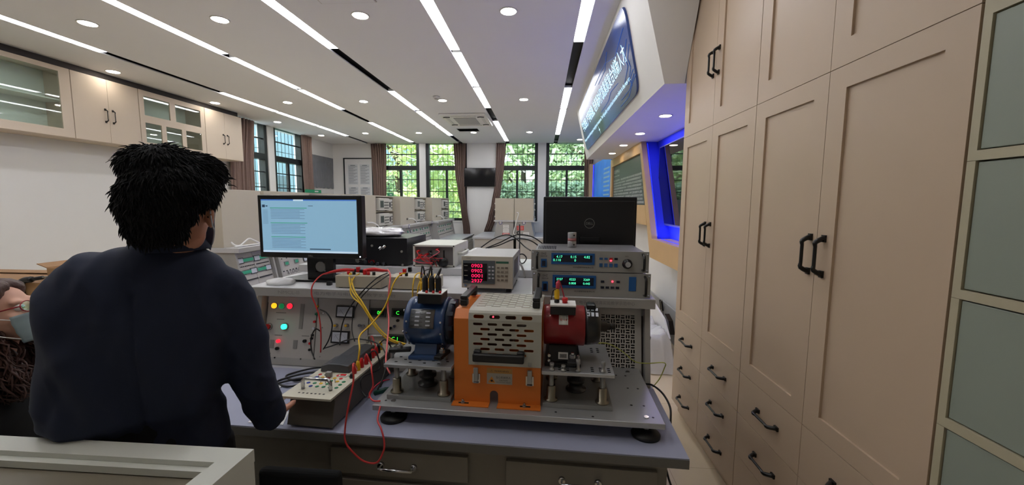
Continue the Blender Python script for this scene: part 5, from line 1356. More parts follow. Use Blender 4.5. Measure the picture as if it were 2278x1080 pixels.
u_, vz, vy = Vector((1, 0, 0)), Vector((0, 0, 1)), Vector((0, 1, 0))
lid.quad((lx0, yF, zb), (lx1, yF, zb), (lx1, yF, zb+.035), (lx0, yF, zb+.035))
sheet((lx0, yF, zb+.034), u_, vz, W_, .132, 7, .054, .036, .0098)
z1_ = zb+.166; zt_ = 1.190; lid.quad((lx0, yF, z1_), (lx1, yF, z1_), (lx1, yF, zt_), (lx0, yF, zt_))
zt_ = 1.190; vb_ = Vector((0, .006, .0235)).normalized(); sheet((lx0, yF, zt_), u_, vb_, W_, .0243, 1, .0595, .040, .0135)
# bend in three facets with a slot row
bend = [(yF+.006, 1.2135), (yF+.014, GZ-.001), (yF+.03, GZ+.003), (yF+.05, GZ+.004)]
for (a, b) in zip(bend, bend[1:]): lid.quad((lx0, a[0], a[1]), (lx1, a[0], a[1]), (lx1, b[0], b[1]), (lx0, b[0], b[1]))
sheet((lx0, bend[-1][0], GZ+.004), u_, vy, W_, GY1-.01-bend[-1][0], 13, .057, .036, .0062)
lo = lid.build('perforated_lid', M_gg, t, solid=.0012)
# slot row high on the front
MB().cyl((lx0+.092, yF+.004, 1.2025), (lx0+.092, yF+.001, 1.2025), .003, n=10).build('indicator', M_rled, t)
hb = mat('handle_plastic', (26, 26, 28), .35)
def grip(name, pts, w_=.016):
    m = MB(); m.tube(pts, w_, n=12, smooth=True, steps=5); return m.build(name, hb, t)
g = MB(); hx0, hx1, hz = lx0+.022, lx0+.210, zb+.041
g.box(hx0, hx1, yF-.042, yF-.022, hz-.015, hz+.016); g.box(hx0, hx0+.028, yF-.023, yF-.0008, hz-.006, hz+.022); g.box(hx1-.028, hx1, yF-.023, yF-.0008, hz-.006, hz+.022)
g.build('front_handle', hb, t, bevel=.006, seg=3)
for x in (GX0+.027, GX1-.022):
    g = MB(); g.box(x-.014, x+.014, GY0+.045, GY1-.045, GZ+.030, GZ+.045); g.box(x-.014, x+.014, GY0+.045, GY0+.075, GZ+.005, GZ+.031); g.box(x-.014, x+.014, GY1-.075, GY1-.045, GZ+.005, GZ+.031)
    g.build('top_handle', hb, t, bevel=.005, seg=3)
for x in (-.727, -.527):
    l = MB().box(x-.015, x+.015, GY0-.006, GY0-.0005, .950, .985).build('toggle_latch', M_chrome, t, bevel=.001)
    MB().box(x-.0085, x+.0085, GY0-.016, GY0-.0065, .960, 1.010).build('latch_lever', M_zinc, l, bevel=.002)
    MB().box(x-.006, x+.006, GY0-.006, GY0-.0025, 1.024, 1.036).build('latch_hook', M_zinc, l, bevel=.001)
    MB().tube([(x-.010, GY0-.010, .952), (x+.010, GY0-.010, .952)], .002, n=6, smooth=False).build('latch_pin', M_zinc, l)
lb = MB().box(-.687, -.592, GY0-.0016, GY0-.0004, .947, 1.008).build('warning_label', mat('label_silver', (178, 170, 158), .35), t)
MB().box(-.687, -.592, GY0-.0021, GY0-.0017, .989, 1.008).build('label_band', mat('label_orange', (190, 140, 70), .4), lb)
q = MB(); q.add([(-.683, GY0-.0024, .952), (-.655, GY0-.0024, .952), (-.669, GY0-.0024, .977)], [(0, 1, 2)]); q.build('warning_triangle', mat('label_amber', (220, 140, 40), .4), lb)
q = MB(); q.cyl((-.669, GY0-.0024, .960), (-.669, GY0-.0028, .960), .0045, n=10); q.tube([(-.667, GY0-.0027, .963), (-.662, GY0-.0027, .956)], .001, n=5); q.build('hand_symbol', M_blk, lb)
text_mb('当心机械伤人', (-.625, GY0-.0024, .974), (1, 0, 0), (0, 0, 1), height=.009, width=.056, extrude=.0002).build('label_text', M_dark, lb)
text_mb('CAUTION', (-.625, GY0-.0024, .963), (1, 0, 0), (0, 0, 1), height=.005, extrude=.0002).build('label_text', M_dark, lb)
text_mb('MECHANICAL INJURY', (-.625, GY0-.0024, .955), (1, 0, 0), (0, 0, 1), height=.004, width=.056, extrude=.0002).build('label_text', M_dark, lb)
text_mb('⚠ WARNING', (-.64, GY0-.0026, .998), (1, 0, 0), (0, 0, 1), height=.009, width=.07, extrude=.0002).build('label_text', M_dark, lb)
# inner shaft and torque sensor seen through the slots
MB().cyl((-.80, MY, MZ), (-.50, MY, MZ), .014, n=16).build('shaft', M_zinc, t)
MB().box(-.70, -.60, MY-.04, MY+.04, 1.05, 1.20).build('torque_sensor', mat('sensor_brown', (96, 74, 56), .5), t)

# ---- red motor
MY2, MZ2 = .295, 1.140
M_rm = mat('motor_red', (140, 28, 34), .35, var=.05, coat=.3)
t = thing('electric_motor', 'dark red electric motor with a black end housing on the right stand', 'motor', (-.38, MY2, 1.008), frame=BEN)
MB().lathe([(.03, 0), (.076, .001), (.078, .008), (.078, .155), (.074, .158), (.03, .159)], (-.482, MY2, MZ2), AX, n=56).build('housing', M_rm, t)
m = MB().lathe([(.074, 0), (.0745, .010), (.071, .035), (.068, .052), (.05, .058), (.022, .060), (.022, .085), (.015, .087), (.015, .098)], (-.3225, MY2, MZ2), AX, n=48); m.build('end_housing', mat('motor_black', (22, 22, 24), .3, coat=.4), t)
MB().cyl((-.232, MY2, MZ2), (-.205, MY2, MZ2), .012, n=12).build('shaft_end', M_rub, t)
q = MB()
for i in range(3):
    for k in range(2): a = radians(52+k*22); n_ = Vector((0, -cos(a), sin(a))); q.obox(Vector((-.312+i*.016, MY2, MZ2))+n_*.0735, (.010, .0012, .018), Matrix.Rotation(-a, 3, 'X'))
q.build('vent_windows', M_face, t)
MB().obox((-.300, MY2, 1.219), (.036, .05, .02)).build('brush_cap', M_blk, t, bevel=.006)
f = MB(); f.prism([(MY2-.09, 1.009), (MY2+.09, 1.009), (MY2+.05, 1.075), (MY2-.05, 1.075)], 'x', -.462, -.355); f.box(-.475, -.34, MY2-.105, MY2+.105, 1.0088, 1.022); f.build('foot_bracket', M_rub, t, bevel=.003)
for x in (-.462, -.355):
    for z in (1.028, 1.048): MB().cyl((x+.004, MY2-.085, z), (x+.004, MY2-.099, z), .006, n=8).build('bolt', M_chrome, t)
curved('white_label', -.424, -.389, radians(16), radians(44), .0788, M_white, t, yc=MY2, zc=MZ2)
q = text_mb('安 0.8', Vector((-.4065, MY2, MZ2))+Vector((0, -cos(radians(30)), sin(radians(30))))*.0795, (1, 0, 0), (0, sin(radians(30)), cos(radians(30))), height=.010, extrude=.0003); q.build('label_text', M_red, t)
MB().box(-.424, -.388, MY2-.0965, MY2-.094, 1.036, 1.062).build('white_sticker', M_white, t); MB().box(-.419, -.393, MY2-.0975, MY2-.0967, 1.041, 1.057).build('sticker_frame', M_gry, t)
text_mb('400-1', (-.406, MY2-.0981, 1.049), (1, 0, 0), (0, 0, 1), height=.006, extrude=.0002).build('sticker_text', M_dark, t)
tb = MB().box(-.457, -.362, MY2-.078, MY2+.0, 1.20, 1.232).build('terminal_block', M_blk, t, bevel=.002)
MB().box(-.458, -.361, MY2-.079, MY2+.001, 1.2322, 1.238).build('terminal_label', M_white, tb)
MB().lathe([(.010, 0), (.010, .010), (.0085, .011), (.0085, .014)], (-.433, MY2-.04, 1.2382), n=14).build('post', M_blk, tb)
pg_ = MB().lathe([(.0085, 0), (.010, .006), (.010, .03), (.007, .04)], (-.433, MY2-.04, 1.2525), n=14).build('yellow_plug', M_yel, tb)
MB().lathe([(.006, 0), (.008, .004), (.0075, .022), (.004, .028)], (-.430, MY2-.04, 1.293), n=12).build('rose_plug', mat('wire_rose', (200, 70, 90), .4), tb)
MB().lathe([(.010, 0), (.010, .008), (.0115, .009), (.0115, .018), (.008, .021)], (-.402, MY2-.04, 1.2382), n=16).build('red_post', M_red, tb)
for (x, y, h) in ((-.447, .158, .028), (-.405, .156, .022), (-.352, .160, .045), (-.262, .165, .04), (-.37, .30, .02)):
    o = MB().lathe([(.010, 0), (.010, .007), (.006, .0075), (.006, h*.6), (.008, h*.62), (.008, h)], (x, y, 1.0084), n=12).build('clamping_bolt', M_zinc, frame=BEN)
    tag(o, 'steel clamping bolt on the upper plate of the right stand', 'bolt', 'clamping bolts on the right stand')
clamp('black clamp with a steel block before the red motor', -.372, .185, -1, 1.45)

# ================================================================ LONG RESISTANCE BOX
M_bb = mat('box_brown_grey', (96, 90, 82), .5, var=.05); M_bt = mat('box_cream', (206, 202, 184), .4, var=.02)
bf = Frame(BEN.w((-1.312, .012, 0)), TH+radians(-1.0))
t = thing('resistance_box', 'long grey brown box with a cream socket panel and chrome handles beside the standing man', 'resistance box', (0, .3, ZM), frame=bf)
bw, bl_, bz0, bz1 = .088, .585, ZM+.008, .926
m = MB(); m.add([(-bw, 0, bz0), (bw, 0, bz0), (bw, bl_, bz0), (-bw, bl_, bz0), (-bw, .03, bz1-.008), (bw, .03, bz1-.008), (bw, bl_, bz1-.008), (-bw, bl_, bz1-.008)], [(0,3,2,1),(4,5,6,7),(0,1,5,4),(1,2,6,5),(2,3,7,6),(3,0,4,7)])
m.build('case', M_bb, t, bevel=.002)
MB().box(-bw-.001, bw+.001, .02, .030, bz1-.022, bz1-.0082).build('case_lip', M_bb, t)
for x in (-bw+.015, bw-.03):
    for y in (.02, bl_-.04): MB().box(x, x+.02, y, y+.02, ZM+.0003, bz0-.0003).build('foot', M_blk, t)
tpn = MB().box(-bw-.012, bw+.006, -.012, bl_+.005, bz1-.0078, bz1).build('top_panel', M_bt, t)
for y in (.052, .545):
    h = MB(); h.tube([(-.055, y, bz1), (-.055, y, bz1+.030), (-.047, y, bz1+.040), (.047, y, bz1+.040), (.055, y, bz1+.030), (.055, y, bz1)], .0068, n=10, smooth=False)
    h.build('handle', M_chrome, t)
cols = [M_grn, M_blu, M_red, M_yel, M_blk, M_grn]
rnd = random.Random(8)
for j, y in enumerate((.075, .10, .125, .15, .175)):
    for i in range(6):
        x = -.066+i*.026
        if (i*3+j*2) % 7 == 0: continue
        m = [[M_grn, M_blu, M_grn, M_grn, M_grn, M_grn], [M_blu, M_grn, M_yel, M_grn, M_grn, M_grn], [M_blk, M_yel, M_yel, M_grn, M_yel, M_grn], [M_blu, M_yel, M_red, M_yel, M_red, M_blk], [M_red, M_blk, M_yel, M_red, M_blk, M_grn]][j][i]
        MB().lathe([(.0072, 0), (.0072, .0012), (.005, .0014), (.003, .0012)], (x, y, bz1+.0001), n=14).build('socket', m, tpn)
q = MB()
for i, (x, y) in enumerate(((-.02, .108), (.012, .09), (.035, .115), (-.045, .135))): q.cyl((x, y, bz1+.0003), (x+.001, y-.003, bz1+.016), .0018, n=8)
q.build('toggle_levers', M_chrome, tpn)
MB().box(-.028, -.006, .150, .166, bz1+.0015, bz1+.022).build('square_knob', M_gry, tpn, bevel=.002)
MB().box(.018, .052, .165, .182, bz1+.0002, bz1+.004).build('rocker_frame', M_white, tpn); MB().box(.024, .046, .169, .178, bz1+.0042, bz1+.007).build('rocker', M_red, tpn)
MB().lathe([(.0095, 0), (.009, .010), (.0075, .014), (.007, .015)], (.076, .165, bz1+.0002), n=20).build('knob', M_blk, tpn)
q = MB()
for i in range(7): q.box(-.052+i*.016, -.045+i*.016, .018, .024, bz1+.0002, bz1+.0006)
q.build('print_marks', M_dark, tpn)
# dark slide-wire housings on top
cv = MB(); cv.prism([(-.082, bz1+.0004), (.045, bz1+.0004), (.040, bz1+.030), (.0, bz1+.036), (-.045, bz1+.035), (-.078, bz1+.024)], 'y', .20, .30)
cv.build('curved_cover', mat('cover_grey', (74, 76, 80), .3), tpn, bevel=.003)
cv = MB(); cv.prism([(-.082, bz1+.0004), (.03, bz1+.0004), (.026, bz1+.026), (-.02, bz1+.030), (-.078, bz1+.018)], 'y', .305, .46)
cv.build('curved_cover', mat('cover_grey', (74, 76, 80), .3), tpn, bevel=.003)
def bplug(x, y, m, h=.04, r=.009): return MB().lathe([(r, 0), (r*1.05, .01), (r*.9, h*.7), (r*.6, h)], (x, y, bz1+.0003), n=14).build('stacked_plug', m, tpn)
PL = [(.064, .205, M_red), (.064, .235, M_yel), (.064, .265, M_red), (.066, .30, M_red), (.064, .335, M_blk), (.060, .37, M_red), (.062, .40, M_red), (.058, .43, M_blk), (.05, .47, M_yel)]
for (x, y, m) in PL: bplug(x, y, m)
def bw_(x, y, z): return BEN.l(bf.w((x, y, z)))     # resistance box point in bench frame
# ================================================================ CABLES (all in the bench frame)
M_wr = mat('wire_red', (206, 62, 62), .4); M_wp = mat('wire_pink', (226, 104, 104), .4); M_wy = mat('wire_yellow', (224, 182, 40), .4); M_wk = mat('wire_black', (22, 22, 24), .45)
M_wyg = mat('wire_green_yellow', (176, 180, 80), .4); M_wm = mat('wire_crimson', (176, 28, 56), .4)
def wire(label, pts, m, r=.0028, group=None, fr=BEN, name='cable'):
    o = MB().tube(pts, r, n=8, steps=6).build(name, m, frame=fr); return tag(o, label, 'cable', group)
def PP(*q): return [tuple(pb(a, b, Y=y)) for a, b, y in q]
def OP(p, dz=.0): return (p.x, p.y, p.z+dz)
rp = lambda i, dz=.038: OP(bw_(PL[i][0], PL[i][1], bz1), dz)
# yellow bundle from the left terminal box to behind the blue motor
wire('front thick yellow lead from the left terminal box down to the blue motor', PP((778, 608, .585), (777, 622, .535), (782, 645, .50), (800, 672, .47), (818, 700, .45), (838, 732, .43), (866, 757, .41), (900, 768, .38)), M_wy, .0036, 'yellow leads')
wire('rear thick yellow lead from the left terminal box down to the blue motor', PP((781, 608, .59), (783, 628, .53), (790, 650, .495), (806, 673, .465), (823, 702, .445), (845, 733, .425), (872, 756, .40), (903, 766, .37)), M_wy, .0036, 'yellow leads')
wire('yellow lead looping from the left terminal box edge into the bundle', PP((800, 609, .585), (786, 620, .54), (779, 645, .50), (785, 662, .48), (800, 675, .465), (812, 690, .455)), M_wy, .003, 'yellow leads')
p = rp(1)
wire('yellow lead from the right terminal box to the yellow plug on the long resistance box', PP((904, 608, .585), (890, 612, .545), (876, 630, .505), (867, 657, .48), (852, 690, .45), (826, 722, .40), (800, 748, .33))+[(p[0]+.004, p[1]+.01, p[2]+.05), (p[0], p[1], p[2]-.006)], M_wy, .0036, 'yellow leads')
wire('straight yellow lead hanging from the right terminal box behind the blue motor', PP((936, 607, .585), (925, 612, .545), (919, 632, .508), (918, 660, .50), (917, 700, .49), (917, 735, .485)), M_wy, .0032, 'yellow leads')
wire('yellow lead beside the yellow plugs above the blue motor', PP((945, 604, .58), (935, 625, .53), (929, 650, .505), (930, 700, .49)), M_wy, .0032, 'yellow leads')
# red cables
wire('red cable hanging from the clips past the shelf edge to the console sockets', PP((738, 606, .62), (716, 612, .56), (697, 632, .51), (693, 655, .50), (702, 680, .495), (710, 705, .49), (714, 745, .48), (713, 785, .47)), M_wr, .0032, 'red leads')
p0 = rp(2)
wire('pink lead falling from the clips past the console to the left stand post', PP((862, 600, .575), (868, 612, .54), (866, 640, .50), (863, 680, .47), (865, 720, .40), (861, 770, .28), (859, 810, .2), (868, 832, .17)), M_wp, .0036, 'red leads')
# clips and plugs over the terminal boxes
t = thing('test_clips', 'row of red insulated clips and black plugs lying over the terminal boxes', 'clips', pb(800, 604, Y=.6), frame=BEN)
def pc(px, py, y): return tuple(pb(px, py, Y=y))
MB().tube([pc(722, 610, .60), pc(745, 604, .60), pc(768, 601, .60), pc(790, 602, .60)], .007, n=10, rad=[.004, .0075, .009, .007]).build('red_clip', M_red, t)
MB().tube([pc(808, 603, .60), pc(830, 600, .60), pc(850, 602, .60), pc(866, 603, .60)], .007, n=10, rad=[.008, .0095, .0075, .004]).build('red_clip', M_red, t)
MB().tube([pc(790, 602, .59), pc(808, 604, .59)], .009, n=10, smooth=False).build('black_clip', M_blk, t)
for (px, py) in ((797, 600), (900, 604), (812, 606)): c = pb(px, py, Y=.585); MB().box(c.x-.008, c.x+.008, c.y-.008, c.y+.008, c.z-.012, c.z+.012).build('red_plug', M_red, t, bevel=.002)
c = pb(912, 600, Y=.585); MB().box(c.x-.008, c.x+.008, c.y-.008, c.y+.008, c.z-.012, c.z+.012).build('black_plug', M_blk, t, bevel=.002)
# yellow plugs standing behind the black ones over the blue motor
t = thing('banana_plugs', 'cluster of upright yellow plugs behind the black plugs above the blue motor', 'plugs', pb(950, 680, Y=.45), frame=BEN)
for k, (px, py) in enumerate(((938, 640), (948, 634), (958, 638), (966, 642), (953, 650))):
    c = pb(px, py, Y=.50); MB().lathe([(.006, 0), (.009, .01), (.0088, .05), (.006, .062)], (c.x, c.y, c.z-.035), n=12).build('yellow_plug', M_yel, t)
    e = pb(px-4+k*2, 610, Y=.54); MB().tube([(c.x, c.y, c.z+.026), ((c.x+e.x)/2, .50, c.z+.045), tuple(e)], .003, n=6).build('plug_lead', M_wy, t)
# black leads rising from the blue motor terminals
tk = [(-.952, MY-.04, 1.33), (-.925, MY-.04, 1.33), (-.898, MY-.04, 1.33)]
wire('left black lead arching from the plugs of the blue motor', [tk[0], (-.965, MY-.03, 1.37)]+PP((937, 618, .40), (945, 603, .50), (960, 598, .56)), M_wk, .003, 'black motor leads')
wire('middle black lead arching from the plugs of the blue motor', [tk[1], (-.93, MY-.03, 1.37)]+PP((953, 618, .40), (955, 603, .50), (962, 600, .56)), M_wk, .003, 'black motor leads')
wire('right black lead arching from the plugs of the blue motor', [tk[2], (-.89, MY-.03, 1.36)]+PP((966, 622, .42), (962, 606, .50), (958, 600, .56)), M_wk, .003, 'black motor leads')
# long black leads across the console
wire('black lead crossing the console meter from the shelf to the cover of the resistance box', PP((862, 608, .585), (840, 618, .54), (815, 640, .50), (795, 662, .487), (775, 690, .48), (762, 720, .47), (757, 750, .45), (756, 768, .40)), M_wk, .003, 'black bench leads')
wire('black lead running left of the digital meter down to the resistance box handle', PP((868, 610, .585), (850, 622, .54), (822, 643, .50), (800, 668, .487), (786, 700, .48), (783, 735, .46), (789, 760, .42)), M_wk, .0024, 'black bench leads')
wire('black lead bowing over the seam of the console panels', PP((712, 689, .52), (728, 698, .49), (739, 722, .48), (732, 755, .48), (719, 778, .48)), M_wk, .003, 'black bench leads')
wire('black lead looping from the socket column to the resistance box', PP((713, 738, .52), (702, 733, .49), (692, 752, .48), (693, 780, .47), (700, 800, .44)), M_wk, .003, 'black bench leads')
wire('black lead arching low over the resistance box covers', PP((720, 776, .49), (745, 768, .47), (770, 758, .45), (800, 755, .40), (840, 765, .33), (858, 790, .28), (856, 830, .2), (840, 868, .16)), M_wk, .003, 'black bench leads')
# arcs and drops around the resistance box
def zt_(p, z): return (p[0], p[1], z)
wire('red lead looping from the first red plug down over the front bench edge', [rp(0, .036), OP(bw_(.09, .18, bz1), .03)]+[tuple(pb(786, 810, Y=.02)), tuple(pb(786, 850, Y=.0)), tuple(pb(776, 900, Y=-.02)), tuple(pb(768, 950, Y=-.03)), tuple(pb(769, 985, Y=-.035)), tuple(pb(790, 1012, Y=-.035)), tuple(pb(812, 1028, Y=-.03)), tuple(pb(838, 1030, Y=-.025)), tuple(pb(852, 1008, Y=-.025)), tuple(pb(855, 985, Y=-.02)), tuple(pb(848, 955, Y=-.006)), tuple(pb(840, 935, Y=.03)), tuple(pb(846, 905, Y=.08))], M_wr, .0032, 'red leads')
wire('red lead arching over the red plugs and dropping beside the box onto the mat', [rp(3, .036), OP(bw_(.085, .27, bz1), .055), OP(bw_(.115, .25, bz1), .02)]+[tuple(pb(826, 820, Y=.14)), tuple(pb(830, 858, Y=.13)), tuple(pb(822, 878, Y=.12)), tuple(pb(830, 892, Y=.1)), tuple(pb(846, 893, Y=.1))], M_wr, .0032, 'red leads')
wire('crimson lead rising from the mat to the back of the resistance box', [tuple(pb(820, 886, Y=.12)), tuple(pb(830, 866, Y=.16)), tuple(pb(848, 850, Y=.2)), tuple(pb(866, 845, Y=.25))], M_wm, .003, 'red leads')
wire('red lead bent in an arch between the rear plugs of the resistance box', [rp(6, .036), OP(bw_(.03, .43, bz1), .075), OP(bw_(.0, .47, bz1), .05), OP(bw_(-.01, .50, bz1), .008)], M_wr, .003, 'red leads')
wire('black lead dropping down the side of the resistance box from its black plug', [rp(4, .036), OP(bw_(.10, .32, bz1), .05), OP(bw_(.12, .31, bz1), -.02)]+[tuple(pb(806, 840, Y=.2)), tuple(pb(804, 868, Y=.17)), tuple(pb(815, 884, Y=.15))], M_wk, .003, 'black bench leads')
wire('black lead from the rear black plug down between the box and the rig', [rp(7, .036), OP(bw_(.09, .44, bz1), .06), OP(bw_(.13, .43, bz1), .0)]+[tuple(pb(855, 800, Y=.3)), tuple(pb(858, 830, Y=.25)), tuple(pb(846, 862, Y=.2))], M_wk, .003, 'black bench leads')
o = MB().lathe([(.002, 0), (.010, .004), (.011, .05), (.006, .07), (.003, .072)], (-1.165, .215, .845), (1, .25, .3), n=14).build('green_probe', mat('probe_green', (20, 70, 60), .4), frame=BEN); tag(o, 'dark green insulated clip lying between the resistance box and the rig', 'clip')
# black cables on the mat left of the box
for k, (y0, y1, lab) in enumerate(((.34, .20, 'nearest'), (.40, .30, 'middle'), (.46, .36, 'farthest'))):
    wire('black cable curving on the mat left of the resistance box, the %s of three' % lab, [(-1.43, y0+.0, .808), (-1.50, y0-.02, .82), (-1.58, y1, .812), (-1.66, y1+.02, .808), (-1.68, y0-.04, .808), (-1.58, y0+.02, .82), (-1.45, y0+.06, .81)], M_wk, .0042, 'black cables on the mat')
# rear black cables arching behind the cream meter
for k, (q, lab) in enumerate(((((1070, 551, 1.0), (1098, 532, 1.05), (1126, 523, 1.05), (1146, 530, 1.05), (1166, 548, 1.03), (1180, 558, .97)), 'the one falling to the rack'), (((1080, 553, 1.0), (1112, 540, 1.05), (1150, 523, 1.06), (1185, 528, 1.08), (1214, 548, 1.08)), 'the highest'), (((1086, 552, 1.0), (1110, 546, 1.04), (1146, 532, 1.05), (1178, 535, 1.06), (1200, 549, 1.06)), 'the lowest'))):
    wire('black cable arching behind the cream power meter, %s' % lab, PP(*q), M_wk, .0035, 'black arching cables')
wire('black cord with a small loop between the power meter and the rack instruments', PP((1156, 500, 1.3), (1156, 540, 1.25), (1156, 580, 1.2), (1164, 586, 1.15), (1171, 575, 1.12), (1163, 566, 1.12), (1150, 568, 1.1)), M_wk, .004)
wire('grey flat cable running down between the power meter and the rack instruments', PP((1152, 582, 1.0), (1160, 592, .97), (1165, 605, .95), (1168, 618, .93)), M_gry, .006)
# leads of the red motor and at the right of the rig
wire('rose lead rising from the yellow plug of the red motor and down behind it', [(-.430, MY2-.04, 1.32), (-.424, MY2-.02, 1.318), (-.405, MY2+.02, 1.25), (-.39, MY2+.06, 1.16)], M_wm, .0026, 'red leads')
wire('dark lead beside the yellow plug of the red motor', [(-.433, MY2-.045, 1.292), (-.447, MY2-.04, 1.285), (-.455, MY2-.0, 1.24), (-.462, MY2+.05, 1.21)], M_wk, .0022, 'black bench leads')
wire('green and yellow earth wire trailing from behind the red motor past the bench end', PP((1322, 765, .42), (1352, 765, .44), (1385, 783, .46), (1412, 805, .48), (1440, 809, .47), (1478, 808, .45), (1477, 822, .46), (1466, 845, .47), (1452, 862, .48)), M_wyg, .0022)
wire('black cable at the right bench edge dropping towards the floor', PP((1437, 855, .50), (1452, 858, .46), (1474, 876, .40), (1490, 905, .34), (1492, 935, .30), (1489, 975, .28), (1482, 1045, .25))+[(.10, .26, .3), (.12, .3, .01)], M_wk, .0042)
wire('black cord hanging at the right end of the console', PP((1438, 700, .70), (1442, 725, .70), (1441, 745, .69), (1446, 752, .69), (1439, 775, .68)), M_wk, .004)
# small papers on the bench under the arm
def sheet_(label, pts, m, z, cat='paper', name='paper_sheet'):
    mm = MB(); n = len(pts); mm.add([(p[0], p[1], z) for p in pts]+[(p[0], p[1], z+.0012) for p in pts], [tuple(reversed(range(n))), tuple(range(n, 2*n))]+[(i, (i+1) % n, n+(i+1) % n, n+i) for i in range(n)])
    o = mm.build(name, m, frame=BEN); return tag(o, label, cat)
M_pap = mat('paper_white', (214, 214, 216), .6); M_kraft = mat('paper_print', (150, 138, 122), .7, var=.15, scale=40)
sheet_('white paper corner on the mat under the arm of the standing man', [(-1.56, .02, 0), (-1.42, .02, 0), (-1.46, .11, 0), (-1.58, .10, 0)], M_pap, .8045)
sheet_('printed brownish sheet on the mat under the arm of the standing man', [(-1.68, .13, 0), (-1.53, .12, 0), (-1.55, .24, 0), (-1.72, .25, 0)], M_kraft, .8045)
sheet_('white sheet behind the printed brownish one on the bench mat', [(-1.74, .26, 0), (-1.62, .255, 0), (-1.64, .32, 0), (-1.76, .33, 0)], M_pap, .8060)
# ================================================================ FOREGROUND CABINET
M_fc = mat('white_cabinet', (214, 216, 208), .4, var=.015); M_fi = mat('taupe_inset', (126, 118, 102), .5)
t = thing('low_cabinet', 'low white cabinet with a sunk taupe top panel in the lower left corner', 'cabinet', (-1.2, .5, 0))
cx0, cx1, cy0, cy1, cz = -1.95, -.655, .22, .828, 1.05; B_ = .052
m = MB(); m.box(cx0, cx1, cy1-B_, cy1, cz-.03, cz); m.box(cx0, cx1, cy0, cy0+B_, cz-.03, cz); m.box(cx0, cx0+B_, cy0+B_, cy1-B_, cz-.03, cz); m.box(cx1-B_, cx1, cy0+B_, cy1-B_, cz-.03, cz)
m.build('top_frame', M_fc, t)
m = MB(); i0 = B_+.0005
m.box(cx0+i0, cx1-i0, cy1-i0-.016, cy1-i0, cz-.028, cz-.012); m.box(cx0+i0, cx0+i0+.016, cy0+i0, cy1-i0-.017, cz-.028, cz-.012); m.box(cx1-i0-.016, cx1-i0, cy0+i0, cy1-i0-.017, cz-.028, cz-.012)
m.build('inner_lip', M_fc, t)
MB().box(cx0+i0, cx1-i0, cy0+i0, cy1-i0, cz-.0405, cz-.0305).build('top_inset', M_fi, t)
MB().box(cx0+.004, cx1-.022, cy0+.004, cy1-.001, .06, cz-.041).build('body', M_fc, t)
m = MB(); s0 = cx1-.0215
m.box(s0, cx1-.001, cy1-.13, cy1-.001, .06, cz-.0305); m.box(s0, cx1-.001, cy0+.001, cy0+.06, .06, cz-.0305); m.box(s0, cx1-.001, cy0+.06, cy1-.13, cz-.060, cz-.0305); m.box(s0, cx1-.001, cy0+.06, cy1-.13, .06, .12)
m.build('side_frame', M_fc, t)
m = MB(); a, b, c, d = cy0+.062, cy1-.138, .123, cz-.067
m.box(s0+.004, cx1-.006, a, a+.03, c, d); m.box(s0+.004, cx1-.006, b-.03, b, c, d); m.box(s0+.004, cx1-.006, a+.03, b-.03, d-.03, d); m.box(s0+.004, cx1-.006, a+.03, b-.03, c, c+.03)
dd = m.build('side_door_frame', M_fc, t); MB().box(s0+.006, s0+.010, a+.03, b-.03, c+.03, d-.03).build('door_panel', M_fi, dd)
MB().box(cx0+.03, cx1-.04, cy0+.03, cy1-.03, .001, .0595).build('plinth', M_chan, t)

# ================================================================ PEOPLE
def finalize(mb, name, m, parent, voxel=.008, smooth=6, noise_fn=None, frame=None, extra=None):
    """fuse overlapping solids into one continuous surface"""
    o = mb.build(name+'_src', m, parent)
    md = o.modifiers.new('r', 'REMESH'); md.mode = 'VOXEL'; md.voxel_size = voxel; md.use_smooth_shade = True
    if smooth: s = o.modifiers.new('s', 'SMOOTH'); s.iterations = smooth; s.factor = .5
    bpy.context.view_layer.update(); dg = bpy.context.evaluated_depsgraph_get()
    me = bpy.data.meshes.new_from_object(o.evaluated_get(dg)); me.name = name
    if noise_fn:
        nrm = [v.normal.copy() for v in me.vertices]
        for v, n in zip(me.vertices, nrm): v.co += noise_fn(v.co, n)
    for p in me.polygons: p.use_smooth = True
    me.materials.clear()
    for x in (m if isinstance(m, (list, tuple)) else [m]): me.materials.append(x)
    o2 = bpy.data.objects.new(name, me); COL.objects.link(o2); o2.parent = o.parent
    BASE[o2.name] = BASE[o.name]; FR[o2.name] = FR[o.name]
    bpy.data.objects.remove(o); return o2
M_skin = mat('skin_tan', (186, 132, 108), .5, var=.05, scale=20); M_skin2 = mat('skin_fair', (206, 158, 136), .5, var=.05, scale=20)
M_hair = mat('hair_black', (17, 17, 20), .75, var=.3, scale=60, spec=.25); M_hairb = mat('hair_brown', (70, 42, 34), .5, var=.35, scale=40, bump=.3, bscale=90)
M_shirt = mat('shirt_navy', (30, 38, 60), .85, var=.1, scale=9, bump=.08, bscale=500); M_trs = mat('trousers_black', (18, 18, 22), .85, var=.1)
M_mask = mat('mask_blue_grey', (150, 158, 186), .7, var=.06); M_blkc = mat('cloth_black', (12, 13, 15), .9, var=.1)
def ring_loft(mb, rings, n=40, p=2.3):
    """rings: (centre, half width vector, half depth vector)"""
    vs = []; fs = []
    for c, A_, B_ in rings:
        for k in range(n):
            a = 2*pi*k/n; ca, sa = cos(a), sin(a)
            f = (abs(ca)**p+abs(sa)**p)**(-1/p)
            vs.append(Vector(c)+Vector(A_)*(ca*f)+Vector(B_)*(sa*f))
    for i in range(len(rings)-1):
        for k in range(n): k2 = (k+1) % n; fs.append((i*n+k, i*n+k2, (i+1)*n+k2, (i+1)*n+k))
    fs.append(tuple(reversed(range(n)))); fs.append(tuple((len(rings)-1)*n+k for k in range(n)))
    mb.add(vs, fs, 0, True); return mb
def limb(mb, pts, rad): return mb.tube(pts, .03, n=16, steps=5, rad=rad)
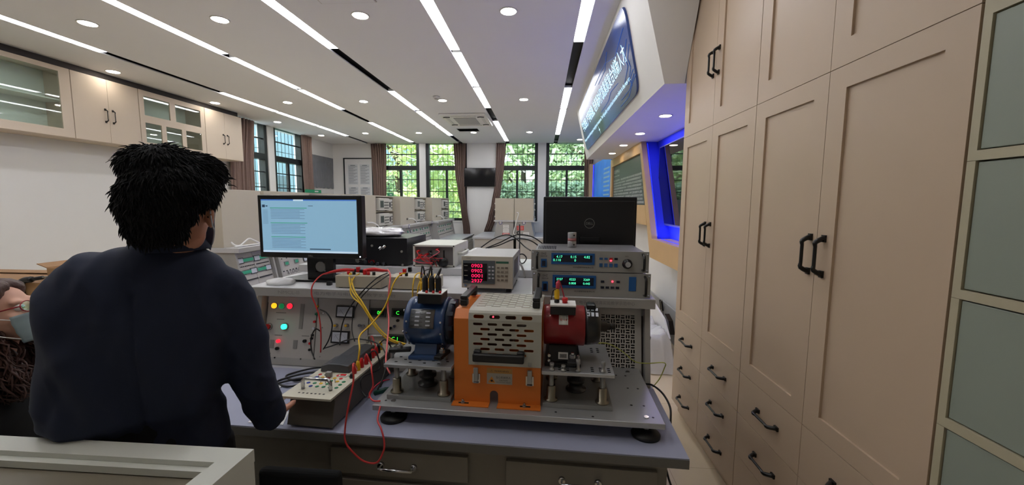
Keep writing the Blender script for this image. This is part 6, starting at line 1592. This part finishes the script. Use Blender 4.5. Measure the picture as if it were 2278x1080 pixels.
def hand(mb, wrist, d, palm_n, thumb_side, s=1.0, curl=.35):
    """palm and five fingers: d direction to the fingertips, palm_n back-of-hand normal, thumb_side sideways unit"""
    w = Vector(wrist); d = Vector(d).normalized(); u = Vector(thumb_side).normalized(); nb_ = Vector(palm_n).normalized()
    R = Matrix((u, d, nb_)).transposed()
    mb.ell(w+d*.045*s, (.040*s, .052*s, .017*s), R)
    for k, (off, ln, r) in enumerate(((.030, .068, .0085), (.010, .076, .009), (-.011, .070, .0085), (-.031, .055, .0075))):
        b = w+d*(.078*s-abs(off)*.25)+u*off*s; dn = -nb_
        p1 = b+(d*cos(curl)+dn*sin(curl))*ln*.45*s; p2 = p1+(d*cos(curl*2.2)+dn*sin(curl*2.2))*ln*.32*s; p3 = p2+(d*cos(curl*3)+dn*sin(curl*3))*ln*.25*s
        mb.tube([b-d*.02*s, b, p1, p2, p3], r*s, n=10, steps=4, rad=[r*s, r*1.05*s, r*s, r*.92*s, r*.75*s])
    b = w+d*.025*s+u*.032*s; t1 = b+(u*.75+d*.65-nb_*.25).normalized()*.036*s; t2 = t1+(u*.35+d*.9-nb_*.25).normalized()*.03*s
    mb.tube([w+d*.01*s+u*.015*s, b, t1, t2], .01*s, n=10, steps=4, rad=[.013*s, .0115*s, .0105*s, .0085*s])
def head_mb(mb, C0, R, s=1.0):
    e = lambda c, r, Q=None: mb.ell(C0+R @ (Vector(c)*s), [x*s for x in r], R @ (Q or Matrix.Identity(3)))
    e((0, -.012, .028), (.074, .092, .088)); e((0, .022, -.02), (.064, .072, .085)); e((0, .042, -.075), (.045, .045, .036))   # skull, face, jaw
    e((0, .078, -.098), (.022, .018, .016))                                           # chin
    e((0, .098, -.012), (.0115, .016, .030)); e((0, .106, -.028), (.016, .014, .011))  # nose bridge, tip
    e((0, .088, -.062), (.026, .012, .008)); e((0, .086, -.072), (.023, .011, .008))   # lips
    for sx in (-1, 1):
        e((sx*.034, .078, .026), (.024, .012, .010)); e((sx*.046, .062, -.028), (.020, .022, .022))   # brow, cheek
        q = Matrix.Rotation(sx*radians(22), 3, 'Z')
        e((sx*.079, -.008, -.010), (.0095, .020, .033), q); e((sx*.087, -.014, .002), (.0055, .017, .023), q)     # ears
    return mb
def eyes(C0, R, par, s=1.0):
    for sx in (-1, 1):
        c = C0+R @ (Vector((sx*.033, .0775, .006))*s)
        q = MB().ell(c, [.0125*s]*3).build('eye', mat('eye_white', (226, 222, 216), .2), par)
        MB().cyl(c+R @ Vector((0, .0118*s, 0)), c+R @ Vector((0, .0131*s, 0)), .0055*s, n=14).build('iris', mat('iris_brown', (50, 32, 24), .2), q)
def glasses(C0, R, par, m, s=1.0):
    q = MB(); w = lambda c: C0+R @ (Vector(c)*s)
    for sx in (-1, 1):
        pts = [w((sx*.035+.026*cos(a), .105-.004*abs(cos(a)), .004+.019*sin(a))) for a in [2*pi*k/20 for k in range(21)]]
        q.tube(pts, .0018*s, n=6, smooth=False)
        q.tube([w((sx*.061, .101, .009)), w((sx*.074, .08, .010)), w((sx*.082, .02, .010)), w((sx*.083, -.01, .006)), w((sx*.081, -.025, -.012))], .0022*s, n=6)
    q.tube([w((-.010, .106, .008)), w((0, .110, .012)), w((.010, .106, .008))], .0016*s, n=6); fr_ = q.build('glasses', m, par)
    for sx in (-1, 1):
        pts = [w((sx*.035+.0245*cos(a), .1045, .004+.0175*sin(a))) for a in [2*pi*k/20 for k in range(20)]]
        MB().add(pts, [tuple(range(20))]).build('lens', M_glass, fr_, solid=.0008)
def mask(C0, R, par, m, mstrap, s=1.0, am=64):
    vs = []; fs = []; nu, nv = 24, 12; mm = MB(); w = lambda c: C0+R @ (Vector(c)*s)
    for j in range(nv+1):
        v = j/nv; z = -.018-.098*v
        for i in range(nu+1):
            a = radians(-am+2*am*i/nu); k = .074+.006*sin(v*pi); fwd_ = .066+.052*cos(a)*(1-.35*(v-.45)**2*2)
            x = k*sin(a)*(1-.22*v); y = .012+.103*cos(a)**.8*(1-.12*v)+.004*sin(v*pi*6)*.3
            vs.append(w((x, y, z)))
    for j in range(nv):
        for i in range(nu): a = j*(nu+1)+i; fs.append((a, a+1, a+nu+2, a+nu+1))
    mm.add(vs, fs, 0, True); o = mm.build('face_mask', m, par, solid=.002)
    for sx in (-1, 1):
        MB().tube([w((sx*.066, .066, -.028)), w((sx*.080, .03, -.006)), w((sx*.086, .004, .012)), w((sx*.089, -.016, .020)), w((sx*.088, -.028, -.002))], .0018*s, n=6).build('ear_loop', mstrap, o)
        MB().tube([w((sx*.056, .062, -.100)), w((sx*.072, .03, -.075)), w((sx*.082, .006, -.05)), w((sx*.087, -.018, -.035)), w((sx*.088, -.027, -.006))], .0018*s, n=6).build('ear_loop', mstrap, o)
    return o
# ---------------------------------------------------------------- standing man seen from behind
YM = .97
fa = radians(118); FD = Vector((cos(fa), sin(fa), 0)); RD = Vector((sin(fa), -cos(fa), 0))
def ph(px, py, P):
    d = ray(px, py); t_ = (Vector(P)-Vector((0, 0, HC))).dot(FD)/d.dot(FD); return Vector((0, 0, HC))+d*t_
ref = at(330, 640, Y=YM)
man = thing('person', 'standing man with black hair, face mask and navy shirt seen from behind', 'person', (ref.x, ref.y, 0))
secs = [(544, 296, 436, .055), (553, 240, 446, .066), (566, 178, 458, .080), (588, 132, 480, .098), (612, 108, 500, .108), (640, 94, 518, .116), (690, 92, 533, .124), (750, 98, 530, .126), (820, 102, 510, .122), (890, 104, 494, .118), (950, 106, 492, .118)]
rings = []
for py, L_, R_, b in secs:
    a_, c_ = ph(L_, py, ref), ph(R_, py, ref); mid = (a_+c_)/2; h = (c_-a_).length/2; rings.append((mid, RD*h, FD*b))
zb_ = rings[-1][0].z
sh = MB(); low = rings[-1]; yo = Vector((0, .022, 0)); hem = [(Vector((low[0].x, low[0].y, .925))+yo, low[1]*.97, FD*.108), (Vector((low[0].x, low[0].y, 1.035))+yo, low[1]*.99, FD*.110), (Vector((low[0].x, low[0].y, 1.068)), low[1], FD*.118)]
ring_loft(sh, list(reversed(rings))[:] if False else hem+list(reversed([r for r in rings if r[0].z > 1.08])), p=2.4)
Rs = at(490, 654, Y=1.04); Re = at(560, 832, Y=1.10); Rw = at(602, 934, Y=1.17)
Ls = at(176, 668, Y=.985); Le = at(176, 830, Y=1.06); Lw = Vector((-1.30, 1.22, .98))
limb(sh, [Rs+Vector((-.03, -.01, .01)), Rs, (Rs*.5+Re*.5)+Vector((.018, 0, 0)), Re, (Re+Rw)/2, Rw], [.066, .070, .062, .058, .052, .046])
limb(sh, [Ls+Vector((.03, .01, .01)), Ls, (Ls+Le)/2, Le, (Le+Lw)/2, Lw], [.062, .066, .060, .056, .048, .042])
# collar
def fold(co, n):
    w = co+Vector(BASE[man.name]); 
    x = (w-ref).dot(RD); z = w.z
    k = .009*noise.noise(Vector((x*13+z*5, z*4, 1)))+.006*noise.noise(Vector((x*26-z*9, z*8, 4)))+.004*(1-abs(noise.noise(Vector((x*9+z*7, z*3-x*2, 7))))*2)**3
    if z < 1.34: k += .007*sin((x+.03*sin(z*9)+.02*sin(z*4))*40)*min(1, (1.34-z)*4)*(.4+.8*noise.noise(Vector((x*5, z*2, 9))))
    k -= .006*math.exp(-((x-.005)/.006)**2)*(1 if z < 1.40 else 0)
    return n*k*1.25
finalize(sh, 'shirt', M_shirt, man, voxel=.0075, smooth=5, noise_fn=fold)
HH_ = at(389, 436, Y=YM-.005); HC_ = at(386, 472, Y=YM)
hy = radians(114-90); HR = Matrix.Rotation(hy, 3, 'Z') @ Matrix.Rotation(radians(6), 3, 'X'); HR2 = Matrix.Rotation(hy, 3, 'Z')
nk = ph(375, 552, ref)
co = MB(); c0 = Vector((nk.x, nk.y, nk.z+.004))+FD*.008
for (r1, r2, z0, z1) in ((.074, .064, -.02, .032),):
    nn = 36; vs = []; fs = []
    for k in range(nn+1):
        a = radians(-150+300*k/nn)-pi/2
        dx = RD*cos(a)+FD*sin(a); dip = -.018*max(0, sin(a))
        vs += [c0+dx*r1+Vector((0, 0, z0)), c0+dx*(r2+.004)+Vector((0, 0, z1+dip)), c0+dx*(r1+.016)+Vector((0, 0, z0+.012))]
    for k in range(nn): fs += [(3*k, 3*k+1, 3*k+4, 3*k+3), (3*k+1, 3*k+2, 3*k+5, 3*k+4)]
    co.add(vs, fs, 0, True)
co.build('shirt_collar', M_shirt, man, solid=.003)
# body: one continuous skin surface under the clothes
bd = MB(); head_mb(bd, HC_, HR)
bd.tube([HC_+HR @ Vector((.012, -.005, -.05)), nk+RD*.014+Vector((0, 0, .01)), nk+Vector((0, 0, -.10))-FD*.01], .05, n=20, rad=[.056, .057, .068])
ring_loft(bd, [(r[0], r[1]*.86, r[2]*.80) for r in reversed([(Vector((rings[-1][0].x, rings[-1][0].y, .94))+FD*.03, rings[-1][1]*.9, FD*.105)]) ]+[(r[0], r[1]*.86, r[2]*.80) for r in reversed([r for r in rings[2:] if r[0].z > 1.09])])
limb(bd, [Rs, (Rs+Re)/2, Re, (Re+Rw)/2, Rw, Rw+(Rw-Re).normalized()*.02], [.058, .052, .045, .040, .030, .028])
limb(bd, [Ls, (Ls+Le)/2, Le, (Le+Lw)/2, Lw, Lw+Vector((.0, .02, -.01))], [.055, .048, .042, .036, .029, .027])
HD = (at(633, 905, Y=1.35)-Rw).normalized()
hand(bd, Rw+HD*.012, HD, Vector((.75, -.55, .35)), Vector((-.3, .5, .8)).cross(HD).cross(HD)*-1 if False else (Vector((.35, .65, .2))-HD*Vector((.35, .65, .2)).dot(HD)), curl=.42)
hand(bd, Lw+Vector((0, .03, -.01)), Vector((.2, .9, -.35)), Vector((0, .3, 1)), Vector((.98, -.2, 0)), curl=.4)
hipc = Vector((rings[-1][0].x, rings[-1][0].y, 0))+FD*.03
legs = []
for sx in (-1, 1):
    hp = hipc+RD*sx*.10; L3 = [(hp.x, hp.y, .92), (hp.x+RD.x*sx*.01+FD.x*.02, hp.y+FD.y*.02, .72), (hp.x+FD.x*.03, hp.y+FD.y*.03, .49), (hp.x+FD.x*.01, hp.y+FD.y*.01, .28), (hp.x, hp.y, .09)]
    legs.append(L3); limb(bd, L3, [.088, .078, .056, .048, .036]); bd.ell(Vector(L3[-1])+FD*.06+Vector((0, 0, -.045)), (.042, .12, .038), Matrix.Rotation(fa-pi/2, 3, 'Z'))
finalize(bd, 'body', M_skin, man, voxel=.0058, smooth=3)
tr = MB(); ring_loft(tr, [(hipc+Vector((0, 0, .80)), RD*.175, FD*.115), (hipc+Vector((0, 0, .92)), RD*.18, FD*.122), (hipc-FD*.02+Vector((0, 0, 1.08)), RD*.16, FD*.105)])
for L3 in legs: limb(tr, L3[:4]+[(L3[4][0], L3[4][1], .07)], [.102, .094, .076, .068, .062])
finalize(tr, 'trousers', M_trs, man, voxel=.01, smooth=4)
for L3 in legs:
    q = MB(); q.ell(Vector(L3[-1])+FD*.055+Vector((0, 0, -.035)), (.05, .14, .045), Matrix.Rotation(fa-pi/2, 3, 'Z')); 
    for i, v in enumerate(q.v): q.v[i] = Vector((v.x, v.y, max(.003, v.z)))
    q.build('shoe', M_blk, man)
# hair
hb_ = MB(); E_ = lambda c, r: hb_.ell(HH_+HR2 @ Vector(c), r, HR2)
E_((.004, -.022, .018), (.096, .102, .078)); E_((-.004, -.02, .062), (.064, .074, .062)); E_((.034, .0, .050), (.060, .070, .052)); E_((.042, .022, .036), (.056, .056, .050)); E_((-.010, -.062, -.015), (.084, .058, .078)); E_((-.020, -.060, -.078), (.064, .044, .050)); E_((-.072, -.03, -.02), (.024, .05, .06)); E_((0, .055, .065), (.078, .052, .045))
E_((.074, .0, .040), (.020, .030, .030)); E_((-.085, .015, .020), (.020, .035, .045)); E_((-.015, -.02, .070), (.080, .085, .055)); E_((.04, .02, .06), (.066, .07, .05))
def hn(co, n): return n*(.0035*noise.noise(co*30)+.003*noise.noise(co*80+Vector((5, 0, 0))))
hair = finalize(hb_, 'hair', M_hair, man, voxel=.006, smooth=8, noise_fn=hn)
def grow(obj, par, m, n, seed, whorl, L, keep, r0=.0013, lift=(.04, .22), name='hair_strands', jit=.25):
    """short tapering locks lying on the hair surface, combed away from the whorl"""
    rnd = random.Random(seed); mm = MB(); ps = obj.data.polygons; B_ = BASE[par.name]
    for _ in range(n):
        p_ = ps[rnd.randrange(len(ps))]; c = Vector(p_.center)+B_; nn_ = Vector(p_.normal)
        if not keep(c, nn_): continue
        t_ = c-whorl; t_ = t_-nn_*t_.dot(nn_)
        if t_.length < .004: continue
        t_ = (t_.normalized()+Vector((rnd.gauss(0, jit), rnd.gauss(0, jit), rnd.gauss(0, jit)))).normalized(); l = rnd.uniform(*L); lf = rnd.uniform(*lift)
        p1 = c+(t_+nn_*lf).normalized()*l*.5; p2 = p1+(t_+nn_*(lf*.4)+Vector((0, 0, -.35))).normalized()*l*.5
        mm.tube([c-nn_*.004, p1, p2], r0, n=4, steps=2, rad=[r0*1.7, r0*1.3, r0*.2])
    return mm.build(name, m, par)
grow(hair, man, M_hair, 7000, 4, HH_+HR2 @ Vector((-.02, -.04, .14)), (.012, .027), lambda c, n_: n_.z > -.75 and (HR2.transposed() @ (c-HH_)).y < .07)
q = MB(); rnd = random.Random(2)
for k in range(16):       # tufts at the right front and a loose lock at the left
    p = Vector((rnd.uniform(.07, .10), rnd.uniform(.02, .07), rnd.uniform(.03, .07))); d = Vector((.7, .3, rnd.uniform(-.1, .3))).normalized()*rnd.uniform(.012, .024)
    q.tube([HH_+HR2 @ p, HH_+HR2 @ (p+d*.6), HH_+HR2 @ (p+d+Vector((0, 0, -.006)))], .001, n=4, steps=2, rad=[.0026, .0016, .0003])
for k in range(6):
    p = Vector((-.080+.002*k, -.03, .075+.004*k)); d = Vector((-.034+.003*k, -.01, .008+.002*k)); q.tube([HH_+HR2 @ p, HH_+HR2 @ (p+d*.6+Vector((0, 0, .004))), HH_+HR2 @ (p+d+Vector((0, 0, -.008)))], .001, n=4, steps=3, rad=[.002, .0014, .0003])
q.build('loose_hair', M_hair, man)
eyes(HC_, HR, man); glasses(HC_, HR, man, mat('glasses_black', (20, 20, 22), .25)); mask(HC_, HR, man, M_mask, M_face)

# ---------------------------------------------------------------- seated woman at the left edge
wc = at(0, 700, Y=1.20)
wom = thing('person', 'seated woman with brown hair, red glasses and a face mask at the left edge', 'person', (wc.x, wc.y, 0))
wy = radians(22-90); WR = Matrix.Rotation(wy, 3, 'Z') @ Matrix.Rotation(radians(16), 3, 'X')
wf = Vector((cos(radians(22)), sin(radians(22)), 0)); wr = Vector((sin(radians(22)), -cos(radians(22)), 0))
bd = MB(); head_mb(bd, wc, WR, .97)
nkw = wc-wf*.03+Vector((0, 0, -.16)); bd.tube([wc+WR @ Vector((0, -.015, -.05)), nkw, nkw+Vector((0, 0, -.08))], .045, n=18, rad=[.048, .047, .06])
tc_ = nkw-wf*.02
T_ = [(tc_+Vector((0, 0, -.62)), wr*.165, wf*.13), (tc_+Vector((0, 0, -.5)), wr*.16, wf*.12), (tc_+Vector((0, 0, -.35)), wr*.14, wf*.10), (tc_+Vector((0, 0, -.2)), wr*.16, wf*.11), (tc_+Vector((0, 0, -.09)), wr*.165, wf*.09), (tc_+Vector((0, 0, -.045)), wr*.11, wf*.07)]
ring_loft(bd, [(a, b*.9, c*.9) for a, b, c in T_])
arms = []
for sx in (-1, 1):
    s_ = tc_+wr*sx*.155+Vector((0, 0, -.10)); e_ = s_+Vector((0, 0, -.24))+wf*.06+wr*sx*.02; w_ = e_+wf*.20+Vector((0, 0, -.02)); arms.append((s_, e_, w_))
    limb(bd, [s_, (s_+e_)/2, e_, (e_+w_)/2, w_], [.042, .038, .034, .030, .024]); hand(bd, w_, wf, Vector((0, 0, 1)), wr*-sx, .92, .3)
    h_ = tc_+wr*sx*.085+Vector((0, 0, -.60)); k_ = h_+wf*.40; k_.z = .50; f_ = k_+Vector((0, 0, -.40)); limb(bd, [h_, (h_+k_)/2, k_, (k_+f_)/2, f_], [.075, .07, .052, .046, .034]); bd.ell(f_+wf*.06+Vector((0, 0, -.05)), (.038, .11, .035), Matrix.Rotation(wy, 3, 'Z'))
finalize(bd, 'body', M_skin2, wom, voxel=.0062, smooth=3)
tp = MB(); ring_loft(tp, T_)
for s_, e_, w_ in arms: limb(tp, [s_-wr*0, (s_+e_)/2, e_, (e_+w_)/2, w_], [.056, .05, .045, .04, .034])
finalize(tp, 'black_top', M_blkc, wom, voxel=.009, smooth=4)
lg = MB()
for sx in (-1, 1): 
    h_ = tc_+wr*sx*.085+Vector((0, 0, -.60)); k_ = h_+wf*.40; k_.z = .50; f_ = k_+Vector((0, 0, -.38)); limb(lg, [h_, (h_+k_)/2, k_, (k_+f_)/2, f_], [.09, .082, .065, .058, .05])
finalize(lg, 'trousers', M_trs, wom, voxel=.01, smooth=3)
hb_ = MB(); E_ = lambda c, r: hb_.ell(wc+WR @ Vector(c), r, WR)
E_((0, -.035, .040), (.088, .090, .082)); E_((0, -.065, -.03), (.088, .060, .11)); E_((.055, -.060, -.13), (.045, .05, .09)); E_((-.055, -.060, -.13), (.045, .05, .09)); E_((0, -.07, -.16), (.07, .05, .10)); E_((.072, -.030, .02), (.022, .036, .06)); E_((.035, .012, .078), (.055, .055, .042)); E_((-.035, .012, .078), (.055, .055, .042))
def hn2(co, n): return n*(.010*noise.noise(co*22)+.006*noise.noise(co*48))
finalize(hb_, 'hair', M_hairb, wom, voxel=.006, smooth=3, noise_fn=hn2)
q = MB(); rnd = random.Random(6)
for k in range(420):      # wavy locks falling forward over the shoulder
    sx = 1 if k % 4 else -1; p = Vector((sx*rnd.uniform(.035, .095), rnd.uniform(-.09, -.0), rnd.uniform(-.16, .0))); pts = []
    ph0 = rnd.uniform(0, 6)
    for j in range(6): pts.append(wc+WR @ (p+Vector((.010*sin(ph0+j*1.4), .012*j*rnd.uniform(.2, 1.0)+.010*cos(ph0+j*1.5), -.028*j))))
    q.tube(pts, .002, n=4, steps=2, rad=[.0035, .004, .004, .0035, .003, .0008])
q.build('wavy_locks', M_hairb, wom)
eyes(wc, WR, wom, .97); glasses(wc, WR, wom, mat('glasses_red', (150, 24, 36), .3), .97); mask(wc, WR, wom, mat('mask_teal_grey', (150, 168, 172), .7, var=.05), M_white, .97)
# her chair and the dark stool between the cabinet and the bench
def chair(label, c, z, rad_, back):
    t = thing('stool', label, 'stool', (c.x, c.y, 0))
    MB().lathe([(rad_-.02, 0), (rad_, .012), (rad_, .045), (rad_-.025, .06), (.02, .063)], (c.x, c.y, z-.063), n=36).build('seat', M_blkc, t)
    MB().cyl((c.x, c.y, .06), (c.x, c.y, z-.0635), .022, n=16).build('column', M_chrome, t)
    for k in range(5):
        a = 2*pi*k/5; MB().tube([(c.x, c.y, .075), (c.x+.24*cos(a), c.y+.24*sin(a), .055)], .013, n=8, smooth=False).build('leg', M_blk, t)
        MB().ell((c.x+.24*cos(a), c.y+.24*sin(a), .024), .023, nu=12, nv=8).build('caster', M_blk, t)
    return t
sc_ = tc_+Vector((0, 0, 0)); chair('black round stool under the seated woman', Vector((sc_.x+wf.x*.03, sc_.y+wf.y*.03, 0)), tc_.z-.62-.045, .19, False)
t = thing('chair', 'dark chair back between the white cabinet and the near bench', 'chair', (-.70, 1.10, 0))
MB().box(-.86, -.60, 1.09, 1.125, .52, .80).build('backrest', M_blkc, t, bevel=.016, seg=4); MB().box(-.84, -.62, .86, 1.08, .43, .47).build('seat', M_blkc, t, bevel=.014, seg=3)
MB().box(-.74, -.72, 1.095, 1.115, .45, .5195).build('back_post', M_blk, t)
for x in (-.82, -.64):
    for y in (.89, 1.06): MB().cyl((x, y, .002), (x, y, .4295), .011, n=10).build('leg', M_blk, t)

# ================================================================ CARTONS AT THE LEFT
M_card = mat('cardboard', (176, 138, 98), .8, var=.08, scale=7); M_card2 = mat('cardboard_inside', (150, 116, 84), .85)
t = thing('side_table', 'plain pale table along the left carrying the cardboard boxes', 'table', (-3.8, 2.6, 0))
MB().box(-4.6, -2.95, 2.2, 3.0, .72, .75).build('tabletop', M_shelf, t)
for x in (-4.55, -3.0):
    for y in (2.25, 2.95): MB().box(x-.02, x+.02, y-.02, y+.02, .001, .7195).build('leg', M_steel, t)
def carton(label, x0, x1, y0, y1, z0, z1, flaps):
    t = thing('cardboard_box', label, 'cardboard box', ((x0+x1)/2, (y0+y1)/2, z0), group='cardboard boxes at the left')
    m = MB(); T = .006
    m.box(x0, x1, y0, y0+T, z0, z1); m.box(x0, x1, y1-T, y1, z0, z1); m.box(x0, x0+T, y0+T, y1-T, z0, z1); m.box(x1-T, x1, y0+T, y1-T, z0, z1); m.box(x0+T, x1-T, y0+T, y1-T, z0, z0+T)
    m.build('carton', M_card, t)
    for f in flaps: MB().add(f, [(0, 1, 2, 3)]).build('flap', M_card2, t, solid=.005)
    return t
lx_ = at(97, 620, Y=2.35).x; ox_ = at(104, 600, Y=2.4).x
carton('long brown cardboard box behind the seated woman', -4.35, lx_, 2.35, 2.8, .751, 1.075, [[(-4.35, 2.35, 1.075), (lx_, 2.35, 1.075), (lx_, 2.58, 1.085), (-4.35, 2.58, 1.085)], [(-4.35, 2.8, 1.075), (lx_, 2.8, 1.075), (lx_, 2.6, 1.095), (-4.35, 2.6, 1.09)]])
carton('open brown cardboard box with flaps up at the left of the standing man', ox_, ox_+.42, 2.4, 2.8, .751, 1.17, [[(ox_, 2.4, 1.17), (ox_, 2.8, 1.17), (ox_-.07, 2.8, 1.195), (ox_-.07, 2.4, 1.195)], [(ox_, 2.8, 1.17), (ox_+.42, 2.8, 1.17), (ox_+.42, 2.92, 1.24), (ox_, 2.92, 1.24)], [(ox_+.42, 2.4, 1.17), (ox_+.42, 2.8, 1.17), (ox_+.52, 2.8, 1.20), (ox_+.52, 2.4, 1.20)]])
t = thing('bar_clamp', 'black bar clamp lying on the long cardboard box', 'clamp', (-3.62, 2.30, 1.0))
def q2(px, py): return at(px, py, Y=2.33)
MB().tube([q2(95, 618), q2(60, 624)], .012, n=8, smooth=False).build('bar', M_blk, t); MB().tube([q2(70, 622), q2(50, 626), q2(44, 640), q2(50, 665)], .02, n=8).build('jaw', M_blk, t)
MB().tube([q2(95, 618), q2(150, 608)], .005, n=6, smooth=False).build('rod', M_gry, t)
